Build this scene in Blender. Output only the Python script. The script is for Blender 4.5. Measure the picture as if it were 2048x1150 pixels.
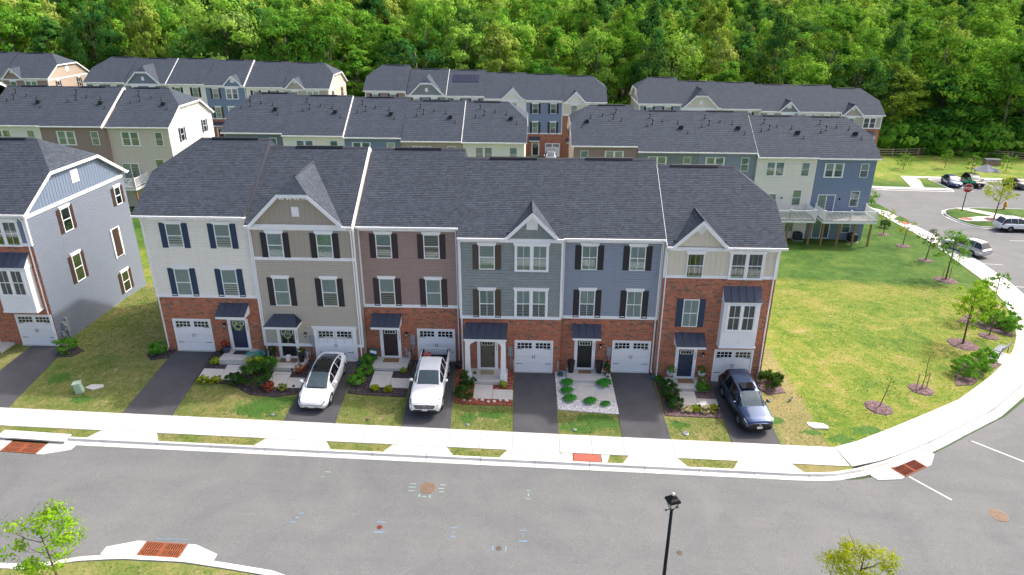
import bpy, bmesh, math, random
from mathutils import Vector, Matrix, noise as mnoise
random.seed(7)
R = math.radians
scene = bpy.context.scene
for _o in list(bpy.data.objects): bpy.data.objects.remove(_o)
COL = scene.collection

# ------------------------------------------------------------------ camera
cam_d = bpy.data.cameras.new('camera'); cam = bpy.data.objects.new('camera', cam_d); COL.objects.link(cam)
cam_d.sensor_width = 36.0; cam_d.lens = 36.0 * 1383.89 / 2048.0
cam_d.clip_start = 0.5; cam_d.clip_end = 9000
_pit, _yaw, _rol = R(22.9502), R(-1.9015), R(0.18499)
_fw = Vector((math.sin(_yaw)*math.cos(_pit), math.cos(_yaw)*math.cos(_pit), -math.sin(_pit)))
_r = Vector((math.cos(_yaw), -math.sin(_yaw), 0)); _u = _r.cross(_fw)
_r2 = math.cos(_rol)*_r + math.sin(_rol)*_u; _u2 = -math.sin(_rol)*_r + math.cos(_rol)*_u
cam.matrix_world = Matrix(((_r2.x,_u2.x,-_fw.x,4.519),(_r2.y,_u2.y,-_fw.y,-38.749),(_r2.z,_u2.z,-_fw.z,22.251),(0,0,0,1)))
scene.camera = cam

# ------------------------------------------------------------------ sky, sun, exposure
world = bpy.data.worlds.new('World'); scene.world = world; world.use_nodes = True
wn = world.node_tree; wn.nodes.clear()
_sky = wn.nodes.new('ShaderNodeTexSky'); _sky.sky_type = 'NISHITA'; _sky.sun_disc = False
SUN_EL = R(47); SUN_DIR = Vector((0.87, 0.49))          # horizontal direction towards the sun
_sky.sun_elevation = SUN_EL; _sky.sun_rotation = math.atan2(SUN_DIR.x, SUN_DIR.y)
_sky.air_density = 0.8; _sky.dust_density = 6.0; _sky.ozone_density = 0.3
_bg = wn.nodes.new('ShaderNodeBackground'); _bg.inputs[1].default_value = 0.15
_wo = wn.nodes.new('ShaderNodeOutputWorld')
wn.links.new(_sky.outputs[0], _bg.inputs[0]); wn.links.new(_bg.outputs[0], _wo.inputs[0])
sun_d = bpy.data.lights.new('sun', 'SUN'); sun_d.energy = 2.0; sun_d.angle = R(1.5); sun_d.color = (1.0, 0.95, 0.88)
sun = bpy.data.objects.new('sun', sun_d); COL.objects.link(sun)
_d = Vector((SUN_DIR.x*math.cos(SUN_EL), SUN_DIR.y*math.cos(SUN_EL), math.sin(SUN_EL)))
sun.rotation_euler = _d.to_track_quat('Z', 'Y').to_euler(); sun.location = (60, 40, 80)
scene.view_settings.view_transform = 'Standard'; scene.view_settings.look = 'None'
scene.view_settings.gamma = 1.0; scene.view_settings.use_curve_mapping = False
scene.view_settings.exposure = 0.98
scene.render.engine = 'CYCLES'

# ------------------------------------------------------------------ materials
MATS = {}
def lin(c):
    return tuple((x/12.92 if x <= .04045 else ((x+.055)/1.055)**2.4) for x in c[:3]) + (1,)
def hx(h): return lin(tuple(int(h[i:i+2], 16)/255 for i in (0, 2, 4)))
class NT:
    def __init__(s, name):
        s.m = bpy.data.materials.new(name); s.m.use_nodes = True; s.t = s.m.node_tree
        s.b = s.t.nodes['Principled BSDF']; s.out = s.t.nodes['Material Output']
    def n(s, ty, **kw):
        x = s.t.nodes.new(ty)
        for k, v in kw.items():
            if k.startswith('i'):
                x.inputs[int(k[1:])].default_value = v
            else: setattr(x, k, v)
        return x
    def l(s, a, b): s.t.links.new(a, b)
    def math(s, op, a, b=None, c=None, clamp=False):
        x = s.t.nodes.new('ShaderNodeMath'); x.operation = op; x.use_clamp = clamp
        for i, v in enumerate((a, b, c)):
            if v is None: continue
            if isinstance(v, (int, float)): x.inputs[i].default_value = v
            else: s.l(v, x.inputs[i])
        return x.outputs[0]
    def mix(s, f, a, b, blend='MIX'):
        x = s.t.nodes.new('ShaderNodeMix'); x.data_type = 'RGBA'; x.blend_type = blend
        for i, v in ((0, f), (6, a), (7, b)):
            if isinstance(v, (int, float)): x.inputs[i].default_value = v
            elif isinstance(v, tuple): x.inputs[i].default_value = v
            else: s.l(v, x.inputs[i])
        return x.outputs[2]
    def noise(s, scale, detail=3, rough=.55, vec=None, dist=0):
        x = s.t.nodes.new('ShaderNodeTexNoise'); x.inputs['Scale'].default_value = scale
        x.inputs['Detail'].default_value = detail; x.inputs['Roughness'].default_value = rough; x.inputs['Distortion'].default_value = dist
        if vec is not None: s.l(vec, x.inputs['Vector'])
        return x.outputs[0]
    def ramp(s, f, stops, interp='LINEAR'):
        x = s.t.nodes.new('ShaderNodeValToRGB'); x.color_ramp.interpolation = interp
        e = x.color_ramp.elements
        while len(e) < len(stops): e.new(.5)
        for i, (p, c) in enumerate(stops):
            e[i].position = p; e[i].color = c if isinstance(c, tuple) else (c, c, c, 1)
        s.l(f, x.inputs[0]); return x.outputs[0]
    def coord(s, which='Object'):
        return s.t.nodes.new('ShaderNodeTexCoord').outputs[which]
    def geo_pos(s): return s.t.nodes.new('ShaderNodeNewGeometry').outputs['Position']
    def sep(s, v):
        x = s.t.nodes.new('ShaderNodeSeparateXYZ'); s.l(v, x.inputs[0]); return x.outputs
    def comb(s, a, b, c=0.0):
        x = s.t.nodes.new('ShaderNodeCombineXYZ')
        for i, v in enumerate((a, b, c)):
            if isinstance(v, (int, float)): x.inputs[i].default_value = v
            else: s.l(v, x.inputs[i])
        return x.outputs[0]
    def bump(s, h, strength=.3, dist=.02):
        x = s.t.nodes.new('ShaderNodeBump'); x.inputs['Strength'].default_value = strength; x.inputs['Distance'].default_value = dist
        s.l(h, x.inputs['Height']); s.l(x.outputs[0], s.b.inputs['Normal'])
    def base(s, c):
        if isinstance(c, tuple): s.b.inputs['Base Color'].default_value = c
        else: s.l(c, s.b.inputs['Base Color'])
    def set(s, rough=.6, metal=0, spec=None, coat=None):
        s.b.inputs['Roughness'].default_value = rough; s.b.inputs['Metallic'].default_value = metal
        if spec is not None: s.b.inputs['Specular IOR Level'].default_value = spec
        if coat is not None:
            s.b.inputs['Coat Weight'].default_value = coat; s.b.inputs['Coat Roughness'].default_value = .04
    def cells(s, w, h, half=True, jw=.01, jh=.01):
        """staggered cells in metric UV: random value per cell, joint mask, fracs"""
        uv = s.sep(s.coord('UV'))
        v = s.math('DIVIDE', uv[1], h); row = s.math('FLOOR', v); fv = s.math('FRACT', v)
        off = s.math('MULTIPLY', s.math('MODULO', s.math('ABSOLUTE', row), 2), .5) if half is True else s.math('MULTIPLY', row, half)
        u = s.math('ADD', s.math('DIVIDE', uv[0], w), off); cu = s.math('FLOOR', u); fu = s.math('FRACT', u)
        wnz = s.n('ShaderNodeTexWhiteNoise', noise_dimensions='2D'); s.l(s.comb(cu, row), wnz.inputs['Vector'])
        mu = s.math('LESS_THAN', fu, jw/w); mv = s.math('LESS_THAN', fv, jh/h)
        return wnz.outputs['Value'], s.math('MAXIMUM', mu, mv), fu, fv
def mat(name):
    def deco(f):
        t = NT(name); f(t); MATS[name] = t.m; return f
    return deco
def simple(name, col, rough=.6, metal=0, var=.12, scale=3.0, bump=0, coat=None, spec=None, bscale=60):
    t = NT(name); c = hx(col) if isinstance(col, str) else col
    n = t.noise(scale, 4, .6, t.coord())
    dk = tuple(x*(1-var) for x in c[:3])+(1,); lt = tuple(min(1, x*(1+var)) for x in c[:3])+(1,)
    t.base(t.ramp(n, [(.3, dk), (.7, lt)])); t.set(rough, metal, spec, coat)
    if bump: t.bump(t.noise(bscale, 2, .5, t.coord()), bump, .01)
    MATS[name] = t.m; return t.m
def siding(name, col, var=.06):
    t = NT(name); c = hx(col)
    n = t.noise(.7, 4, .6, t.coord()); n2 = t.noise(9, 2, .5, t.coord())
    a = t.mix(t.math('MULTIPLY', n, .5), tuple(x*(1-var) for x in c[:3])+(1,), tuple(min(1, x*(1+var)) for x in c[:3])+(1,))
    # faint weathering streaks running down the wall
    st = t.n('ShaderNodeMapping'); st.inputs['Scale'].default_value = (5, 5, .35); t.l(t.coord(), st.inputs[0])
    sn = t.ramp(t.noise(1.0, 4, .65, st.outputs[0]), [(.35, .965), (.65, 1.01)])
    t.base(t.mix(1.0, a, sn, 'MULTIPLY')); t.set(.5, 0, .35); MATS[name] = t.m
    return t.m
for nm, c in dict(siding_cream='f3eee3', siding_taupe='bcb4a6', siding_mauve='a58e86', siding_bluegrey='939cab',
                  siding_lightblue='727b8a', siding_blue='8090a9', siding_beige='dcd2c0', siding_white='dedcd6',
                  siding_greygreen='8a9090', siding_darkgrey='7b8592', board_taupe='afa597', board_cream='ddd6c4',
                  board_blue='76849a', siding_tan='b9a899').items(): siding(nm, c)
@mat('shake')
def _(t):
    r, m, fu, fv = t.cells(.22, .18, .37, .012, .01)
    c = t.ramp(r, [(0, hx('878f8c')), (.5, hx('8c9492')), (1, hx('92999a'))])
    t.base(t.mix(m, c, hx('5c6664'))); t.set(.6); t.bump(t.noise(30, 2, .5, t.coord()), .15)
@mat('brick')
def _(t):
    r, m, fu, fv = t.cells(.225, .085, True, .018, .020)
    c = t.ramp(r, [(0, hx('4a332e')), (.10, hx('5c3a30')), (.13, hx('9c4123')), (.45, hx('b04a24')), (.62, hx('c3592f')), (.8, hx('a34124')), (.93, hx('cb6d3c')), (1, hx('4d3430'))])
    n = t.noise(24, 3, .6, t.coord())
    c = t.mix(1.0, c, t.ramp(n, [(.3, .82), (.7, 1.12)]), 'MULTIPLY')
    big = t.ramp(t.noise(.6, 3, .6, t.coord()), [(.35, .96), (.65, 1.03)])
    c = t.mix(1.0, c, big, 'MULTIPLY')
    t.base(t.mix(m, c, hx('b5a892'))); t.set(.85)
    h = t.math('SUBTRACT', 1, m); t.bump(h, .6, .008)
def roofmat(name, cols, w=.30, h=.14):
    t = NT(name)
    r, m, fu, fv = t.cells(w, h, .41, .008, .03)
    r2, m2, _, _ = t.cells(w*.37, h, .23, .0, .0)
    c = t.ramp(t.math('ADD', t.math('MULTIPLY', r, .5), t.math('MULTIPLY', r2, .5)), [(.1, cols[0]), (.5, cols[1]), (.9, cols[2])])
    big = t.ramp(t.noise(.35, 5, .65, t.coord()), [(.3, .94), (.7, 1.06)])
    c = t.mix(1.0, c, big, 'MULTIPLY')
    gr = t.ramp(t.noise(90, 2, .7, t.coord()), [(.3, .92), (.7, 1.08)])
    c = t.mix(1.0, c, gr, 'MULTIPLY')
    t.base(t.mix(t.math('MULTIPLY', m, .6), c, tuple(x*.35 for x in cols[0][:3])+(1,))); t.set(.9, 0, .3)
    t.bump(t.noise(140, 2, .6, t.coord()), .4, .006); MATS[name] = t.m
roofmat('shingle', (hx('3a414b'), hx('434a56'), hx('4d5562')))
roofmat('shingle_far', (hx('3d444f'), hx('434b57'), hx('4b5461')), .34, .16)
simple('ridge_cap', '383b48', .9, var=.2, scale=8)
simple('white_trim', 'f1f2f3', .45, var=.03, scale=2)
simple('white_door', 'ebedf0', .42, var=.03, scale=2)
simple('canopy_metal', '414959', .42, .15, var=.1, scale=2)
simple('shutter_navy', '1d3a58', .5, var=.1); simple('shutter_black', '22222a', .5, var=.1)
simple('shutter_plum', '33252d', .5, var=.1); simple('shutter_brown', '4d4239', .55, var=.15)
simple('shutter_rust', '3b2a24', .6, var=.25, scale=12); simple('door_navy', '22344f', .4); simple('door_black', '1a1d20', .4)
simple('door_plum', '33262a', .4); simple('door_olive', '5d5a50', .4); simple('door_red', '5a2024', .4)
simple('dark_metal', '191a1d', .45, .5); simple('black_plastic', '1c1c1f', .5); simple('grey_metal', '9da1a4', .4, .6)
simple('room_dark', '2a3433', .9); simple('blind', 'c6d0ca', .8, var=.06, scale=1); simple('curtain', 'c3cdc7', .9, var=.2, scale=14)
simple('blind_green', 'a0b5ab', .8, var=.12, scale=3); simple('blind_tan', '8a7f63', .8)
@mat('glass')
def _(t):
    t.t.nodes.remove(t.b)
    tr = t.n('ShaderNodeBsdfTransparent'); tr.inputs[0].default_value = (.84, .90, .90, 1)
    gl = t.n('ShaderNodeBsdfGlossy'); gl.inputs['Roughness'].default_value = .03; gl.inputs[0].default_value = (.9, .95, .95, 1)
    fr = t.n('ShaderNodeFresnel'); fr.inputs[0].default_value = 1.6
    f = t.math('ADD', t.math('MULTIPLY', fr.outputs[0], .9), .02, clamp=True)
    mx = t.n('ShaderNodeMixShader'); t.l(f, mx.inputs[0]); t.l(tr.outputs[0], mx.inputs[1]); t.l(gl.outputs[0], mx.inputs[2])
    t.l(mx.outputs[0], t.out.inputs[0])
def carpaint(name, c, metal=.0, coat=1.0):
    t = NT(name); t.base(hx(c)); t.set(.32, metal, .5, coat); MATS[name] = t.m
carpaint('paint_white', 'e9ebee'); carpaint('paint_navy', '2f4366', .75); carpaint('paint_silver', 'b9bcc2', .6)
carpaint('paint_blue', '24407a', .5); carpaint('paint_grey', '5b6068', .6); carpaint('paint_teal', '3b4b4f', .5); carpaint('paint_dark', '1e2126', .3)
simple('car_glass', '10161a', .06, 0, var=.05, spec=.9); simple('car_glass_clear', '4c5a5e', .05, 0, var=.1, spec=1.0)
simple('tyre', '18181a', .85); simple('rim', '9a9ea3', .35, .7); simple('rim_dark', '3a3c40', .35, .7)
simple('lamp_red', '7a1418', .2, coat=1); simple('lamp_clear', 'd6dde2', .12, .4, coat=1); simple('plate', 'dcdcd8', .5)
simple('concrete', 'c6c5c2', .85, var=.10, scale=1.3, bump=.15); simple('concrete_walk', 'c3c0ba', .85, var=.08, scale=1.5, bump=.2)
simple('concrete_joint', '6b675f', .9)
simple('tactile_red', 'a8574a', .8, var=.15, scale=6)
simple('line_white', 'c2c2be', .8, var=.12, scale=9); simple('paint_mark_blue', '6a8aa5', .8, var=.2, scale=30); simple('paint_mark_green', '86a79a', .8, var=.2, scale=30)
simple('rust_iron', '8f4f30', .85, .15, var=.35, scale=14, bump=.3); simple('rust_dark', '6a2c18', .9, .1, var=.3, scale=14)
simple('manhole_iron', '7d6a5c', .8, .3, var=.3, scale=12, bump=.4)
simple('deck_white', 'f0f0f0', .5); simple('post_wood', 'a5794f', .8, var=.2, scale=6); simple('deck_board', '8d8a88', .8, var=.15, scale=6)
simple('terracotta', 'a8563c', .8); simple('pot_black', '232428', .4); simple('pot_blue', '33465f', .35); simple('pot_white', 'd9d9d6', .5)
simple('doormat', '8a6a4a', .95, var=.2, scale=20); simple('doormat_dark', '2e3038', .95); simple('doormat_green', '9a9677', .95, var=.2, scale=20)
simple('fence_wood', 'ab9c84', .85, var=.25, scale=5, bump=.3); simple('bark', '5c5046', .9, var=.3, scale=9, bump=.5); simple('bark_pale', '8a8175', .9, var=.3, scale=9)
simple('wood_stake', 'b59c78', .85); simple('stop_red', 'b01c22', .4, var=.04); simple('sign_green', '2fa077', .4, var=.04)
simple('sign_white', 'ececec', .4, var=.02); simple('hydrant_yellow', 'd99a2b', .5); simple('utility_green', 'a9c2ae', .5)
simple('teal_plastic', '2f8f86', .4); simple('drain_green', '2b5a50', .6); simple('solar', '181b38', .15, .2, spec=.9)
simple('red_plastic', 'c4686a', .5); simple('ac_grey', '4a5160', .5, .3, var=.15); simple('stone_pale', 'd5d1c6', .9, var=.1, scale=5, bump=.4)
simple('flower_pink', 'd98a8f', .7); simple('flower_white', 'e8e6dc', .7); simple('lamp_glass', 'cfd2cc', .15, coat=.5); simple('bench_metal', '6f7780', .45, .5)
simple('drain_grey', '8f9498', .6); simple('gravel_blue', '7c808a', .95, var=.4, scale=10, bump=1.0, bscale=9)
simple('brick_pallet', 'a08070', .9, var=.3, scale=4); simple('rope_teal', '2fa598', .4)
simple('pit_shade', '0b0b0c', .95)
@mat('asphalt')
def _(t):
    p = t.coord()
    big = t.ramp(t.noise(.22, 6, .66, p, 1.2), [(.33, hx('66686a')), (.5, hx('6b6d6e')), (.67, hx('717273'))])
    gr = t.ramp(t.noise(22, 5, .85, p), [(.28, .52), (.5, 1.0), (.72, 1.5)])
    c = t.mix(1.0, big, gr, 'MULTIPLY')
    mp = t.n('ShaderNodeMapping'); mp.inputs['Scale'].default_value = (.12, 1.3, 1); t.l(p, mp.inputs[0])
    sc = t.ramp(t.noise(1.0, 5, .7, mp.outputs[0], .6), [(.3, .95), (.6, 1.02), (.75, 1.05)])
    c = t.mix(1.0, c, sc, 'MULTIPLY')
    # fine scuffs
    w = t.ramp(t.noise(3.1, 8, .8, p, 2.5), [(.70, 0.0), (.80, .16)])
    c = t.mix(w, c, hx('b5b2ad')); t.base(c); t.set(.9, 0, .3); t.bump(t.noise(120, 2, .6, p), .5, .006)
@mat('driveway')
def _(t):
    p = t.coord()
    big = t.ramp(t.noise(.5, 5, .6, p), [(.3, hx('444448')), (.7, hx('545458'))])
    c = t.mix(1.0, big, t.ramp(t.noise(45, 3, .75, p), [(.3, .72), (.7, 1.28)]), 'MULTIPLY')
    t.base(c); t.set(.85, 0, .35); t.bump(t.noise(150, 2, .6, p), .4, .005)
PATCH = [(-11.2,-5.1,1.7,.9),(-10.4,-4.3,1.2,.5),(8.3,-4.7,1.5,.8),(7.3,-5.4,1.2,.6),(13.1,-4.7,.6,.4),(20.7,-4.8,.7,.3),(22.1,-5.3,.9,.5),(18.9,-3.9,.5,.4),(-21.7,-5.0,.8,.4),(24.2,-4.3,1.3,.5),(2.2,-4.6,.9,.4),(19.7,.6,.9,.6),(-24.2,-3.1,.8,.6),(0.9,-4.9,.6,.6)]
def grassmat(name, blade=False):
    t = NT(name); p = t.geo_pos(); xyz = t.sep(p)
    n1 = t.noise(.34, 6, .7, p, .8); n2 = t.noise(2.6, 5, .7, p, .6); n3 = t.noise(13, 3, .7, p)
    f = t.math('ADD', t.math('MULTIPLY', n1, .55), t.math('ADD', t.math('MULTIPLY', n2, .3), t.math('MULTIPLY', n3, .15)))
    # the big sown lawn: yellow-green with straw coloured bare specks
    c = t.ramp(f, [(.36, hx('4a6a20')), (.45, hx('647c2a')), (.51, hx('7b8734')), (.57, hx('8f8b48')), (.63, hx('a39468'))])
    # front yards, drier and duller
    d = t.ramp(f, [(.36, hx('4f6a2c')), (.45, hx('69783b')), (.52, hx('7f824b')), (.58, hx('8f8858')), (.66, hx('9c8d66'))])
    yard = t.math('MULTIPLY', t.math('LESS_THAN', t.math('ADD', xyz[0], t.math('MULTIPLY', t.math('SUBTRACT', n2, .5), 2.0)), 21.2), t.math('LESS_THAN', xyz[1], 12))
    c = t.mix(yard, c, d)
    # darker green strip at the foot of the rear terrace (y > 20.5) and everything beyond
    ed = t.math('ADD', xyz[1], t.math('MULTIPLY', t.math('SUBTRACT', n2, .5), 1.6))
    dark_green = t.math('MULTIPLY', t.ramp(t.math('DIVIDE', t.math('SUBTRACT', ed, 20.2), 1.6), [(0, 0.0), (1, 1.0)]), 1.0)
    lc = t.ramp(f, [(.36, hx('2b4d1a')), (.47, hx('3d6023')), (.57, hx('58722e')), (.66, hx('868346'))])
    c = t.mix(dark_green, c, lc)
    far = t.ramp(t.math('DIVIDE', t.math('SUBTRACT', xyz[1], 66), 6), [(0, 0.0), (1, 1.0)])
    c = t.mix(far, c, t.ramp(f, [(.36, hx('557a28')), (.5, hx('788f38')), (.58, hx('a09a54')), (.66, hx('b59c68'))]))
    # worn straw strip beside the end house, and bare specks all over
    sx = t.math('MULTIPLY', t.ramp(t.math('DIVIDE', t.math('SUBTRACT', xyz[0], 18.6), 1.0), [(0, 0.0), (.3, 1.0)]), yard)
    c = t.mix(t.math('MULTIPLY', sx, .62), c, hx('95855e'))
    sp = t.ramp(t.noise(1.7, 6, .82, p, .4), [(.53, 0.0), (.62, 1.0)])
    sp2 = t.ramp(t.noise(4.3, 4, .75, p), [(.50, 0.0), (.60, 1.0)])
    nl_ = t.math('SUBTRACT', 1.0, t.math('MULTIPLY', dark_green, .75))
    c = t.mix(t.math('MULTIPLY', t.math('MULTIPLY', sp, sp2), t.math('MULTIPLY', nl_, .85)), c, hx('b09f7c'))
    dk_ = t.ramp(t.noise(6.1, 4, .8, p), [(.50, 0.0), (.64, 1.0)])
    c = t.mix(t.math('MULTIPLY', dk_, .55), c, hx('42601f'))
    pm = None
    for (px, py, rx, ry) in PATCH:
        dx = t.math('DIVIDE', t.math('SUBTRACT', xyz[0], px), rx); dy = t.math('DIVIDE', t.math('SUBTRACT', xyz[1], py), ry)
        r2 = t.math('ADD', t.math('MULTIPLY', dx, dx), t.math('MULTIPLY', dy, dy))
        pm = r2 if pm is None else t.math('MINIMUM', pm, r2)
    pm = t.math('ADD', pm, t.math('MULTIPLY', t.math('SUBTRACT', n2, .5), 3.2))
    c = t.mix(t.ramp(pm, [(.5, 1.0), (1.0, 0.0)]), c, t.ramp(n3, [(.3, hx('3c6127')), (.7, hx('5c7d39'))]))
    fine = t.ramp(t.noise(17, 5, .9, p), [(.28, .54), (.72, 1.22)])
    c = t.mix(1.0, c, fine, 'MULTIPLY')
    t.base(c); t.set(.9, 0, .15)
    if not blade: t.bump(t.noise(40, 4, .8, p), .4, .02)
    MATS[name] = t.m
grassmat('lawn'); grassmat('blade', True)
@mat('forest_floor')
def _(t):
    p = t.geo_pos(); t.base(t.ramp(t.noise(.05, 8, .8, p), [(.3, hx('22351a')), (.7, hx('40582a'))])); t.set(.95)
@mat('far_land')
def _(t):  # distance haze put into the land colour as a bluish tone
    p = t.geo_pos(); t.base(t.ramp(t.noise(.012, 8, .8, p), [(.3, hx('4b6a60')), (.55, hx('5f7f6c')), (.7, hx('8fa59c'))])); t.set(.95)
def mulchmat(name, a, b, c3):
    t = NT(name); p = t.geo_pos()
    v = t.n('ShaderNodeTexVoronoi'); v.inputs['Scale'].default_value = 16; t.l(p, v.inputs['Vector'])
    s = t.sep(v.outputs['Color'])
    t.base(t.ramp(s[0], [(0, hx(a)), (.6, hx(b)), (1, hx(c3))])); t.set(.95)
    t.bump(s[1], 1.0, .03); MATS[name] = t.m
mulchmat('mulch_dark', '2b2527', '40373a', '64575a'); mulchmat('mulch_red', '6a2e22', '8a4030', 'b07a60'); mulchmat('mulch_brown', '4d3b3d', '6a5355', '8d7676')
mulchmat('white_gravel', 'a7a3a5', 'd8d6d8', 'f0eff0')
def leafmat(name, cols, trans=.35, var=.5):
    t = NT(name)
    t.t.nodes.remove(t.b)
    oi = t.n('ShaderNodeObjectInfo'); at = t.n('ShaderNodeAttribute', attribute_name='tint')
    r = t.math('ADD', t.math('MULTIPLY', oi.outputs['Random'], var), t.math('MULTIPLY', at.outputs['Fac'], 1-var))
    c = t.ramp(r, [(i/(len(cols)-1), hx(q)) for i, q in enumerate(cols)])
    d = t.n('ShaderNodeBsdfDiffuse'); t.l(c, d.inputs[0])
    tr = t.n('ShaderNodeBsdfTranslucent'); t.l(t.mix(.5, c, hx('a8c23a')), tr.inputs[0])
    m = t.n('ShaderNodeMixShader'); m.inputs[0].default_value = trans
    t.l(d.outputs[0], m.inputs[1]); t.l(tr.outputs[0], m.inputs[2]); t.l(m.outputs[0], t.out.inputs[0]); MATS[name] = t.m
leafmat('leaf_forest', ['2a4f20', '3a6b2a', '528a30', '70a53a', '98bd50', '7d9a55'], .34, .6)
leafmat('leaf_wood_dark', ['1f4224', '2c5a2e', '3d7238', '55883f', '6f9c48'], .28, .55)
leafmat('leaf_wood_olive', ['4a5f26', '66802f', '7f983e', '9aad52', 'b0b86a'], .34, .55)
leafmat('leaf_bright', ['5f8f1f', '7ea92a', '97bb38'], .42, .2)
leafmat('leaf_yellow', ['8f9a1c', 'a9ab26', '7f9a2a'], .42, .2)
leafmat('leaf_olive', ['8a9440', 'a0a04c', '6f8a35'], .35, .3)
leafmat('leaf_shrub', ['27401c', '35552a', '466a33'], .2, .3)
leafmat('leaf_green', ['3f7a24', '5a9434', '76ab48'], .3, .3)
leafmat('leaf_hosta', ['3f8a3a', '5ba34a', '8cc06a'], .25, .1)
leafmat('leaf_yellowgreen', ['8fa62f', 'a6b83c', '6f9430'], .3, .3)
leafmat('leaf_red', ['7a2c26', 'a04432', 'b0643c'], .25, .3)
leafmat('leaf_straw', ['a89a6a', 'c4b888', 'd8cfa6'], .2, .3)

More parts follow.
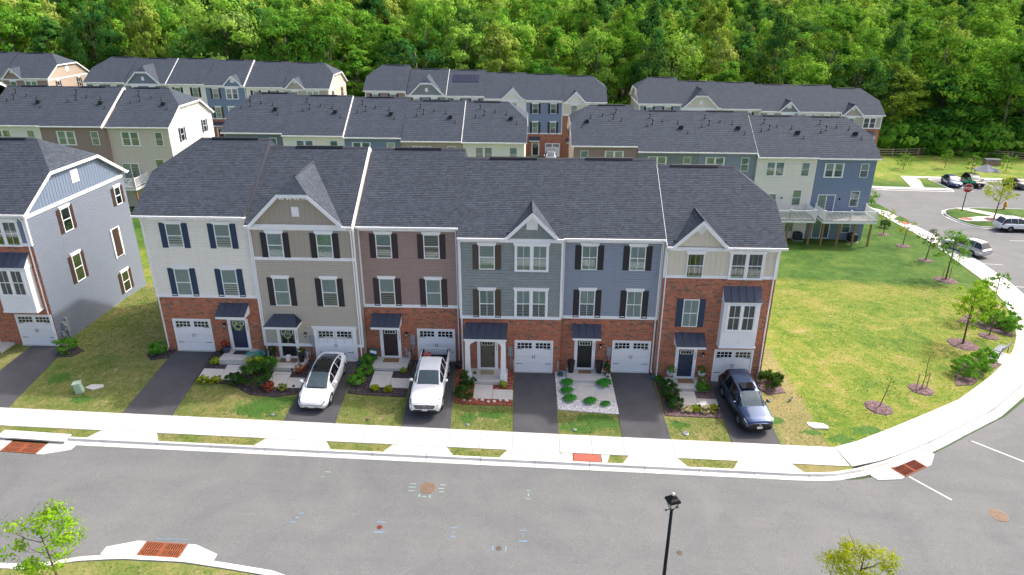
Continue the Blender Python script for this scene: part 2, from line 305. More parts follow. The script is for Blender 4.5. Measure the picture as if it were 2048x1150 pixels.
# ------------------------------------------------------------------ mesh builder
class MB:
    def __init__(s): s.v = []; s.f = []; s.mi = []; s.sm = []
    def quad(s, *p, mi=0, sm=False):
        n = len(s.v); s.v += [tuple(q) for q in p]; s.f.append(tuple(range(n, n+len(p)))); s.mi.append(mi); s.sm.append(sm)
    def box(s, x0, x1, y0, y1, z0, z1, mi=0):
        n = len(s.v)
        s.v += [(x0,y0,z0),(x1,y0,z0),(x1,y1,z0),(x0,y1,z0),(x0,y0,z1),(x1,y0,z1),(x1,y1,z1),(x0,y1,z1)]
        for f in ((0,3,2,1),(4,5,6,7),(0,1,5,4),(1,2,6,5),(2,3,7,6),(3,0,4,7)):
            s.f.append(tuple(n+i for i in f)); s.mi.append(mi); s.sm.append(False)
        return s
    def prism(s, poly, axis, a, b, mi=0):
        """extrude 2-D polygon along axis ('x': poly in yz, 'y': poly in xz, 'z': xy)"""
        def P(q, t): return {'x': (t, q[0], q[1]), 'y': (q[0], t, q[1]), 'z': (q[0], q[1], t)}[axis]
        ar = sum(poly[i][0]*poly[(i+1) % len(poly)][1]-poly[(i+1) % len(poly)][0]*poly[i][1] for i in range(len(poly)))
        if (ar < 0) != (axis == 'y'): poly = poly[::-1]
        n = len(s.v); k = len(poly)
        s.v += [P(q, a) for q in poly] + [P(q, b) for q in poly]
        lo, hi = tuple(n+i for i in range(k)), tuple(n+k+i for i in range(k))
        if b < a: lo, hi = hi, lo
        s.f.append(tuple(reversed(lo))); s.f.append(hi)
        for i in range(k):
            j = (i+1) % k; s.f.append((lo[i], lo[j], hi[j], hi[i]))
        s.mi += [mi]*(k+2); s.sm += [False]*(k+2); return s
    def tube(s, pts, r, n=8, mi=0, caps=True, sm=True):
        pts = [Vector(p) for p in pts]; rs = r if isinstance(r, (list, tuple)) else [r]*len(pts)
        base = len(s.v)
        for i, p in enumerate(pts):
            d = (pts[min(i+1, len(pts)-1)]-pts[max(i-1, 0)]).normalized()
            a = d.orthogonal().normalized() if i == 0 else (pa - d*pa.dot(d)).normalized()
            pa = a; b = d.cross(a)
            for k in range(n):
                t = 2*math.pi*k/n; s.v.append(tuple(p+(a*math.cos(t)+b*math.sin(t))*rs[i]))
        for i in range(len(pts)-1):
            for k in range(n):
                q = (k+1) % n; s.f.append((base+i*n+k, base+i*n+q, base+(i+1)*n+q, base+(i+1)*n+k)); s.mi.append(mi); s.sm.append(sm)
        if caps:
            s.f.append(tuple(base+k for k in reversed(range(n)))); s.f.append(tuple(base+(len(pts)-1)*n+k for k in range(n)))
            s.mi += [mi, mi]; s.sm += [False, False]
        return s
    def lathe(s, prof, c=(0,0,0), n=16, mi=0, sm=True, axis='z'):
        base = len(s.v)
        for (r, z) in prof:
            for k in range(n):
                t = 2*math.pi*k/n; a, b = r*math.cos(t), r*math.sin(t)
                s.v.append({'z': (c[0]+a, c[1]+b, c[2]+z), 'x': (c[0]+z, c[1]+a, c[2]+b), 'y': (c[0]+b, c[1]+z, c[2]+a)}[axis])
        for i in range(len(prof)-1):
            for k in range(n):
                q = (k+1) % n; s.f.append((base+i*n+k, base+i*n+q, base+(i+1)*n+q, base+(i+1)*n+k)); s.mi.append(mi); s.sm.append(sm)
        s.f.append(tuple(base+k for k in reversed(range(n)))); s.f.append(tuple(base+(len(prof)-1)*n+k for k in range(n)))
        s.mi += [mi, mi]; s.sm += [False, False]; return s
    def laps(s, a, b, z0, z1, pitch, depth=.032, mi=0):
        """horizontal lap boards on the vertical plane from a to b (outward normal right of a->b)"""
        a = Vector((a[0], a[1], 0)); b = Vector((b[0], b[1], 0)); d = (b-a).normalized(); nrm = Vector((d.y, -d.x, 0))
        z = z0
        while z < z1-1e-4:
            t = min(z+pitch, z1); o = nrm*depth; c = max(z+.01, t-.045)
            s.quad(a+o+Vector((0,0,z)), b+o+Vector((0,0,z)), b+o*.9+Vector((0,0,c)), a+o*.9+Vector((0,0,c)), mi=mi)
            s.quad(a+o*.9+Vector((0,0,c)), b+o*.9+Vector((0,0,c)), b+Vector((0,0,t)), a+Vector((0,0,t)), mi=mi)
            s.quad(a+Vector((0,0,z)), b+Vector((0,0,z)), b+o+Vector((0,0,z)), a+o+Vector((0,0,z)), mi=mi)
            z = t
    def mesh(s, name, mats, uv=True):
        me = bpy.data.meshes.new(name); me.from_pydata([tuple(v) for v in s.v], [], s.f)
        for m in (mats if isinstance(mats, (list, tuple)) else [mats]): me.materials.append(MATS[m])
        me.polygons.foreach_set('material_index', s.mi); me.polygons.foreach_set('use_smooth', s.sm)
        if uv:
            ul = me.uv_layers.new(name='UVMap'); co = me.vertices
            buf = [0.0]*(2*len(me.loops))
            for p in me.polygons:
                n = p.normal
                if abs(n.z) > .999: t = Vector((1, 0, 0)); b = Vector((0, 1, 0))
                else:
                    t = Vector((-n.y, n.x, 0)).normalized(); b = n.cross(t)
                    if abs(t.x) < 1e-3 or True:
                        if (t.x+t.y) < 0: t = -t
                for li in p.loop_indices:
                    v = co[me.loops[li].vertex_index].co
                    buf[2*li] = v.dot(t)+50; buf[2*li+1] = v.dot(b)+50
            ul.data.foreach_set('uv', buf)
        me.update(); return me
    def build(s, name, mats, parent=None, loc=(0,0,0), uv=True, rz=0):
        return put(name, s.mesh(name, mats, uv), parent, loc, rz)
def put(name, me, parent=None, loc=(0,0,0), rz=0, sc=None):
    o = bpy.data.objects.new(name, me); COL.objects.link(o); o.location = loc
    if rz: o.rotation_euler = (0, 0, rz)
    if sc: o.scale = sc if isinstance(sc, (tuple, list)) else (sc, sc, sc)
    if parent: o.parent = parent
    return o
def tag(o, label=None, cat=None, group=None, kind=None):
    if label: o['label'] = label
    if cat: o['category'] = cat
    if group: o['group'] = group
    if kind: o['kind'] = kind
    return o
def thing(name, label, cat, loc=(0,0,0), rz=0, group=None):
    return tag(put(name, None, None, loc, rz), label, cat, group)
def kids(o):
    return KIDS.get(o.name, [])
def copy_tree(o, loc, rz, label=None, group=None):
    m = {}
    def rec(a, par):
        c = a.copy(); COL.objects.link(c)
        if par: c.parent = par
        for ch in a.children: rec(ch, c)
        return c
    r = rec(o, None); r.location = loc; r.rotation_euler = (0, 0, rz)
    if label: r['label'] = label
    if group: r['group'] = group
    return r

# ------------------------------------------------------------------ the lie of the land
def lerp(x, xs, vs):
    if x <= xs[0]: return vs[0]
    if x >= xs[-1]: return vs[-1]
    for i in range(1, len(xs)):
        if x <= xs[i]: return vs[i-1]+(vs[i]-vs[i-1])*(x-xs[i-1])/(xs[i]-xs[i-1])
def zst(x): return -.5-.03*max(-60, min(x, 60))
FX=[-80,-45,-33,-26.5,-22,-18.9,-13.0,-12.2,-6.4,-5.6,-.4,.4,12,12.6,18.6,22,30,40,60,100]
FZ=[1.3,1.0,.85,.80,.95,1.1,1.08,.65,.62,.48,.45,.04,-.03,-.34,-.4,-.75,-1.2,-1.7,-2.4,-3]
BX=[-80,-45,-26,-13,0,12,18,31,40,60,100]; BZ=[.3,-.12,-.65,-1.05,-1.4,-1.75,-2.3,-2.7,-2.8,-3.2,-3.8]
CX=[-78,-65,-45,-33,-20,-7,6,24,37,50,56,75,100]; CZ=[.4,-.1,-.4,-.8,-1.2,-1.8,-2.4,-2.9,-3.5,-3.8,-4.3,-4.6,-5]
K = .13
RY = [-200,-8.8,-6,-.6,9,36,75,95,160,260,400]
def rg(x, y):
    s = zst(x); a = lerp(x, FX, FZ)-.03-K; b = lerp(x, BX, BZ)-K; c = lerp(x, CX, CZ)-K
    return lerp(y, RY, [s, s, s+.04, a, a-.05, b, c, c+.3, c+3.6, c+7.0, c+7.5])
def gz(x, y): return rg(x, y)+K
def sheet(name, poly, m, off, step=2.0, skirt=.3, base=gz, parent=None, kind=None, uv=False):
    bm = bmesh.new(); vs = [bm.verts.new((x, y, 0)) for x, y in poly]; f = bm.faces.new(vs)
    if f.normal.z < 0: bmesh.ops.reverse_faces(bm, faces=[f])
    bm.normal_update()
    for f in bm.faces:
        if f.normal.z < 0: f.normal_flip()
    bmesh.ops.triangulate(bm, faces=bm.faces[:])
    x0, x1 = min(p[0] for p in poly), max(p[0] for p in poly); y0, y1 = min(p[1] for p in poly), max(p[1] for p in poly)
    cuts = [((c, 0, 0), (1, 0, 0)) for c in sorted(set([round(i*step, 3) for i in range(int(x0/step)-1, int(x1/step)+2)]+[q for q in FX+BX+CX])) if x0 < c < x1]
    cuts += [((0, c, 0), (0, 1, 0)) for c in sorted(set([round(i*step, 3) for i in range(int(y0/step)-1, int(y1/step)+2)]+RY)) if y0 < c < y1]
    for co, no in cuts:
        bmesh.ops.bisect_plane(bm, geom=bm.verts[:]+bm.edges[:]+bm.faces[:], dist=1e-5, plane_co=co, plane_no=no)
    if skirt:
        be = [e for e in bm.edges if e.is_boundary]
        r = bmesh.ops.extrude_edge_only(bm, edges=be); low = set(v for v in r['geom'] if isinstance(v, bmesh.types.BMVert))
    else: low = set()
    for v in bm.verts:
        v.co.z = base(v.co.x, v.co.y)+off-(skirt if v in low else 0)
    bmesh.ops.recalc_face_normals(bm, faces=bm.faces[:]) if skirt else None
    me = bpy.data.meshes.new(name); bm.to_mesh(me); bm.free(); me.materials.append(MATS[m])
    up = sum(p.normal.z*p.area for p in me.polygons)
    if up < 0: me.flip_normals()
    o = put(name, me, parent)
    if kind: o['kind'] = kind
    return o
# ================================================================== ground, roads, pavements
XS = [round(-900+i*30, 1) for i in range(61)]
def ground():
    mb = MB(); xs = sorted(set([-1500,-1000,-600,-400,-300,-200,-150,-120,-100,-90]+[q for q in FX+BX+CX]+list(range(-80, 101, 10))+[120,150,200,300,400,600,1000,1500]))
    ys = sorted(set([-400,-100,-60,-40,-30,-20]+RY+[20,50,60,110,130,200,230,300,350]))
    ys = [y for y in ys if y <= 400]; idx = {}
    for y in ys:
        for x in xs: idx[x, y] = len(mb.v); mb.v.append((x, y, rg(x, y)-.04))
    for i in range(len(xs)-1):
        for j in range(len(ys)-1):
            mb.f.append((idx[xs[i], ys[j]], idx[xs[i+1], ys[j]], idx[xs[i+1], ys[j+1]], idx[xs[i], ys[j+1]])); mb.mi.append(0); mb.sm.append(True)
    o = mb.build('ground', 'forest_floor', uv=False); tag(o, kind='structure')
    mb = MB()
    ys = [400, 700, 1200, 2500, 6000]; xs = [-6000,-2500,-1000,-400,0,400,1000,2500,6000]
    for j in range(len(ys)-1):
        for i in range(len(xs)-1):
            z = lambda x, y: {400: 3.0, 700: 2, 1200: 0, 2500: -5, 6000: -6}[y]
            a, b, c, d = (xs[i], ys[j]), (xs[i+1], ys[j]), (xs[i+1], ys[j+1]), (xs[i], ys[j+1])
            mb.quad(*[(p[0], p[1], z(*p)) for p in (a, b, c, d)])
    tag(mb.build('terrain', 'far_land', uv=False), kind='structure')
ground()
CURVE_IN = [(21.46,-6.05),(23.2,-5.3),(26.3,-3.5),(28.9,-1.9),(31.7,-.1),(35.9,3.5),(39.25,6.8),(41.4,9.6),(43.8,13.6),(45.7,18.2),(47.1,24.0),(48.0,31.0),(48.6,36.5),(48.3,42.1),(48.2,46.6),(47.8,52.3)]
CURVE_OUT = [(21.75,-7.75),(24.0,-6.95),(27.3,-5.1),(30.0,-3.3),(32.9,-1.4),(37.2,2.3),(40.7,5.7),(43.0,8.6),(45.6,12.9),(47.8,17.9),(49.2,23.8),(50.1,31.0),(50.4,36.5),(50.0,42.3),(49.8,46.6),(49.6,52.3)]
KERB_OUT = [(19.65,-8.85),(21.8,-8.6),(24.0,-7.9),(28.3,-5.2),(31.0,-3.4),(33.6,-1.7),(37.8,1.8),(41.3,5.2),(43.6,8.2),(46.2,12.6),(48.3,17.6),(49.7,23.6),(50.6,31.0),(50.9,36.5),(50.6,43.3),(50.5,46.6),(50.4,52.3)]
tag(sheet('road', [(-75,-48),(-75,-8.9)]+[(18.0,-8.9)]+KERB_OUT[:]+[(50.4,52.6),(-90,52.6),(-90,61.7),(66.0,62.6),(66.3,70.6),(100,70.6),(100,-48)], 'asphalt', .0, 4, .25, rg), kind='structure')
lawn_poly = [(-62,-8.42),(19.2,-8.42),(21.3,-8.2),(21.75,-7.8)]+[(a[0]+.1, a[1]-.1) for a in CURVE_IN[1:]]+[(47.8,52.4),(-90,52.4),(-90,-8.42)]
lawn = tag(sheet('lawn', lawn_poly, 'lawn', .0, 2, .3, gz), kind='structure')
for poly in ([(-75,-20),(-75,-17.5),(-16.5,-17.5),(-14.6,-16.95),(-12.9,-16.72),(-10.2,-16.72),(-8.6,-16.9),(-6.4,-17.2),(-4.5,-17.9),(-2,-18.2),(13.0,-18.2),(15.5,-17.0),(16.4,-16.6),(18.2,-16.6),(20,-17.2),(26,-18.2),(60,-18.4),(60,-20)],
             [(57.4,44.6),(58.0,43.2),(59.8,42.9),(100,42.9),(100,52.9),(61,52.0),(58.6,50.6),(57.5,48.6)],
             [(-90,61.9),(66.0,62.8),(66.2,71.0),(130,71.2),(130,93),(-90,95)]):
    tag(sheet('lawn', poly, 'lawn', .0, 3, .25, gz), kind='structure')

# --- pavement slabs
walk = tag(sheet('pavement', [(-60,-6.08),(-60,-7.72),(21.7,-7.72),(21.4,-6.08)], 'concrete_joint', .012, 3, .1, gz), kind='structure')
def slab(poly, off=.035, m='concrete', parent=None, name='slab', base=gz, th=.1, shrink=.012):
    cx = sum(p[0] for p in poly)/len(poly); cy = sum(p[1] for p in poly)/len(poly)
    q = []
    for p in poly:
        d = Vector((p[0]-cx, p[1]-cy)); L = d.length; q.append((cx+d.x*(1-shrink*1.4/L), cy+d.y*(1-shrink*1.4/L)))
    mb = MB(); n = len(q)
    top = [(x, y, base(x, y)+off) for x, y in q]; bot = [(x, y, z-th) for x, y, z in top]
    ar = sum(q[i][0]*q[(i+1) % n][1]-q[(i+1) % n][0]*q[i][1] for i in range(n))
    if ar < 0: top.reverse(); bot.reverse()
    mb.quad(*top)
    for i in range(n):
        j = (i+1) % n; mb.quad(bot[i], bot[j], top[j], top[i])
    return mb.build(name, m, parent)
DRIVES = [(-33.4,-30.9),(-28.45,-26.0),(-18.35,-15.9),(-9.2,-6.68),(-2.92,-.4),(3.42,5.9),(9.58,12.12),(15.88,18.5)]
DRV_BOT = [(-38.0,-35.0),(-28.3,-25.3),(-18.75,-15.85),(-9.5,-6.55),(-2.8,-.02),(3.52,6.1),(9.66,12.38),(15.78,18.5)]
edges = sorted([e for d in DRV_BOT for e in d])
xs = [-60]
for a in edges+[21.46]:
    span = a-xs[-1]; isd = any(abs(xs[-1]-d[0]) < .01 and abs(a-d[1]) < .01 for d in DRV_BOT)
    k = 1 if isd else max(1, round(span/1.6)); x0 = xs[-1]
    for i in range(1, k+1): xs.append(x0+span*i/k)
for a, b in zip(xs[:-1], xs[1:]):
    slab([(a,-6.08),(b,-6.08),(b+(.2 if b > 21 else 0),-7.74),(a,-7.74)], parent=walk)
# the curve, each slab between matching points of the inner and outer edge
cw = tag(sheet('pavement', CURVE_IN+CURVE_OUT[::-1], 'concrete_joint', .012, 6, .1, gz), kind='structure')
def resample(pl, n):
    L = [0]
    for a, b in zip(pl[:-1], pl[1:]): L.append(L[-1]+math.dist(a, b))
    out = []
    for i in range(n+1):
        t = L[-1]*i/n; out.append((lerp(t, L, [p[0] for p in pl]), lerp(t, L, [p[1] for p in pl])))
    return out
ci, co = resample(CURVE_IN, 42), resample(CURVE_OUT, 42)
for i in range(42): slab([ci[i], ci[i+1], co[i+1], co[i]], parent=cw)
# aprons of the drives down to the kerb, with the verge grass left between
VER = [(-60,-40.5),(-35.0,-29.6),(-24.6,-19.0),(-15.8,-9.95),(-6.5,-3.0),(.05,3.2),(6.15,6.75),(8.35,9.75),(12.5,15.6),(18.6,19.6)]
for (a, b), (c, d) in zip(VER[:-1], VER[1:]):
    if abs(b-6.75) < .01:
        tp = slab([(6.8,-7.78),(8.3,-7.78),(8.3,-8.42),(6.8,-8.42)], .04, 'tactile_red', name='tactile_paving', shrink=.03)
        tag(tp, 'red bumpy warning plate let into the pavement at the dropped kerb', 'paving plate')
        slab([(6.15,-7.76),(6.78,-7.76),(6.78,-8.42),(6.45,-8.42)], parent=walk); slab([(8.32,-7.76),(8.8,-7.76),(8.6,-8.42),(8.32,-8.42)], parent=walk)
        continue
    slab([(b+.05,-7.76),(c-.05,-7.76),(c+.35,-8.42),(b-.35,-8.42)], parent=walk)
# --- kerbs, laid in lengths
def kerb(path, seg=3.0, side=1, w=.42, name='kerb', rise=K, drop=.15, parent=None):
    """path = back edge of kerb; 'side' which side the gutter lies"""
    par = parent
    L = sum(math.dist(a, b) for a, b in zip(path[:-1], path[1:])); n = max(1, round(L/seg)); fine = resample(path, n*4)
    def nrm(i):
        a, b = fine[max(0, i-1)], fine[min(len(fine)-1, i+1)]; d = Vector((b[0]-a[0], b[1]-a[1])).normalized(); return Vector((d.y, -d.x))*side
    first = None
    for k in range(n):
        mb = MB(); rows = []
        for i in range(k*4, k*4+5):
            p = Vector(fine[i]); nn = nrm(i)
            if i == k*4: p = p+(Vector(fine[i+1])-p).normalized()*.012
            if i == k*4+4: p = p+(Vector(fine[i-1])-p).normalized()*.012
            prof = [(0, -.15), (0, rise+.03), (w*.30, rise+.028), (w*.42, .035), (w*1.0, .006), (w*1.0, -.15)]
            rows.append([(p.x+nn.x*o, p.y+nn.y*o, rg(p.x, p.y)+z) for o, z in prof])
        for r0, r1 in zip(rows[:-1], rows[1:]):
            for j in range(5):
                q = (r0[j], r1[j], r1[j+1], r0[j+1]); mb.quad(*(q if side < 0 else q[::-1]))
        mb.quad(*(rows[0] if side > 0 else rows[0][::-1])); mb.quad(*(rows[-1][::-1] if side > 0 else rows[-1]))
        o = mb.build('kerb_stone', 'concrete', par)
        if par is None: o.name = name; tag(o, kind='structure'); par = o
    return par
def off(path, d):
    out = []
    for i, p in enumerate(path):
        a, b = path[max(0, i-1)], path[min(len(path)-1, i+1)]; t = Vector((b[0]-a[0], b[1]-a[1])).normalized(); out.append((p[0]+t.y*d, p[1]-t.x*d))
    return out
kb = [(-60,-8.43),(-23.5,-8.43)]
kerb([(-60,-8.43),(-23.6,-8.43)], 3, 1)
kerb([(-21.2,-8.43),(18.9,-8.43),(20.4,-8.33),(22.1,-7.80)]+off(CURVE_OUT, .03)[1:], 2.9, 1, .5)
kerb([(-75,-17.55),(-16.5,-17.5),(-14.6,-16.9),(-12.9,-16.66),(-10.2,-16.66),(-8.6,-16.85),(-6.4,-17.15),(-4.5,-17.85),(-2,-18.15),(13,-18.15),(15.2,-17.1)], 2.5, -1); kerb([(19.4,-16.9),(21,-17.5),(26,-18.15),(60,-18.35)], 3, -1)
kerb([(99,42.85),(59.8,42.85),(58,43.1),(57.3,44.5),(57.1,46.6),(57.3,48.7),(58.4,50.7),(61,52.1),(99,52.95)], 3, -1)
kerb([(-90,61.85),(66.1,62.7),(66.3,70.9),(99,71.1)], 4, 1)
kerb([(49.8,52.5),(-90,52.5)], 4, -1)
# --- storm inlets with rust coloured grates
def inlet(cx, cy, ang, L=2.0, w=.8, label='', bars=16, dark=False, hood=True):
    z = rg(cx, cy); t = thing('storm_drain', label, 'storm drain', (cx, cy, z), ang); t.rotation_euler = (0, .03*math.cos(ang), ang)
    mb = MB(); mb.box(-L/2-.08, L/2+.08, -w/2-.02, w/2+.1, -.3, -.05); mb.build('pit_dark', 'dark_metal', t); MB().box(-L/2+.02, L/2-.02, -w/2+.02, w/2-.02, .0, .008).build('pit_dark', 'pit_shade', t)  # black plate above the road paints the pit's shade between the bars
    for s in (-1, 1):                                                # concrete wings at both sides
        mb = MB(); x0, x1 = s*(L/2+.03), s*(L/2+1.55)
        p = [(x0, -w/2-.02), (x0+s*.35, -w/2-.02), (x1, w/2-.35), (x1, w/2+.1), (x0, w/2+.1)]
        mb.prism(p, 'z', -.15, .02); mb.build('apron', 'concrete', t)
    if hood:
        mb = MB(); mb.box(-L/2-.9, L/2+.9, w/2+.28, w/2+.75, -.1, K+.05); mb.prism([(w/2+.10, K+.05),(w/2+.28,K+.05),(w/2+.28,.06),(w/2+.14,.06)], 'x', -L/2-.9, L/2+.9); mb.build('hood', 'concrete', t)
    for k in (0, 1):
        x0 = -L/2+k*L/2
        mb = MB(); mb.box(x0+.01, x0+L/2-.01, -w/2, -w/2+.05, 0, .03); mb.box(x0+.01, x0+L/2-.01, w/2-.05, w/2, 0, .03); mb.box(x0+.01, x0+.06, -w/2+.05, w/2-.05, 0, .03); mb.box(x0+L/2-.06, x0+L/2-.01, -w/2+.05, w/2-.05, 0, .03)
        fr = mb.build('grate', 'rust_iron' , t)
        mb = MB(); n = 8
        for i in range(n):
            x = x0+.06+(L/2-.12)*(i+.5)/n; mb.box(x-.024, x+.024, -w/2+.05, w/2-.05, .01, .028)
        mb.box(x0+.06, x0+L/2-.06, -.02, .02, -.02, .02)
        mb.build('bar', 'rust_dark' if dark else 'rust_iron', fr)
    return t
inlet(-22.2, -9.35, -.03, 1.95, .85, 'rusty orange storm drain grate in the far gutter at the left edge')
inlet(24.95, -7.38, R(31), 1.9, .85, 'dark barred storm drain with orange rims where the pavement starts to curve', dark=True, hood=False)
inlet(-11.5, -15.9, R(180)-.02, 1.85, .8, 'rusty orange storm drain grate in the near kerb beside the leafy sapling', hood=False)
inlet(17.2, -16.1, R(180), 1.85, .8, 'rusty storm drain grate in the near kerb under the yellow tree', hood=False)
mbx = MB(); mbx.box(-.95,.95,-.35,.4,0,.03); dg = thing('storm_drain', 'small dark red storm drain grate at the tip of the grass island', 'storm drain', (57.3, 47.6, rg(57.3, 47.6)), R(85))
mbx = MB(); mbx.box(-1.0,1.0,-.4,-.32,0,.03).box(-1.0,1.0,.32,.4,0,.03).box(-1.0,-.92,-.32,.32,0,.03).box(.92,1.0,-.32,.32,0,.03).box(-.04,.04,-.32,.32,0,.03)
mbx.build('grate', 'rust_dark', dg)
mbx = MB()
for i in range(14): mbx.box(-.9+i*.136,-.84+i*.136,-.32,.32,-.02,.02)
mbx.build('bar', 'rust_dark', dg)
# --- driveways
for (a, b), (c, d), nm in zip(DRIVES, DRV_BOT, range(8)):
    y1 = {2: .0, 3: -.12, 4: .48, 6: .3, 7: 0}.get(nm, 0.0)
    if nm in (0, 1): y1 = .9
    o = sheet('driveway', [(a-.02, y1), (b+.02, y1), (d, -6.1), (c, -6.1)], 'driveway', .03, 1.0, .15, gz); o['kind'] = 'structure'
for (x0, x1, lv) in ((-2.6,-.3,0),(5.2,8.0,0),(13.1,15.4,0),(-11,-8.5,0),(-20,-17.5,0)):
    sheet('driveway', [(x0, 63.2),(x1, 63.2),(x1,74.9),(x0,74.9)], 'driveway', .03, 4, .15, gz)['kind'] = 'structure'
sheet('driveway', [(44.2,46.0),(46.9,46.4),(47.4,52.2),(44.6,52.3)], 'driveway', .03, 4, .15, gz)['kind'] = 'structure'
# --- upper footpaths
tag(sheet('footpath', [(-90,61.95),(66.1,62.85),(66.15,64.0),(62.5,64.0),(64.6,69.5),(64.7,71.1),(99,71.25),(99,72.6),(63.0,72.3),(60.6,64.0),(-90,63.3)], 'concrete', .03, 3, .1, gz), kind='structure')
tag(sheet('footpath', [(57.5,46.3),(58.0,45.3),(62.5,45.6),(99,45.6),(99,47.4),(66,47.6),(61.9,51.9),(60.4,51.8),(63.2,47.9),(60.8,47.7)], 'concrete', .03, 3, .1, gz), kind='structure')
tag(slab([(57.7,46.1),(58.9,45.7),(59.6,46.6),(58.5,47.0)], .05, 'tactile_red', name='tactile_paving'), 'faded red warning plate on the far grass island', 'paving plate')
tag(slab([(49.0,42.3),(50.0,42.8),(50.0,44.2),(49.0,43.8)], .05, 'tactile_red', name='tactile_paving'), 'pale red warning plate at the far end of the curved pavement', 'paving plate')
for poly in ([(49.9,43.2),(50.4,43.4),(50.4,46.4),(48.7,44.6)], [(48.6,49.8),(50.3,48.0),(50.3,52.2),(48.3,52.2)]):
    sheet('lawn', poly, 'lawn', .05, 3, .2, gz)['kind'] = 'structure'
# --- painted lines and utility marks on the asphalt
def strip(name, p, q, w, m, lift=.006):
    p, q = Vector(p), Vector(q); d = (q-p).normalized(); n = Vector((-d.y, d.x))*w/2; mb = MB(); k = 6
    for i in range(k):
        a = p+(q-p)*i/k; b = p+(q-p)*(i+1)/k
        mb.quad(*[(v.x, v.y, rg(v.x, v.y)+lift) for v in (a-n, b-n, b+n, a+n)])
    o = mb.build(name, m); return o
LINES = [((24.6,-8.15),(25.9,-9.9)),((29.9,-4.6),(32.0,-6.6)),((35.6,-.6),(38.5,-3.2)),((58.7,40.5),(64.5,40.7)),((58.6,37.7),(64.5,37.8)),((58.6,34.9),(64.5,35.0)),((50.9,35.4),(52.6,35.3)),((49.9,28.9),(52.3,28.7)),((48.9,22.3),(51.5,22.0)),((68.9,70.0),(69.1,62.8)),((71.6,70.0),(71.5,62.9)),((74.4,70.0),(74.2,62.4)),((77.2,70.0),(77.2,62.4)),((80,70.0),(80,62.4))]
for i, (a, b) in enumerate(LINES):
    tag(strip('parking_line', a, b, .11, 'line_white'), kind='structure')
def mark(x, y, pieces, m, label):
    mb = MB()
    for (dx, dy, w, h) in pieces:
        a = [(x+dx-w/2, y+dy-h/2), (x+dx+w/2, y+dy-h/2), (x+dx+w/2, y+dy+h/2), (x+dx-w/2, y+dy+h/2)]
        mb.quad(*[(p[0], p[1], rg(*p)+.007) for p in a])
    tag(mb.build('utility_mark', m), label, 'paint mark', 'sprayed utility marks on the street')
def lid(x, y, r, label, m='manhole_iron'):
    t = thing('manhole_cover' if r > .2 else 'valve_cover', label, 'manhole cover' if r > .2 else 'valve cover', (x, y, rg(x, y)))
    MB().lathe([(r*1.12, -.02), (r*1.12, .008), (r*1.0, .009)], n=28).build('rim', 'asphalt' if m != 'manhole_iron' else 'manhole_iron', t)
    mb = MB(); mb.lathe([(r*.97, -.02), (r*.97, .014)], n=28)
    if r > .2:
        for i in range(-3, 4):
            yy = i*.1; hw = math.sqrt(max(0, (r*.9)**2-yy*yy)); mb.box(-hw, hw, yy-.02, yy+.02, .014, .02)
    mb.build('lid', m, t)
lid(-.61, -10.95, .40, 'brown round manhole cover ringed by green paint marks')
lid(27.6, -10.9, .42, 'pale pinkish manhole cover at the right of the street')
lid(-2.38, -13.85, .13, 'small rusty valve cover between two blue paint bars', 'rust_dark')
lid(3.18, -14.8, .13, 'small rusty valve cover between two upright blue paint bars', 'bark')
lid(11.3, -14.5, .14, 'small pale valve cover right of the lamp post', 'bark')
g_ = 'paint_mark_green'; b_ = 'paint_mark_blue'
mark(-.61, -10.95, [(-.75,.25,.3,.05),(-.75,0,.35,.05),(-.75,-.28,.3,.05),(.75,.28,.3,.05),(.7,0,.3,.05),(.75,-.25,.25,.05),(-.3,-.6,.06,.18),(-.05,-.66,.2,.05),(.22,-.62,.06,.2)], g_, 'green dashes sprayed around the brown manhole cover')
mark(-2.38, -13.85, [(0,.33,.4,.06),(0,-.33,.42,.07)], b_, 'two blue bars sprayed above and below the small rusty valve cover')
mark(3.18, -14.8, [(-.28,0,.06,.3),(.3,0,.06,.3)], b_, 'two upright blue bars beside the small rusty valve cover')
mark(1.05, -13.95, [(0,.3,.28,.05),(0,.02,.1,.08),(0,-.28,.25,.05)], b_, 'small blue I-shaped mark left of the street centre')
mark(4.25, -13.95, [(0,.36,.35,.05),(0,.15,.1,.03),(0,0,.05,.08),(0,-.33,.38,.07)], b_, 'blue I-shaped mark right of the street centre')
mark(-6.35, -13.5, [(.1,.3,.25,.05),(0,.0,.12,.1),(-.1,-.3,.25,.05)], b_, 'slanted blue mark at the left of the street')
mark(4.45, -11.1, [(0,.3,.2,.04),(0,0,.06,.2),(0,-.3,.25,.04)], g_, 'faint green mark near the middle of the street')
mark(-5.9, -10.4, [(.05,.3,.3,.05),(-.1,-.1,.2,.04)], g_, 'faint green mark at the left of the street')
mark(-11.5, -15.25, [(-.3,0,.6,.035),(.4,.02,.9,.03)], b_, 'pale blue line sprayed along the near storm drain')
tag(sheet('pavement', [(-60,-20.1),(60,-20.1),(60,-21.7),(-60,-21.7)], 'concrete', .02, 6, .1, gz), kind='structure')  # unseen strip added so the windows reflect less green lawn
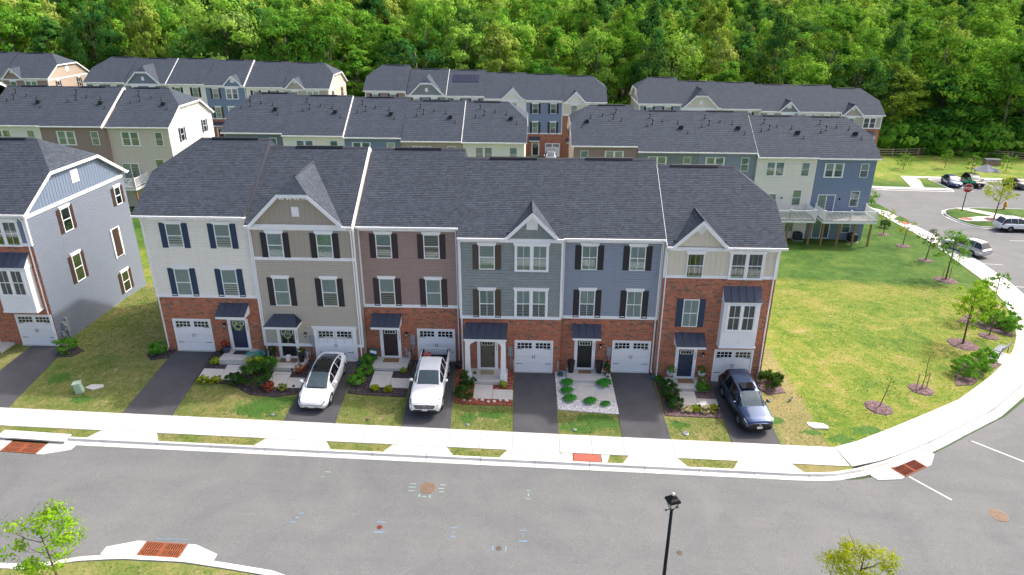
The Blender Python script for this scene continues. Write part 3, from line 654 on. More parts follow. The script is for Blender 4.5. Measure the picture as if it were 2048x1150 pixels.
# ================================================================== houses
HE, HR, OV, DEP, SL = 9.08, 12.54, .35, 10.82, 3.46/5.76
HC = 10.97
CACHE = {}
def cached(key, fn):
    if key not in CACHE: CACHE[key] = fn()
    return CACHE[key]
def clip(poly, axis, val, keep):
    out = []
    for i in range(len(poly)):
        a, b = poly[i], poly[(i+1) % len(poly)]
        ia = (a[axis] >= val-1e-9) if keep > 0 else (a[axis] <= val+1e-9); ib = (b[axis] >= val-1e-9) if keep > 0 else (b[axis] <= val+1e-9)
        if ia: out.append(a)
        if ia != ib:
            t = (val-a[axis])/(b[axis]-a[axis]); out.append(tuple(a[k]+(b[k]-a[k])*t for k in range(len(a))))
    return out
def courses(mb, pts3, exposure, lift=.014, th=.05, mi=0):
    """cover a planar convex roof facet with stepped shingle courses"""
    P = [Vector(p) for p in pts3]; n = Vector((0, 0, 0))
    for i in range(len(P)): n += (P[i]-P[0]).cross(P[(i+1) % len(P)]-P[0])
    n.normalize()
    if n.z < 0: P.reverse(); n = -n
    h = Vector((-n.y, n.x, 0)).normalized() if abs(n.z) < .9999 else Vector((1, 0, 0)); up = n.cross(h)
    if up.z < 0: up = -up; h = -h
    zmin = min(p.dot(up) for p in P); o0 = P[0]
    Q = [((p-o0).dot(h), p.dot(up)-zmin) for p in P]
    top = max(q[1] for q in Q); base = lambda q: o0+h*q[0]+up*(q[1]+zmin-o0.dot(up))
    k = 0
    while k*exposure < top-1e-4:
        a, b = k*exposure, min((k+1)*exposure, top)
        c = clip(clip(Q, 1, a, 1), 1, b, -1)
        if len(c) >= 3:
            ver = [base(q)+n*(lift*(1-(q[1]-a)/exposure)) for q in c]
            if (ver[1]-ver[0]).cross(ver[2]-ver[0]).dot(n) < 0: ver.reverse(); c = c[::-1]
            mb.quad(*ver, mi=mi)
            lo = [i for i in range(len(c)) if abs(c[i][1]-a) < 1e-6]
            if len(lo) >= 2:
                x = sorted((c[i][0], i) for i in lo); A, B = x[0][1], x[-1][1]
                d = th if k == 0 else 0
                mb.quad(base(c[A])-n*d, base(c[B])-n*d, ver[B], ver[A], mi=mi)
        k += 1
    if th:
        for i in range(len(P)):
            a, b = P[i], P[(i+1) % len(P)]; mb.quad(a-n*th, b-n*th, b, a, mi=mi)
        mb.quad(*[p-n*th for p in reversed(P)], mi=mi)
def window_mesh(w, h, kind):
    def fn():
        mb = MB(); d = .055
        t = .055
        def fr(x0, x1, z0, z1, th, y0=-.055, y1=0):
            mb.box(x0, x0+th, y0, y1, z0, z1); mb.box(x1-th, x1, y0, y1, z0, z1); mb.box(x0+th, x1-th, y0, y1, z0, z0+th); mb.box(x0+th, x1-th, y0, y1, z1-th, z1)
        units = [(-w/2, w/2)] if 'twin' not in kind else [(-w/2+.08, -.05), (.05, w/2-.08)]
        if 'twin' in kind:
            mb.box(-w/2-.02, -w/2+.079, -.075, 0, -.06, h+.0); mb.box(w/2-.079, w/2+.02, -.075, 0, -.06, h); mb.box(-.049, .049, -.075, 0, 0, h); mb.box(-w/2+.079, w/2-.079, -.075, 0, -.06, -.001)
        for a, b in units:
            fr(a, b, 0, h, t); mb.box(a+t, b-t, -.05, 0, h*.49, h*.49+.05)
            if 'mun' in kind: mb.box((a+b)/2-.012, (a+b)/2+.012, -.046, -.036, t, h-t)
        if 'head' in kind: mb.box(-w/2-.08, w/2+.08, -.085, 0, h+.002, h+.14); mb.box(-w/2-.1, w/2+.1, -.1, 0, h+.14, h+.17)
        if 'cased' in kind:
            mb.box(-w/2-.11, -w/2-.002, -.07, 0, -.08, h); mb.box(w/2+.002, w/2+.11, -.07, 0, -.08, h)
        return mb.mesh('window', 'white_trim')
    return cached(('win', round(w, 2), round(h, 2), kind), fn)
def pane_mesh(w, h):
    def fn():
        mb = MB(); mb.box(-w/2, w/2, -.034, -.028, 0, h); return mb.mesh('pane', 'glass', False)
    return cached(('pane', round(w, 2), round(h, 2)), fn)
def flat_mesh(w, h, m, y0=-.02, y1=-.012):
    def fn():
        mb = MB(); mb.box(-w/2, w/2, y0, y1, 0, h); return mb.mesh('blind', m, False)
    return cached(('flat', round(w, 2), round(h, 2), m, y0), fn)
def curtain_mesh(w, h, m):
    def fn():
        mb = MB(); n = 18
        for i in range(n):
            a, b = -w/2+w*i/n, -w/2+w*(i+1)/n; ya, yb = -.014-.012*(i % 2), -.014-.012*((i+1) % 2)
            mb.quad((a, ya, 0), (b, yb, 0), (b, yb, h), (a, ya, h))
        return mb.mesh('curtain', m, False)
    return cached(('cur', round(w, 2), round(h, 2), m), fn)
def shutter_mesh(w, h, m, plank=False):
    def fn():
        mb = MB()
        if plank:
            for i in range(3): mb.box(-w/2+w*i/3+.006, -w/2+w*(i+1)/3-.006, -.035, 0, 0, h)
            for z in (.14*h, .82*h): mb.box(-w/2, w/2, -.055, -.035, z, z+.09)
        else:
            s = .05
            mb.box(-w/2, -w/2+s, -.04, 0, 0, h); mb.box(w/2-s, w/2, -.04, 0, 0, h)
            for z in (0, h*.47, h-.07): mb.box(-w/2+s, w/2-s, -.04, 0, z, z+.07)
            mb.box(-w/2+s, w/2-s, -.025, 0, .07, h-.07)
            for za, zb_ in ((.13, h*.47-.06), (h*.47+.13, h-.13)): mb.box(-w/2+s+.04, w/2-s-.04, -.034, -.025, za, zb_)
        return mb.mesh('shutter', m)
    return cached(('sh', round(w, 2), round(h, 2), m, plank), fn)
RNG = random.Random(11)
def window(par, x, y, z0, h, w=.95, kind='head', shutter=None, rz=0, blind=None, plank=False, closed=False):
    o = put('window', window_mesh(w, h, kind), par, (x, y, z0), rz)
    units = [(0, w)] if 'twin' not in kind else [(-(w/2-.08+.05)/2, w/2-.13), ((w/2-.08+.05)/2, w/2-.13)]
    blind = blind or RNG.choice(['blind', 'curtain', 'half', 'green', 'half', 'dark', 'curtain'])
    for cx, uw in units:
        gw = uw-.11
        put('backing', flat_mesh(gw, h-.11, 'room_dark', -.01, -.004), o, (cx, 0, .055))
        if closed:
            put('closed_shutter', shutter_mesh(gw, h-.11, shutter, True), o, (cx, -.03, .055)); continue
        if blind == 'curtain': put('curtain', curtain_mesh(gw, h-.11, 'curtain'), o, (cx, 0, .055))
        elif blind in ('blind', 'half', 'green', 'tan'):
            hh = (h-.11)*(.52 if blind != 'blind' else 1.0)
            put('blind', flat_mesh(gw, hh, {'blind': 'blind', 'half': 'blind', 'green': 'blind_green', 'tan': 'blind_tan'}[blind]), o, (cx, 0, .055+(h-.11)-hh))
        put('pane', pane_mesh(gw, h*.49-.055), o, (cx, 0, .055)); put('pane', pane_mesh(gw, h*.51-.105), o, (cx, 0, h*.49+.05))
    if shutter and not closed:
        for s in (-1, 1): put('shutter', shutter_mesh(.36, h+.02, shutter, plank), o, (s*(w/2+.2), 0, 0))
    return o
def garage(par, x, y, trim=False):
    def fn():
        mb = MB(); w, h = 2.43, 2.22
        mb.box(-w/2, -w/2+.1, -.05, .12, 0, h); mb.box(w/2-.1, w/2, -.05, .12, 0, h); mb.box(-w/2+.1, w/2-.1, -.05, .12, h-.08, h)
        if trim:
            mb.box(-w/2-.13, -w/2-.002, -.06, 0, .0, h); mb.box(w/2+.002, w/2+.13, -.06, 0, .0, h); mb.box(-w/2-.2, w/2+.2, -.08, 0, h+.002, h+.14); mb.box(-w/2-.23, w/2+.23, -.1, 0, h+.14, h+.17)
        return mb.mesh('garage_door', 'white_trim')
    o = put('garage_door', cached(('gar', trim), fn), par, (x, y, 0))
    def pan():
        mb = MB(); mb.box(-1.11, 1.11, -.01, .05, .006, .522)
        for s in (-1, 1):
            for q in (0, 1): 
                x0 = s*.02 if s > 0 else -1.09; x0 += q*.54
                mb.box(x0+.03, x0+.50, -.018, -.0, .06, .47)
        return mb.mesh('door_panel', 'white_door')
    pm = cached('gpan', pan)
    def glz():
        mb = MB()
        for s in (-1, 1):
            for i in range(4):
                for j in range(2):
                    x0 = (-1.03 if s < 0 else .13)+i*.235; z0 = .07+j*.2; mb.box(x0, x0+.195, -.024, -.0185, z0, z0+.165)
        return mb.mesh('door_window', 'car_glass')
    for i in range(4): put('door_panel', pm, o, (0, 0, .02+i*.528))
    put('door_window', cached('gglz', glz), o, (0, 0, .02+3*.528))['kind'] = 'stuff'
    def hin():
        mb = MB()
        for z in (.55, 1.62):
            for s in (-1, 1): mb.box(s*1.09 if s < 0 else .72, -.72 if s < 0 else 1.09, -.03, -.018, z, z+.028)
        for s in (-1, 1): mb.tube([(s*.07, -.03, .95), (s*.07, -.06, 1.0), (s*.07, -.06, 1.13), (s*.07, -.03, 1.18)], .014, 6)
        return mb.mesh('hinge', 'dark_metal')
    put('hinge', cached('ghin', hin), o)
    mb_t = cached('gthr', lambda: MB().box(-1.22, 1.22, -.14, .05, -.25, .02).mesh('threshold', 'concrete'))
    put('threshold', mb_t, o)
    return o
DIG = {}
def door(par, x, y, m, z=.17, lights=True, wreath=False, number=None):
    def fn():
        mb = MB(); w, h = .92, 2.0
        mb.box(-w/2-.2, -w/2, -.05, .05, -.02, h+.1); mb.box(w/2, w/2+.2, -.05, .05, -.02, h+.1); mb.box(-w/2, w/2, -.05, .05, h, h+.1); mb.box(-w/2, w/2, -.08, .05, -.02, .06)
        return mb.mesh('door_frame', 'white_trim')
    f = put('door_frame', cached('dfr', fn), par, (x, y, z))
    def leaf():
        mb = MB(); mb.box(-.455, .455, -.01, .03, .065, 1.995)
        for (a, b, c, d) in ((-.36,-.05,.2,.85),(.05,.36,.2,.85),(-.36,-.05,.98,1.55),(.05,.36,.98,1.55)): mb.box(a, b, -.02, -.01, c, d)
        return mb.mesh('door', m)
    put('door', cached(('leaf', m), leaf), f)
    def lt():
        mb = MB(); mb.box(-.37, .37, -.024, -.0105, 1.66, 1.92)
        return mb.mesh('light_frame', 'white_trim')
    put('light_frame', cached('ltf', lt), f)
    def lg():
        mb = MB()
        for i in range(4): mb.box(-.33+i*.168, -.33+i*.168+.148, -.028, -.0245, 1.69, 1.89)
        return mb.mesh('pane', 'car_glass')
    put('pane', cached('ltg', lg), f)
    def hd():
        mb = MB(); mb.box(.36, .41, -.05, -.01, .95, 1.12); mb.tube([(.385, -.05, 1.0), (.30, -.07, 1.0)], .014, 6); return mb.mesh('handle', 'dark_metal')
    put('handle', cached('hdl', hd), f)
    if wreath: wreath_obj(f, 0, -.06, 1.62, wreath)
    if number: house_number(f, number)
    return f
def house_number(f, s):
    """four small dark numerals down the right jamb; too small in the photograph to read, so only strokes"""
    m = cached('numeral', lambda: MB().box(-.03, .03, -.006, 0, .09, .105).box(.015, .03, -.006, 0, .0, .09).box(-.03, .015, -.006, 0, .0, .015).mesh('house_number', 'black_plastic'))
    for i in range(4): put('house_number', m, f, (.565, -.0505, 1.74-i*.15))
def wreath_obj(f, x, y, z, tone):
    mb = MB(); rr = random.Random(5)
    for i in range(260):
        a = rr.random()*6.283; r = .23+rr.uniform(-.07, .07); c = Vector((x+r*math.cos(a), y+rr.uniform(-.05, .02), z+r*math.sin(a)))
        d = Vector((rr.uniform(-1, 1), rr.uniform(-.6, .2), rr.uniform(-1, 1))).normalized()*.055; e = d.orthogonal().normalized()*.02
        mb.quad(c-d, c+e, c+d, c-e, mi=rr.choice([0, 0, 1]))
    mb.tube([(x+.2*math.cos(i*.52), y, z+.2*math.sin(i*.52)) for i in range(13)], .02, 6, caps=False)
    o = mb.build('wreath', ['leaf_green' if tone == 1 else 'leaf_yellowgreen', 'flower_white'], None)
    M = f.matrix_world if False else None
    o.parent = f
    o['label'] = 'leafy wreath hung on the front door'
    o.name = 'wreath'
def canopy(par, x, y, z0, z1, w, dep, hip=False, posts=False):
    """standing seam roof: front edge low at z0, back at z1"""
    o = put('door_canopy', None, par, (x, y, 0)); fh = .17
    mb = MB(); 
    mb.box(-w/2, w/2, -dep, -dep+.03, z0-fh, z0-.004)                       # fascia
    mb.box(-w/2+.0, w/2-.0, -dep+.03, -.0, z0-fh, z0-fh+.03)
    if not hip:
        for s in (-1, 1): mb.prism([(-dep+.03, z0-fh+.03), (0, z0-fh+.03), (0, z1-.02), (-dep+.03, z0-.01)], 'x', s*(w/2)-(.03 if s > 0 else 0), s*(w/2)+(.03 if s < 0 else 0))
    else:
        for s in (-1, 1): mb.box(min(s*w/2, s*(w/2-.03)), max(s*w/2, s*(w/2-.03)), -dep+.03, 0, z0-fh+.03, z0-.004)
    for s in (-1, 1): mb.box(s*(w/2-.22)-.06, s*(w/2-.22)+.06, -dep*.55, -.0, z0-fh-.12, z0-fh)
    mb.build('fascia', 'white_trim', o)
    ins = .42 if hip else 0
    n = max(3, round(w/.42)); 
    for i in range(n):
        a, b = -w/2-.03+(w+.06)*i/n, -w/2-.03+(w+.06)*(i+1)/n
        def up(t): return max(-w/2+ins, min(w/2-ins, t)) if hip else t
        mb = MB(); A = (a, -dep-.04, z0); B = (b, -dep-.04, z0); Ct = (up(b), -.0, z1); D = (up(a), -.0, z1)
        nv = Vector((0, -(z1-z0), dep)).normalized()*.02
        T = [Vector(q)+nv for q in (A, B, Ct, D)]
        mb.quad(*T); mb.quad(Vector(A), Vector(B), T[1], T[0])
        mb.quad(Vector(A), T[0], T[3], Vector(D)); mb.quad(Vector(B), Vector(Ct), T[2], T[1])
        if i: mb.tube([Vector(T[0])+nv*.6, Vector(T[3])+nv*.6], .014, 4)
        mb.build('roof_panel', 'canopy_metal', o)
    if hip:
        for s in (-1, 1):
            mb = MB(); q = [(s*(w/2+.03), -dep-.04, z0+.012), (s*(w/2-ins), 0, z1+.012), (s*(w/2+.03), 0, z0+.012)]
            mb.quad(*(q if s > 0 else q[::-1])); mb.quad(*(q[::-1] if s > 0 else q)); mb.build('roof_panel', 'canopy_metal', o)
    if posts:
        for s in (-1, 1):
            mb = MB(); cx = s*(w/2-.2)
            mb.prism([(cx-.17, .16), (cx+.17, .16), (cx+.13, z0-fh), (cx-.13, z0-fh)], 'y', -dep+.03, -dep+.33); mb.box(cx-.2, cx+.2, -dep+.0, -dep+.36, .15, .42)
            mb.prism([(cx-s*.13, z0-fh), (cx-s*.5, z0-fh), (cx-s*.42, z0-fh-.1), (cx-s*.22, z0-fh-.22), (cx-s*.13, z0-fh-.4)], 'y', -dep+.1, -dep+.2)
            mb.build('post', 'white_trim', o)
    return o
def bracket_mesh():
    return cached('brk', lambda: MB().box(-.13, -.05, -.26, 0, -.14, 0).box(.05, .13, -.26, 0, -.14, 0).mesh('bracket', 'white_trim'))
def downspout(par, x, y=-.0, z1=8.75, z0=.1, rear=False):
    key = ('dsp', round(z1, 2), round(z0, 2))
    def fn():
        mb = MB(); mb.tube([(0, -.28, z1+.12), (0, -.24, z1), (0, -.07, z1-.2), (0, -.06, z1-.4), (0, -.06, z0+.25), (0, -.08, z0+.12), (0, -.3, z0)], .042, 6); return mb.mesh('downspout', 'white_trim')
    return put('downspout', cached(key, fn), par, (x, y, 0), R(180) if rear else 0)
def front_gable(par, xc, hw, clipped, m_wall, roofm, exp, vent=True, W=6.2, lx=.0):
    """gable standing over the front wall; z from the eave line"""
    zb = HE-.12; pitch = .97; zp = zb+hw*pitch; yb = -OV+(zp-HE)/SL; yf = -OV-.02
    g = put('front_gable', None, par)
    mb = MB(); zc = zb+1.98 if clipped else zp; ht = hw-(zc-zb)/pitch
    A = (xc-hw, yf, zb); B = (xc+hw, yf, zb)
    if clipped:
        yh = yf+(zp-zc)/.95
        courses(mb, [A, (xc-ht, yf, zc), (xc, yh, zp), (xc, yb, zp), (xc-hw, yf+.02, zb+.01)][:4], exp, th=0); courses(mb, [B, (xc+ht, yf, zc), (xc, yh, zp), (xc, yb, zp)], exp, th=0)
        courses(mb, [(xc-ht, yf, zc), (xc+ht, yf, zc), (xc, yh, zp)], exp, th=0)
        prof = [(xc-hw, zb), (xc-ht, zc), (xc+ht, zc), (xc+hw, zb)]
    else:
        courses(mb, [A, (xc, yf, zp), (xc, yb, zp)], exp, th=0); courses(mb, [B, (xc, yf, zp), (xc, yb, zp)], exp, th=0)
        prof = [(xc-hw, zb), (xc, zp), (xc+hw, zb)]
    mb.build('gable_roof', roofm, g)
    mb = MB(); rc_w = .1
    mb.tube([(xc, (yh if clipped else yf), zp+.01), (xc, yb, zp+.01)], .055, 5); mb.build('ridge_cap', 'ridge_cap', g)
    # rake boards
    t = .2; mb = MB()
    for i in range(len(prof)-1):
        (x0, z0), (x1, z1) = prof[i], prof[i+1]; d = Vector((x1-x0, z1-z0)).normalized(); nn = Vector((d.y, -d.x))*t
        ex = d*.0
        mb.prism([(x0, z0), (x1, z1), (x1+nn.x, z1+nn.y), (x0+nn.x, z0+nn.y)], 'y', yf-.01-.002*i, yf+.03)
        mb.prism([(x0+nn.x*.3, z0+nn.y*.3), (x1+nn.x*.3, z1+nn.y*.3), (x1+nn.x*.55, z1+nn.y*.55), (x0+nn.x*.55, z0+nn.y*.55)], 'y', yf+.03, 0)
    for s in (-1, 1): mb.box(xc+s*(hw-.2)-.24, xc+s*(hw-.2)+.24, yf+.031, -.0, zb-.16, zb-.005)
    if clipped: mb.box(xc-hw+.3, xc+hw-.3, -.09, -.05, zb-.08, zb+.1)
    mb.build('rake_trim', 'white_trim', g)
    # wall inside the gable
    inner = [(p[0]+(xc-p[0])*.06, p[1]-.06) for p in prof]
    if m_wall.startswith('board'):
        z_at = lambda x: min(zc-.12, zb+(hw-abs(x-xc))*pitch-.12); x = xc-hw+.2
        while x < xc+hw-.2:
            x1 = min(x+.3, xc+hw-.2); mbx = MB()
            pl = [(x+.008, zb-.25), (x1-.008, zb-.25), (x1-.008, max(zb-.2, z_at(x1)))]
            if x < xc < x1 and not clipped: pl.append((xc, z_at(xc)))
            pl.append((x+.008, max(zb-.2, z_at(x)))); mbx.prism(pl, 'y', -.028, .02); mbx.box(x-.02, x+.02, -.045, -.028, zb-.25, max(zb-.2, min(z_at(x-.02), z_at(x+.02))))
            mbx.build('board', m_wall, g); x = x1
    else:
        mbx = MB(); z = zb-.2; p = .127 if m_wall != 'shake' else .18
        while z < zc-.15:
            z1 = min(z+p, zc-.13); a = hw-.18-max(0, (z1-zb))/pitch; 
            if a > .03: mbx.quad((xc-a, -.032, z), (xc+a, -.032, z), (xc+a, -.018, z1), (xc-a, -.018, z1))
            z += p
        mbx.quad((xc-hw+.2, -.017, zb-.2), (xc+hw-.2, -.017, zb-.2), (xc, -.017, zp-.25)); mbx.build('gable_wall', m_wall, g)
    if clipped:
        for i in range(4): put('bracket', bracket_mesh(), g, (xc-ht*.75+i*ht*.5, 0, zc-.2))
        MB().box(xc-.22, xc+.22, -.07, -.045, zb+.58, zb+1.18).build('gable_vent', 'white_trim', g)
    elif vent == 'diamond':
        MB().prism([(xc-.3, zp-.62), (xc, zp-.92), (xc+.3, zp-.62), (xc, zp-.32)], 'y', -.075, -.045).build('gable_vent', 'white_trim', g)
    else:
        MB().prism([(xc-.33, zp-1.12), (xc+.33, zp-1.12), (xc+.33, zp-.5), (xc, zp-.2), (xc-.33, zp-.5)], 'y', -.075, -.045).build('gable_vent', 'white_trim', g)
    return g
def bay(par, xc, w=2.16, z0=2.64, zt=5.72, zr=6.48, dep=.62, curtain='dark'):
    o = MB().box(xc-w/2, xc+w/2, -dep, 0, z0, zt).box(xc-w/2-.04, xc+w/2+.04, -dep-.04, 0, z0-.03, z0+.08).box(xc-w/2-.05, xc+w/2+.05, -dep-.05, 0, zt-.12, zt).box(xc-w/2+.08, xc-.04, -dep-.012, -dep, z0+.2, z0+.95).box(xc+.04, xc+w/2-.08, -dep-.012, -dep, z0+.2, z0+.95).build('bay_window', 'white_door', par)
    n = 5
    for i in range(n):
        a, b = xc-w/2-.05+(w+.1)*i/n, xc-w/2-.05+(w+.1)*(i+1)/n; mb = MB()
        mb.prism([(-dep-.1, zt+.005), (0, zr), (0, zr+.03), (-dep-.1, zt+.035)], 'x', a+.002, b-.002)
        if i: mb.tube([(a, -dep-.1, zt+.05), (a, 0, zr+.045)], .014, 4)
        mb.build('roof_panel', 'canopy_metal', o)
    mb = MB()
    for s in (-1, 1): mb.prism([(-dep-.02, zt+.001), (0, zt+.001), (0, zr-.02)], 'x', xc+s*(w/2)-.02, xc+s*(w/2)+.02)
    mb.build('cheek', 'white_trim', o)
    window(par, xc, -dep, 3.84, 1.70, 1.76, 'twin mun', None, 0, curtain)
def lamp(par, x, y, z):
    def fn():
        mb = MB(); mb.box(-.06, .06, -.03, 0, -.1, .1); mb.tube([(0, -.02, .05), (0, -.12, .1)], .015, 6); mb.lathe([(.03, .15), (.1, .07), (.085, .06), (.085, .05)], (0, -.14, 0), 8); mb.lathe([(.05, -.17), (.06, -.15), (.03, -.2)], (0, -.14, 0), 8)
        for i in range(4): t = i*1.57+.78; mb.tube([(.07*math.cos(t), -.14+.07*math.sin(t), .06), (.05*math.cos(t), -.14+.05*math.sin(t), -.16)], .008, 4)
        return mb.mesh('wall_lamp', 'dark_metal')
    o = put('wall_lamp', cached('wlm', fn), par, (x, y, z))
    put('lamp_glass', cached('wlg', lambda: MB().lathe([(.045, -.15), (.065, .05)], (0, -.14, 0), 8).mesh('lamp_glass', 'lamp_glass')), o)
def meter(par, x, y):
    def fn():
        mb = MB(); mb.box(-.14, .14, -.12, 0, 1.15, 1.75); mb.lathe([(.085, -.17), (.085, -.12)], (0, 0, 1.5), 12, axis='y'); return mb.mesh('electric_meter', 'drain_grey')
    o = put('electric_meter', cached('mtr', fn), par, (x, y, 0))
    put('conduit', cached('cnd', lambda: MB().tube([(0, -.06, 1.15), (0, -.06, .1)], .035, 6).tube([(.08, -.05, 1.15), (.08, -.05, .9)], .02, 6).mesh('conduit', 'drain_grey')), o)
def gasmeter(par, x, y, z=0):
    def fn():
        mb = MB(); mb.box(-.12, .12, -.3, -.1, .4, .65); mb.tube([(-.1, -.2, 0), (-.1, -.2, .4)], .02, 6); mb.tube([(.1, -.2, .65), (.1, -.2, .8), (.1, -.02, .8)], .02, 6); mb.lathe([(.09, -.04), (.09, .04)], (-.1, -.2, .8), 10, axis='y'); mb.tube([(-.1, -.2, .65), (-.1, -.2, .8)], .02, 6)
        return mb.mesh('gas_meter', 'drain_grey')
    put('gas_meter', cached('gas', fn), par, (x, y, z))
def roof_pipe_mesh(h, cap):
    def fn():
        mb = MB(); mb.lathe([(.13, -.12), (.12, .05), (.05, .08)], n=10); mb.lathe([(.045, .0), (.045, h)], n=8)
        if cap: mb.lathe([(.09, h-.12), (.1, h), (.09, h+.06), (.03, h+.09)], n=10)
        return mb.mesh('vent_pipe', 'black_plastic')
    return cached(('pipe', h, cap), fn)
def house(name, label, X0, X1, Y, Z, spec, back=False, group=None, far=False, joined=True):
    W = X1-X0
    t = thing(name, label, 'townhouse', (X1, Y, Z) if back else (X0, Y, Z), R(180) if back else 0, group)
    S = spec.get; e = .006; exp = .15 if not far else .3; lap = .15 if not far else .18; pitchlap = lap
    roofm = 'shingle' if not far else 'shingle_far'
    ms = S('side', 'siding_cream'); brick = S('brick', 3.68); up = S('upper')            # (z, material) for a changed top storey
    if back:
        spec = dict(spec)
        for k_ in ('clip', 'rake', 'exposed'):
            spec[k_+'L'], spec[k_+'R'] = spec.get(k_+'R'), spec.get(k_+'L')
        S = spec.get
    clipL, clipR = S('clipL'), S('clipR')
    # -------- walls: a plain core with cladding laid on
    mb = MB(); zt = HE-.1
    ridge_z = HR-.12; yr = DEP/2
    prof = [(0, -1.2), (DEP, -1.2), (DEP, HE+.02), (yr, ridge_z), (0, HE+.02)]
    def endprof(c): 
        if not c: return prof
        return prof
    mb.prism([(.03, -1.2), (DEP-.03, -1.2), (DEP-.03, HE-.02), (DEP-.4, HE+.1), (yr+2.3, HC-.25), (yr-2.3, HC-.25), (.4, HE+.1), (.03, HE-.02)], 'x', e+.02, W-e-.02)
    mb.build('wall', ms, t)
    zb = brick
    if zb > 0:
        mb = MB(); mb.box(e, W-e, -.012, .03, -1.2, zb)
        o = mb.build('brick_wall', 'brick', t)
    top = up[0] if up else zt
    if top > zb+.05:
        mb = MB(); mb.laps((e, .0), (W-e, .0), zb, top, .18 if ms == 'shake' else lap); mb.build('siding', ms, t)
    if up:
        if up[1].startswith('board'):
            n = max(8, round(W/.3))
            bm_ = cached(('brd', round(W/n, 3), round(zt-up[0], 2), up[1]), lambda: MB().box(.008, W/n-.008, -.028, .02, 0, zt-up[0]).box(-.02, .02, -.046, -.028, 0, zt-up[0]).mesh('board', up[1]))
            if far:
                mb = MB()
                for i in range(n): mb.box(W*i/n+.008+e, W*(i+1)/n-.008-e, -.028, .02, up[0], zt)
                mb.build('board_panel', up[1], t)
            else:
                for i in range(n): put('board', bm_, t, (W*i/n, 0, up[0]))
        else:
            mb = MB(); mb.laps((e, 0), (W-e, 0), up[0], zt, lap); mb.build('siding', up[1], t)
    # rear wall siding
    mb = MB(); mb.laps((W-e, DEP), (e, DEP), -.02, zt, lap); mb.build('siding', ms if not S('rear') else S('rear'), t)
    mb = MB(); mb.box(e, W-e, DEP-.02, DEP+.03, -1.2, -.02); mb.build('foundation', 'concrete_walk', t)
    # side walls and their gables
    for side, cl in (('L', clipL), ('R', clipR)):
        x = e if side == 'L' else W-e; m2 = S('sidem', ms)
        mb = MB(); a, b = ((x, DEP), (x, 0)) if side == 'L' else ((x, 0), (x, DEP))
        if cl or S('exposed'+side):
            mb.laps(a, b, -.3, HE-.35, lap)
        if cl:
            mb.build('siding', m2, t); s_ = -1 if side == 'L' else 1
            gw = put('side_gable', None, t); y = .0; z_at = lambda yy: min(HC-.12, HE-.05+(min(yy, DEP-yy)+OV)*SL-.12)
            z0 = HE-.2
            if not far:
                n = 36
                for i in range(n):
                    y0, y1 = DEP*i/n, DEP*(i+1)/n; mbx = MB()
                    mbx.prism([(y0+.008, z0), (y1-.008, z0), (y1-.008, z_at(y1)), (y0+.008, z_at(y0))], 'x', x, x+s_*.024); mbx.box(min(x+s_*.024, x+s_*.04), max(x+s_*.024, x+s_*.04), y0-.02 if i else 0, y0+.02, z0, min(z_at(y0), z_at(y0+.02)))
                    mbx.build('board', S('gablem', 'board_blue'), gw)
            else:
                mbx = MB(); mbx.prism([(0, z0), (DEP, z0), (DEP, z_at(DEP)), (yr+2.2, HC-.12), (yr-2.2, HC-.12), (0, z_at(0))], 'x', x, x+s_*.024); mbx.build('gable_wall', m2, gw)
            mbx = MB(); mbx.box(min(x, x+s_*.06), max(x, x+s_*.06), 0, DEP, HE-.42, HE-.2)
            yc = (HC-HE)/SL-OV; xx = x+s_*(OV-.08)
            pr = [(-OV, HE), (yc, HC), (DEP-yc, HC), (DEP+OV, HE)]
            for i in range(3):
                (y0, q0), (y1, q1) = pr[i], pr[i+1]; d = Vector((y1-y0, q1-q0)).normalized(); nn = Vector((d.y, -d.x))*.22
                mbx.prism([(y0, q0-.02), (y1, q1-.02), (y1+nn.x, q1+nn.y), (y0+nn.x, q0+nn.y)], 'x', xx, xx+s_*(.04+.002*i))
                mbx.prism([(y0+nn.x*.5, q0+nn.y*.5), (y1+nn.x*.5, q1+nn.y*.5), (y1+nn.x*.7, q1+nn.y*.7), (y0+nn.x*.7, q0+nn.y*.7)], 'x', x, xx)
            mbx.build('rake_trim', 'white_trim', gw)
            mbx = MB(); mbx.box(min(x+s_*.03, x+s_*.07), max(x+s_*.03, x+s_*.07), yr-.38, yr+.38, HE+.55, HE+1.4); mbx.build('gable_vent', 'white_trim', gw)
        else:
            # the strip of party wall that shows where the row steps
            mb.prism([(-.0, HE-.4), (0, HE), (yr, HR-.08), (DEP, HE), (DEP, HE-.4), (yr, HR-.8)], 'x', x-.01, x+.0005) if False else None
            if mb.f: mb.build('siding', m2, t)
            else:
                mb.prism([(0, -1.2), (DEP, -1.2), (DEP, HE), (yr, HR-.1), (0, HE)], 'x', x-(.0 if side == 'L' else .02), x+(.02 if side == 'L' else .0)); mb.build('party_wall', m2 if S('rake'+side) else 'ridge_cap', t)
    # corner boards, belts
    mb = MB()
    for x, s_ in ((e, 1), (W-e, -1)):
        a, b = sorted((x, x+s_*.11)); mb.box(a-(.03 if s_ > 0 and clipL else 0), b+(.03 if s_ < 0 and clipR else 0), -.05, .1 if True else 0, -.1 if zb < .1 else zb, zt)
    if zb > 0: mb.box(e, W-e, -.055, -.0, zb, zb+.2)
    if up and abs(up[0]-zb) > .3: mb.box(e, W-e, -.055, 0, up[0]-.05, up[0]+.15)
    mb.box(e+.12, W-e-.12, -.06, 0, HE-.38, HE-.14)
    mb.build('trim', 'white_trim', t)
    # -------- roof
    xl = -OV+.05 if clipL else 0; xr_ = W+OV-.05 if clipR else W
    run = DEP/2+OV; tc = (HC-HE)/SL; ins = (HR-HC)/.72
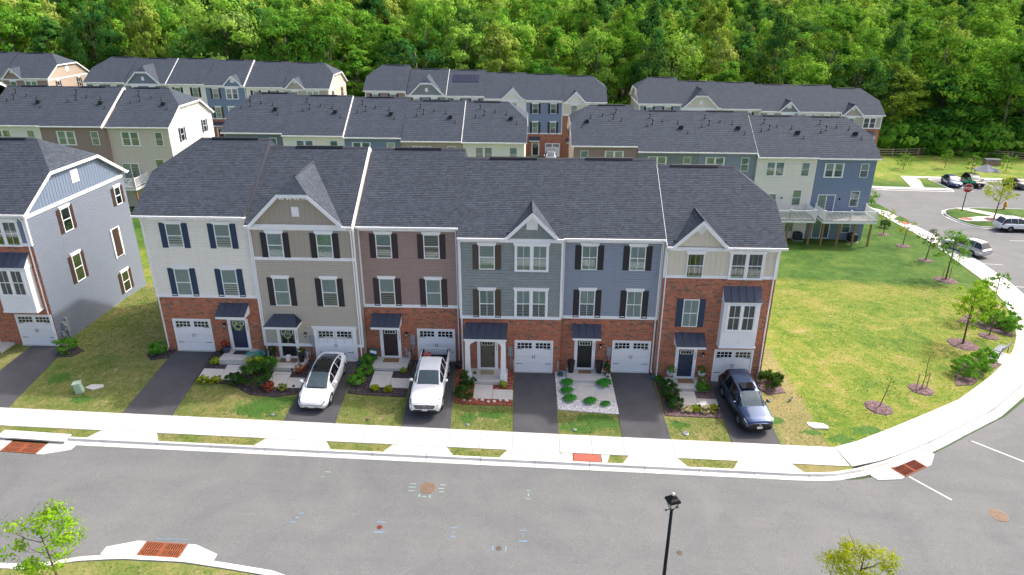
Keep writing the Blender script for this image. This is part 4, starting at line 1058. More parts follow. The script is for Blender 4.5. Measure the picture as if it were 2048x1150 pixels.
    def slope(front):
        f = (lambda tt: -OV+tt) if front else (lambda tt: DEP+OV-tt)
        P = [(xl, f(0), HE), (xr_, f(0), HE)]
        if clipR: P += [(xr_, f(tc), HC), (xr_-ins, f(run), HR)]
        else: P += [(xr_, f(run), HR)]
        if clipL: P += [(xl+ins, f(run), HR), (xl, f(tc), HC)]
        else: P += [(xl, f(run), HR)]
        return P
    mb = MB(); gb = S('gable')
    if gb:
        ga, gc = gb[0]-gb[1]+.22, gb[0]+gb[1]-.22; P = slope(True)
        if ga > xl+.03: courses(mb, clip(P, 0, ga, -1), exp, th=.06)
        courses(mb, clip(P, 0, gc, 1), exp, th=.06)
        courses(mb, clip(clip(clip(P, 0, ga, 1), 0, gc, -1), 1, .03, 1), exp, th=.0)
    else: courses(mb, slope(True), exp, th=.06)
    courses(mb, slope(False), exp, th=.06)
    for c, x, s_ in ((clipL, xl, 1), (clipR, xr_, -1)):
        if c: courses(mb, [(x, -OV+tc, HC), (x, DEP+OV-tc, HC), (x+s_*ins, DEP/2, HR)], exp, th=.06)
    rf = mb.build('roof', roofm, t)
    xa, xb = (xl+ins if clipL else xl), (xr_-ins if clipR else xr_)
    mb = MB(); mb.prism([(yr-.15, HR-.06), (yr, HR+.035), (yr+.15, HR-.06)], 'x', xa, xb); mb.build('ridge_cap', 'ridge_cap', rf)
    mb = MB(); m_ = (xa+xb)/2; mb.prism([(yr-.17, HR-.04), (yr-.1, HR+.07), (yr+.1, HR+.07), (yr+.17, HR-.04)], 'x', m_-1.5, m_+1.5); mb.build('ridge_vent', 'black_plastic', rf)
    for s_, fl in ((0, S('rakeL')), (1, S('rakeR'))):
        if fl:
            x = 0 if s_ == 0 else W; mb = MB(); th = .28
            for P in (((-OV, HE), (yr, HR)), ((DEP+OV, HE), (yr, HR))):
                (y0, q0), (y1, q1) = P; mb.prism([(y0, q0-th), (y1, q1-th), (y1, q1+.045), (y0, q0+.045)], 'x', x-(.0 if s_ == 0 else .035), x+(.035 if s_ == 0 else .012))
            mb.build('rake_trim', 'white_trim', t)
    # gutters, soffits, brackets, downspouts
    for y0, s_ in ((-OV, -1), (DEP+OV, 1)):
        for (u0, u1) in ([(xl, xr_)] if (s_ > 0 or not gb) else [(xl, ga), (gc, xr_)]):
            if u1-u0 < .05: continue
            mb = MB(); a, b = sorted((y0, y0+s_*.11)); mb.box(u0, u1, a, b, HE-.13, HE-.015)
            c, d = sorted((y0+s_*.005, 0 if s_ < 0 else DEP)); mb.box(u0, u1, c, d, HE-.13, HE-.1); mb.build('gutter', 'white_trim', t)
    if S('brackets', True) and not back:
        n = 5; skip = S('gable')
        for i in range(n):
            x = .35+(W-.7)*i/(n-1)
            if skip and abs(x-skip[0]) < skip[1]+.1: continue
            put('bracket', bracket_mesh(), t, (x, 0, HE-.135))
    for x in S('spouts', []): downspout(t, x, 0)
    if S('gable'):
        g_ = S('gable'); front_gable(t, g_[0], g_[1], g_[2] == 'clip', S('gfm', up[1] if up else ms), roofm, exp, g_[3] if len(g_) > 3 else True, W)
    # -------- openings
    for w_ in S('wins', []):
        x, z, h = w_[:3]; kw = w_[3] if len(w_) > 3 else {}
        k = dict(kind='head', shutter=S('shutter')); k.update(kw); window(t, x, -.03 if z > (up[0] if up else 99) or z < zb else -.016, z, h, **k)
    if S('garage'): garage(t, S('garage'), -.02, S('gtrim', False))
    if S('door'):
        d = S('door'); door(t, d[0], -.02, d[1], .17, wreath=d[2] if len(d) > 2 else False, number=d[3] if len(d) > 3 else None)
    if S('canopy'): canopy(t, *S('canopy'))
    if S('porch'):
        x0, x1, dp = S('porch'); MB().box(x0, x1, -dp, -.012, -.35, .15).build('porch_slab', 'concrete_walk', t)
    if S('bay'): bay(t, S('bay'))
    if S('lamp'): lamp(t, S('lamp'), -.015, 1.85)
    if S('meter'): meter(t, S('meter'), -.015)
    if S('gas'): gasmeter(t, S('gas'), 0)
    # rear openings, seen on the terraces that turn their back
    if back or S('rearwins'):
        fl = S('flip', False); q = (lambda x: W-x) if fl else (lambda x: x)
        bl = RNG.choice(['green', 'half', 'curtain', 'green'])
        # local x runs right to left in view
        window(t, q(4.35), DEP+.016, 7.0, 1.5, 2.0, 'twin', None, R(180), bl); window(t, q(1.15), DEP+.016, 7.0, 1.5, .85, '', None, R(180), bl)
        window(t, q(1.6), DEP+.016, 3.75, 1.75, .95, '', None, R(180))
        if S('lowrear', True): window(t, q(1.9), DEP+.016, .75, 1.5, .95, '', None, R(180), 'dark')
        if S('pipes', True):
            for (px, py, hh, cp) in ((.9, 8.6, .4, 0), (1.9, 7.3, .55, 0), (4.9, 6.5, .5, 1), (4.55, 7.4, .6, 1), (5.3, 7.7, .5, 0), (3.4, 7.0, .45, 0)):
                px = q(px+RNG.uniform(-.15, .15)); put('vent_pipe', roof_pipe_mesh(hh, cp), t, (px, py, HE+(DEP+OV-py)*SL), 0, .85)
            def bx():
                mb = MB(); mb.prism([(-.2, -.13), (.2, -.13), (.2, .22), (-.2, .1)], 'x', -.2, .2); return mb.mesh('roof_vent', 'black_plastic')
            put('roof_vent', cached('rvt', bx), t, (q(1.5), 7.9, HE+(DEP+OV-7.9)*SL+.08))
    return t
# ================================================================== the rows of townhouses
up2 = lambda a, b, **k: [(a, 6.97, 1.55, k), (b, 6.97, 1.55, k)]
lo2 = lambda a, b, **k: [(a, 3.78, 1.85, k), (b, 3.78, 1.85, k)]
M_ = dict(kind='head mun')
GR = 'townhouses of the front row'
house('townhouse', 'light blue sided end house with brown shutters and brick front at the left edge', -32.95, -26.7, .9, .8,
      dict(side='siding_lightblue', brick=6.92, up=None, upper=(6.92, 'board_blue'), clipR=True, brackets=True, garage=5.0, bay=4.75, gfm='board_blue',
           wins=[(4.7, 6.97, 1.55, dict(kind='twin head mun', w=2.0, shutter=None))], spouts=[6.08], gable=(1.6, 1.7, ''), canopy=(1.6, 0, 2.82, 3.32, 1.75, .95), door=(1.6, 'door_navy', False), porch=(.6, 3.2, 1.3)), group=GR)
_L = bpy.context.scene.collection.objects['townhouse']
for (y, z, h, kw) in ((3.6, 6.75, 1.6, {}), (10.0-.3, 6.85, 1.3, dict(w=.75)), (3.55, 3.2, 1.9, {}), (8.35, 3.2, 2.2, dict(closed=True)), (8.35, .35, 1.6, {})):
    window(_L, 6.25+.012, y, z, h, kw.get('w', .92), 'head' if not kw.get('closed') else 'cased', 'shutter_rust', R(90), None, True, kw.get('closed', False))
def utility_cluster(t, x, y, z, rz):
    o = put('utility_box', None, t, (x, y, z), rz)
    MB().box(-.2, .05, -.16, 0, .75, 1.35).box(.12, .35, -.14, 0, .55, 1.55).box(-.42, -.22, -.12, 0, .5, .8).build('electric_meter', 'drain_grey', o)
    mb = MB(); mb.tube([(-.1, -.08, 0), (-.1, -.08, .75)], .03, 6).tube([(.22, -.08, 0), (.22, -.08, .55)], .04, 6).tube([(-.5, -.2, 0), (-.5, -.2, .5), (-.3, -.2, .6), (-.3, -.2, 0)], .025, 6).lathe([(.07, -.3), (.07, -.12)], (-.08, 0, 1.1), 10, axis='y'); mb.build('conduit', 'drain_grey', o)
utility_cluster(_L, 6.26, .75, .0, R(90))
house('townhouse', 'cream townhouse with navy shutters and navy door, left end of the centre row', -18.92, -12.53, 0, 1.13,
      dict(side='siding_cream', shutter='shutter_navy', brick=3.7, clipL=True, wins=up2(1.9, 4.83)+lo2(1.88, 4.8), garage=1.9, door=(4.85, 'door_navy', 2, True),
           canopy=(4.83, 0, 2.84, 3.34, 1.8, .95), porch=(3.95, 5.95, 1.5), spouts=[.1], lamp=4.0), group=GR)
house('townhouse', 'taupe townhouse with black shutters, big clipped gable and low brick base', -12.53, -6.12, -.12, .66,
      dict(side='siding_taupe', shutter='shutter_black', brick=.95, upper=(6.84, 'board_taupe'), gable=(3.05, 2.95, 'clip'), brackets=False, wins=up2(1.6, 4.58)+lo2(1.62, 4.58),
           garage=4.62, gtrim=True, door=(1.58, 'door_black', 1, True), canopy=(1.55, 0, 2.74, 3.2, 2.05, .95, True), porch=(.5, 2.75, 1.4), spouts=[.18, 6.2], meter=3.15, lamp=2.75, gas=2.8, rakeR=True), group=GR)
house('townhouse', 'mauve brown townhouse with plum shutters over a brick ground floor', -6.1, 0.0, .48, .49,
      dict(side='siding_mauve', shutter='shutter_plum', brick=3.68, wins=up2(1.55, 4.45)+lo2(1.57, 4.46), garage=4.5, door=(1.55, 'door_plum', False, True),
           canopy=(1.45, 0, 2.72, 3.22, 1.78, .95), porch=(.5, 2.75, 1.5), spouts=[5.95], meter=3.0, lamp=2.6, gas=2.65), group=GR)
house('townhouse', 'sage grey shake clad townhouse with brown shutters and white columned porch', 0.0, 6.28, 0, .04,
      dict(side='shake', shutter='shutter_brown', brick=3.68, gable=(4.4, 1.72, '', True), gfm='shake',
           wins=[(1.72, 6.97, 1.55, {}), (4.4, 6.93, 1.6, dict(kind='twin head mun', w=2.0, shutter=None)), (1.7, 3.78, 1.85, M_), (4.4, 3.82, 1.83, dict(kind='twin head mun', w=2.0, shutter=None))],
           garage=4.62, door=(1.7, 'door_olive', False, True), canopy=(1.65, 0, 2.96, 3.38, 2.6, 1.4, False, True), porch=(.3, 3.0, 1.65), spouts=[.12], meter=3.15), group=GR)
house('townhouse', 'blue grey townhouse with black shutters beside the sage grey one', 6.28, 12.27, .3, 0,
      dict(side='siding_bluegrey', shutter='shutter_black', brick=3.7, wins=up2(1.58, 4.45, kind='head mun')+lo2(1.57, 4.45, kind='head mun'), garage=4.5,
           door=(1.57, 'door_black', False, True), canopy=(1.6, 0, 2.8, 3.3, 1.75, .95), porch=(.45, 2.8, 1.5), spouts=[5.85], meter=3.1, lamp=2.55, gas=2.75), group=GR)
_F = house('townhouse', 'tall brick end house with cream top storey and white bay window', 12.28, 18.98, 0, -.33,
      dict(side='siding_beige', brick=6.97, upper=(6.97, 'board_cream'), gfm='board_cream', clipR=True, gable=(1.98, 1.75, '', 'diamond'), rakeL=True,
           wins=[(1.83, 7.0, 1.55, dict(w=1.0, shutter=None, kind='head')), (4.85, 7.0, 1.6, dict(kind='twin head', w=2.0, shutter=None)), (1.87, 3.75, 1.85, dict(kind='mun', shutter='shutter_navy'))],
           garage=4.85, bay=4.78, door=(1.9, 'door_navy', False, True), canopy=(1.95, 0, 2.82, 3.32, 1.8, .95), porch=(.7, 3.15, 1.35), spouts=[.16, 6.55], lamp=2.95), group=GR)
# the rear terraces, backs to the camera
GB = 'terraces seen from behind'
YB = 46.67
def deck(t, W, x0, x1, dep=2.9, z=2.95, posts=3):
    """timber deck on the back wall: local, y grows away from the wall"""
    d = put('deck', None, t, (0, DEP, 0))
    MB().box(x0, x1, .03, dep, z-.28, z-.04).build('deck_frame', 'deck_white', d)
    n = 14
    for i in range(n):
        pass
    mb = MB(); k = 20
    for i in range(k): mb.box(x0+.01, x1-.01, .03+(dep-.03)*i/k+.006, .03+(dep-.03)*(i+1)/k-.006, z-.04, z)
    tag(mb.build('deck_board', 'deck_board', d), kind='stuff')
    for i in range(posts):
        x = x0+.3+(x1-x0-.6)*i/(posts-1); MB().box(x-.08, x+.08, dep-.5, dep-.34, -.3, z-.28).build('deck_post', 'post_wood', d)
    def rail(a, b):
        a, b = Vector(a), Vector(b); L = (b-a).length; u = (b-a)/L; ang = math.atan2(u.y, u.x)
        def fn():
            mb = MB(); mb.box(0, L, -.03, .03, .98, 1.05); mb.box(0, L, -.025, .025, .1, .16); m = int(L/.13)
            for i in range(1, m): mb.box(L*i/m-.018, L*i/m+.018, -.018, .018, .16, .98)
            mb.box(-.06, .06, -.06, .06, 0, 1.12); mb.box(L-.06, L+.06, -.06, .06, 0, 1.12); mb.box(-.08, .08, -.08, .08, 1.12, 1.16); mb.box(L-.08, L+.08, -.08, .08, 1.12, 1.16)
            return mb.mesh('railing', 'deck_white')
        put('railing', cached(('rail', round(L, 2)), fn), d, (a.x, a.y, z), ang)
    m = (x0+x1)/2
    rail((x0+.07, .1), (x0+.07, dep-.07)); rail((x1-.07, dep-.07), (x1-.07, .1)); rail((x0+.07, dep-.07), (m, dep-.07)); rail((m, dep-.07), (x1-.07, dep-.07))
    return d
def patio_door(t, x, z, opened=False):
    o = put('patio_door', cached('pd', lambda: MB().box(-.95, -.87, 0, .06, 0, 2.1).box(.87, .95, 0, .06, 0, 2.1).box(-.87, .87, 0, .06, 2.02, 2.1).box(-.87, .87, 0, .06, 0, .07).box(-.04, .04, 0, .05, .07, 2.02).mesh('patio_door', 'white_trim')), t, (x, DEP+.016, z))
    put('backing', cached('pdb', lambda: MB().box(-.87, .87, .004, .012, .07, 2.02).mesh('backing', 'room_dark')), o)
    put('pane', cached('pdg', lambda: MB().box(.04, .87, .03, .036, .07, 2.02).mesh('pane', 'glass')), o)
    if not opened: put('pane', cached('pdg2', lambda: MB().box(-.87, -.04, .03, .036, .07, 2.02).mesh('pane', 'glass')), o)
    put('curtain', cached('pdc', lambda: MB().box(.05, .86, .014, .02, .08, 2.0).mesh('curtain', 'curtain')), o)
def rearlamp(t, x, z):
    o = put('wall_lamp', cached('rlm', lambda: MB().lathe([(.05, -.1), (.09, .02), (.03, .1)], (0, .12, 0), 8).box(-.05, .05, 0, .06, -.06, .06).mesh('wall_lamp', 'dark_metal')), t, (x, DEP+.02, z))
B = lambda **k: dict(dict(brick=0, brackets=False), **k)
house('townhouse', 'house at the left edge seen from behind, bare end wall above next roof', -62.6, -56.15, YB-.9, .45, B(side='siding_beige', rakeR=True, exposedR=True), True, GB, True)
house('townhouse', 'cream house seen from behind with a double window, next left of the brown one', -56.1, -49.63, YB, -.08, B(side='siding_cream'), True, GB, True)
house('townhouse', 'brown sided house seen from behind in the left rear terrace', -49.6, -42.53, YB, -.13, B(side='siding_mauve', rakeR=True, exposedR=True), True, GB, True)
_c = house('townhouse', 'cream house seen from behind with an end gable tinted pale for sunlight and navy shutters', -42.5, -35.7, YB+.5, -.26, B(side='siding_beige', sidem='siding_white', clipR=True), True, GB, True)  # sun on the cream end wall is put into a paler siding colour
for (y, z) in ((2.2, 7.0), (7.9, 7.0), (2.2, 3.8)): window(_c, .006-.012, y, z, 1.5, .8, 'head', 'shutter_navy', R(-90))
deck(_c, 6.8, 3.2, 6.7); patio_door(_c, 5.0, 2.95)
house('townhouse', 'grey house seen from behind at the left end of the middle rear terrace', -29.24, -22.87, YB, -.65, B(side='siding_darkgrey', clipL=True), True, GB, True)
house('townhouse', 'cream house seen from behind, second in the middle rear terrace', -22.86, -16.15, YB-.2, -.86, B(side='siding_cream', rakeR=True), True, GB, True)
house('townhouse', 'blue house seen from behind in the centre of the middle rear terrace', -16.14, -10.0, YB, -1.04, B(side='siding_blue'), True, GB, True)
house('townhouse', 'beige house seen from behind between the blue and the white one', -9.99, -3.4, YB-.2, -1.33, B(side='siding_tan', rakeR=True, flip=False), True, GB, True)
house('townhouse', 'off white house seen from behind at the right end of the middle rear terrace', -3.36, 3.29, YB, -1.44, B(side='siding_cream', clipR=True), True, GB, True)
house('townhouse', 'brown sided house seen from behind at the left end of the right rear terrace', 8.66, 15.45, YB, -1.70, B(side='siding_mauve', sidem='siding_tan', clipL=True, flip=True), True, GB, True)
house('townhouse', 'sage grey house seen from behind in the right rear terrace', 15.49, 22.0, YB, -2.26, B(side='siding_greygreen'), True, GB, True)
house('townhouse', 'slate blue house seen from behind left of the cream one with a deck', 22.02, 28.2, YB, -2.27, B(side='siding_bluegrey'), True, GB, True)
_d = house('townhouse', 'cream house seen from behind with a white railed deck on wooden posts', 28.25, 34.62, YB-.3, -2.66, B(side='siding_cream', rakeL=True, exposedL=True), True, GB, True)
_e = house('townhouse', 'blue end house seen from behind with a white railed deck and open patio door', 34.64, 40.85, YB-.3, -2.72, B(side='siding_blue', clipR=True), True, GB, True)
for t_ in (_d, _e):
    pass
deck(_d, 6.4, .25, 5.6, posts=3); deck(_e, 6.2, .1, 5.7, posts=4)
patio_door(_d, 4.7, 2.97); patio_door(_e, 4.6, 2.97, True); patio_door(_e, 4.6, .08); rearlamp(_d, 3.2, 4.6); rearlamp(_e, 3.2, 4.6)
# the far terraces, fronts to the camera
GF = 'terraces in front of the wood'
YF = 75.35
F_ = lambda **k: dict(dict(brick=3.68, garage=4.5, door=(1.6, 'door_plum'), canopy=(1.55, 0, 2.78, 3.25, 1.75, .9)), **k)
FW = up2(1.6, 4.5)+lo2(1.6, 4.5)
FG = [(1.7, 6.97, 1.55, {}), (4.4, 6.93, 1.6, dict(kind='twin head', w=2.0, shutter=None)), (1.7, 3.78, 1.85, {}), (4.4, 3.82, 1.83, dict(kind='twin head', w=2.0, shutter=None))]
FB = [(1.8, 7.0, 1.55, dict(w=1.0, shutter=None)), (4.75, 7.0, 1.6, dict(kind='twin head', w=2.0, shutter=None)), (1.87, 3.75, 1.85, {})]
def hf(label, x0, x1, z, rearl=None, **k): return house('townhouse', label, x0, x1, YF, z, F_(**k), False, GF, True)
hf('far mauve house cut off by the left edge, beyond the first roofs', -89.2, -82.6, .55, side='siding_mauve', shutter='shutter_plum', wins=FW)
_z = hf('far mauve end house with a pointed gable near the left edge', -82.54, -74.9, .43, side='siding_mauve', shutter='shutter_plum', wins=FB, gable=(1.9, 1.75, '', 'diamond'), upper=(6.97, 'siding_mauve'), clipR=True, sidem='siding_tan')
for y_ in (2.4, 8.0): window(_z, 7.64+.004, y_, 6.9, 1.5, .6, 'head', 'shutter_plum', R(90))
hf('far grey house at the left end of the left far terrace', -68.66, -62.33, -.11, side='siding_darkgrey', shutter='shutter_black', wins=FW, clipL=True)
hf('far slate house with a clipped grey gable in the left far terrace', -62.33, -55.4, -.29, side='siding_darkgrey', shutter='shutter_black', wins=FW, gable=(3.2, 2.95, 'clip'), upper=(6.84, 'siding_darkgrey'), gfm='siding_darkgrey', brackets=False, rakeR=True)
hf('far cream house with black shutters left of the bright blue one', -55.3, -49.25, -.29, side='siding_cream', shutter='shutter_black', wins=FW)
hf('far bright blue house with a small pointed gable', -49.23, -42.6, -.48, side='siding_blue', shutter='shutter_brown', wins=FG, gable=(4.7, 1.72, '', True), gfm='siding_blue', door=(1.6, 'door_red'), rakeR=True)
hf('far cream house between the bright blue one and the taupe end house', -42.5, -36.34, -.70, side='siding_cream', shutter='shutter_black', wins=FW)
_y = hf('far taupe end house with a small gable and a clipped end wall', -36.32, -29.0, -.85, side='siding_beige', shutter='shutter_brown', wins=FB, gable=(1.95, 1.75, '', 'diamond'), upper=(6.97, 'siding_taupe'), gfm='siding_taupe', clipR=True)
for y_ in (2.4, 8.0): window(_y, 7.32+.004, y_, 6.9, 1.5, .6, 'head', 'shutter_black', R(90))
hf('far mauve house at the left end of the middle far terrace', -23.05, -16.5, -1.11, side='siding_mauve', shutter='shutter_plum', wins=FW, clipL=True)
hf('far sage grey house with a clipped gable in the middle far terrace', -16.4, -9.93, -1.72, side='siding_greygreen', shutter='shutter_brown', wins=FW, gable=(3.3, 2.95, 'clip'), gfm='siding_greygreen', brackets=False, rakeR=True)
_sol = hf('far slate house with a solar array on its roof', -9.88, -3.86, -1.83, side='siding_darkgrey', shutter='shutter_black', wins=FW)
hf('far cream house with a small pointed gable left of the blue one', -3.85, 2.8, -2.21, side='siding_cream', shutter='shutter_brown', wins=FG, gable=(4.5, 1.8, '', True), gfm='siding_cream')
hf('far blue house with brick ground floor seen between the rear terraces', 2.81, 8.8, -2.44, side='siding_blue', shutter='shutter_plum', wins=FW, door=(1.7, 'door_plum', 1))
hf('far cream and brick end house right of the blue one in the gap', 8.83, 15.6, -2.66, side='siding_cream', shutter='shutter_navy', wins=FB, brick=6.9, upper=(6.97, 'board_cream'), gfm='siding_cream', gable=(2.0, 1.8, '', False), clipR=True, door=(1.9, 'door_navy'))
hf('far slate blue house at the left end of the right far terrace', 21.08, 27.68, -2.8, side='siding_bluegrey', sidem='siding_greygreen', shutter='shutter_black', wins=FW, clipL=True)
hf('far cream house with a wide clipped gable in the right far terrace', 27.71, 33.97, -3.37, side='siding_cream', shutter='shutter_black', wins=FW, gable=(3.1, 2.95, 'clip'), gfm='board_cream', brackets=False)
hf('far plain house right of the wide clipped gable', 33.98, 40.3, -3.51, side='siding_taupe', shutter='shutter_black', wins=FW)
hf('far sage grey house with a small pointed gable in the right far terrace', 40.33, 46.47, -3.81, side='siding_greygreen', shutter='shutter_brown', wins=FG, gable=(4.5, 1.72, '', True), gfm='siding_greygreen', rakeL=True)
hf('far beige house left of the taupe and brick end house', 46.48, 52.95, -3.88, side='siding_beige', shutter='shutter_brown', wins=FW)
hf('far taupe and brick end house at the right end of the right far terrace', 53.06, 59.7, -4.33, side='siding_taupe', shutter='shutter_navy', wins=FB, brick=6.9, upper=(6.97, 'siding_taupe'), gfm='siding_taupe', gable=(1.9, 1.75, '', 'diamond'), clipR=True, rakeL=True, bay=4.75, door=(1.9, 'door_navy'))
_sa = put('solar_array', None, _sol)
for i in range(6):
    a = .7+i*.72; mb = MB(); y0, y1 = 3.2, 4.9
    for (q0, q1) in ((2.6, 4.25),):
        z0, z1 = HE+(q0+OV)*SL+.08, HE+(q1+OV)*SL+.08; mb.quad((a, q0, z0), (a+.69, q0, z0), (a+.69, q1, z1), (a, q1, z1)); mb.quad((a, q0, z0-.06), (a+.69, q0, z0-.06), (a+.69, q0, z0), (a, q0, z0))
    mb.build('solar_panel', 'solar', _sa)
# ================================================================== trees, shrubs, beds
def crown_mesh(name, seed, m, rx, rz, zc, nclump, nleaf, leaf, flat=.0, shape='oval', lobes=7):
    """many small leaf faces gathered in clumps spread over an uneven crown"""
    rr = random.Random(seed); V = []; F = []; T = []
    lob = [(rr.uniform(0, 6.283), rr.uniform(-.6, .8), rr.uniform(.22, .5)) for _ in range(lobes)]
    for c in range(nclump):
        a = rr.uniform(0, 6.283); e = math.asin(rr.uniform(-.75, 1)); d = Vector((math.cos(a)*math.cos(e), math.sin(a)*math.cos(e), math.sin(e)))
        k = rr.uniform(.62, 1.0)**.6
        for (la, le, ls) in lob:
            ld = Vector((math.cos(la)*math.cos(le), math.sin(la)*math.cos(le), math.sin(le))); k += ls*max(0, d.dot(ld)-.72)*1.6
        k *= rr.uniform(.78, 1.05)
        taper = 1.0 if shape != 'cone' else (1-.55*max(0, d.z))
        cp = Vector((d.x*rx*k*taper, d.y*rx*k*taper, zc+d.z*rz*k)); cr = rr.uniform(.16, .30)*rx
        tint = rr.random(); cup = cp-Vector((0, 0, zc)); cup.normalize()
        for i in range(nleaf):
            o = Vector((rr.gauss(0, 1), rr.gauss(0, 1), rr.gauss(0, .6))); 
            if o.length > 2.1: o = o.normalized()*2.1
            p = cp+o*cr*.55
            n = (cup*.6+(o.normalized() if o.length > .1 else cup)*.9+Vector((rr.uniform(-1, 1), rr.uniform(-1, 1), rr.uniform(-.4, 1.0)))*.5).normalized()
            t = n.orthogonal().normalized(); t.rotate(Matrix.Rotation(rr.uniform(0, 6.283), 3, n)); b = n.cross(t); s = leaf*rr.uniform(.6, 1.3)
            q = len(V); V += [tuple(p+t*s), tuple(p+b*s*.55), tuple(p-t*s), tuple(p-b*s*.55)]; F.append((q, q+1, q+2, q+3)); T += [min(1, max(0, tint+rr.uniform(-.15, .15)))]*4
    me = bpy.data.meshes.new(name); me.from_pydata(V, [], F); me.materials.append(MATS[m])
    at = me.attributes.new('tint', 'FLOAT', 'POINT'); at.data.foreach_set('value', T); me.update(); return me
def trunk_mesh(name, seed, h, r, spread, nl=6, m='bark', z0=.45, bend=.3):
    rr = random.Random(seed); mb = MB(); pts = []; x = y = 0
    for i in range(6):
        t = i/5; pts.append((x, y, h*t-.2)); x += rr.uniform(-bend, bend)*h*.04; y += rr.uniform(-bend, bend)*h*.04
    mb.tube(pts, [r*(1.15-.8*i/5) for i in range(6)], 7)
    for i in range(nl):
        t = z0+(1-z0)*i/nl*.9; a = i*2.4+rr.uniform(-.4, .4); p = Vector(pts[int(t*5)]).lerp(Vector(pts[min(5, int(t*5)+1)]), t*5-int(t*5))
        L = spread*rr.uniform(.7, 1.05)*(1.1-.5*t); d = Vector((math.cos(a), math.sin(a), rr.uniform(.5, 1.1)))
        q1 = p+d*L*.5; q2 = p+d*L+Vector((0, 0, L*.25)); mb.tube([p, q1, q2], [r*.42, r*.28, r*.08], 5)
        for s in (-1, 1):
            e = Vector((math.cos(a+s*.7), math.sin(a+s*.7), .8)); mb.tube([q1, q1+e*L*.45], [r*.2, r*.05], 4)
    return mb.mesh(name, m)
# ---- the wood beyond the terraces
FCR = [crown_mesh('crown', 100+i, ('leaf_forest', 'leaf_forest', 'leaf_wood_dark', 'leaf_forest', 'leaf_wood_olive', 'leaf_forest', 'leaf_wood_dark', 'leaf_forest')[i], (4.4, 5.0, 3.9, 4.6, 4.2, 5.3, 5.0, 3.6)[i], (6.6, 6.2, 7.2, 6.0, 7.0, 6.4, 6.0, 7.6)[i], (11.0, 10.8, 11.2, 11.4, 10.5, 11.2, 10.6, 11.0)[i], 74, 80, .26, shape='cone' if i in (2, 4, 7) else 'oval', lobes=9) for i in range(8)]
FTR = [trunk_mesh('trunk', 40+i, 14, .24, 4.0, 7, 'bark' if i % 2 else 'bark_pale') for i in range(4)]
BARE = trunk_mesh('trunk', 77, 15, .2, 4.2, 16, 'bark_pale', .3)
def fz(x, y): return rg(x, y)+K
frr = random.Random(31)
NEAR_LABEL = 'broad leafy tree of the wood that closes the view behind the terraces'
n = 0; rows = []
y = 93.5; far_pts = []
while y < 350:
    sp = 7.9 if y < 200 else (8.8 if y < 320 else 10.5); half_l = (y+39)*.80+15; half_r = (y+39)*.74+18
    x = 4.5-half_l+frr.uniform(0, sp)
    while x < 4.5+half_r:
        px, py = x+frr.uniform(-1.9, 1.9), y+frr.uniform(-1.6, 1.6)
        edge = 93 if px < 62 else 94.5
        rows.append((px, max(py, edge)))
        x += sp*frr.uniform(.85, 1.15)
    y += sp*.82
rows.sort(key=lambda p: p[1])
GAPX = lambda x, y: False
proto = []
def ftree(px, py, i):
    global n
    t = put('woodland_tree', None, None, (px, py, fz(px, py)), frr.uniform(0, 6.28)); s = frr.uniform(.80, 1.22); t.scale = (s*frr.uniform(.9, 1.15), s*frr.uniform(.9, 1.15), frr.choice([.78, .9, 1.0, 1.0, 1.12, 1.25])*frr.uniform(.95, 1.06))
    put('trunk', frr.choice(FTR), t)
    put('crown', FCR[i % 8], t); tag(t, NEAR_LABEL, 'tree', 'trees of the wood behind the terraces'); return t
front = [ftree(px, py, frr.randrange(8)) for (px, py) in rows[:285]]
used_ = set()
_spots = [((o.location.x+3.2), 'broad tree rising right behind the '+' '.join(o['label'].split()[:9])) for o in list(COL.objects) if o.get('group') == 'terraces in front of the wood']
_spots += [(64, 'broad tree behind the left end of the split rail fence'), (74, 'broad tree behind the rail fence, above the black SUV'), (82, 'broad tree behind the rail fence, above the gravel heap'), (91, 'broad tree behind the rail fence at the right edge'), (18.3, 'broad tree seen in the gap between the middle and right far terraces'), (-26, 'broad tree seen in the gap between the left and middle far terraces'), (-71.5, 'broad tree in the gap between the two left far terraces')]
for tx, lab in _spots:
    c_ = sorted((q for q in front if q.name not in used_), key=lambda q: abs(q.location.x-tx)+1.5*abs(q.location.y-93))[0]; used_.add(c_.name); c_['label'] = ' '.join(lab.split()[:16])
for (px, py, s) in ((96.5, 95.0, .95), (99.5, 97.5, 1.0), (108, 104, 1.0), (-92, 93.5, .8)):
    t = put('bare_tree', None, None, (px, py, fz(px, py)), frr.uniform(0, 6)); t.scale = (s, s, s); put('trunk', BARE, t); tag(t, 'grey half bare tree standing at the edge of the green wood', 'tree', 'half bare trees at the wood edge')
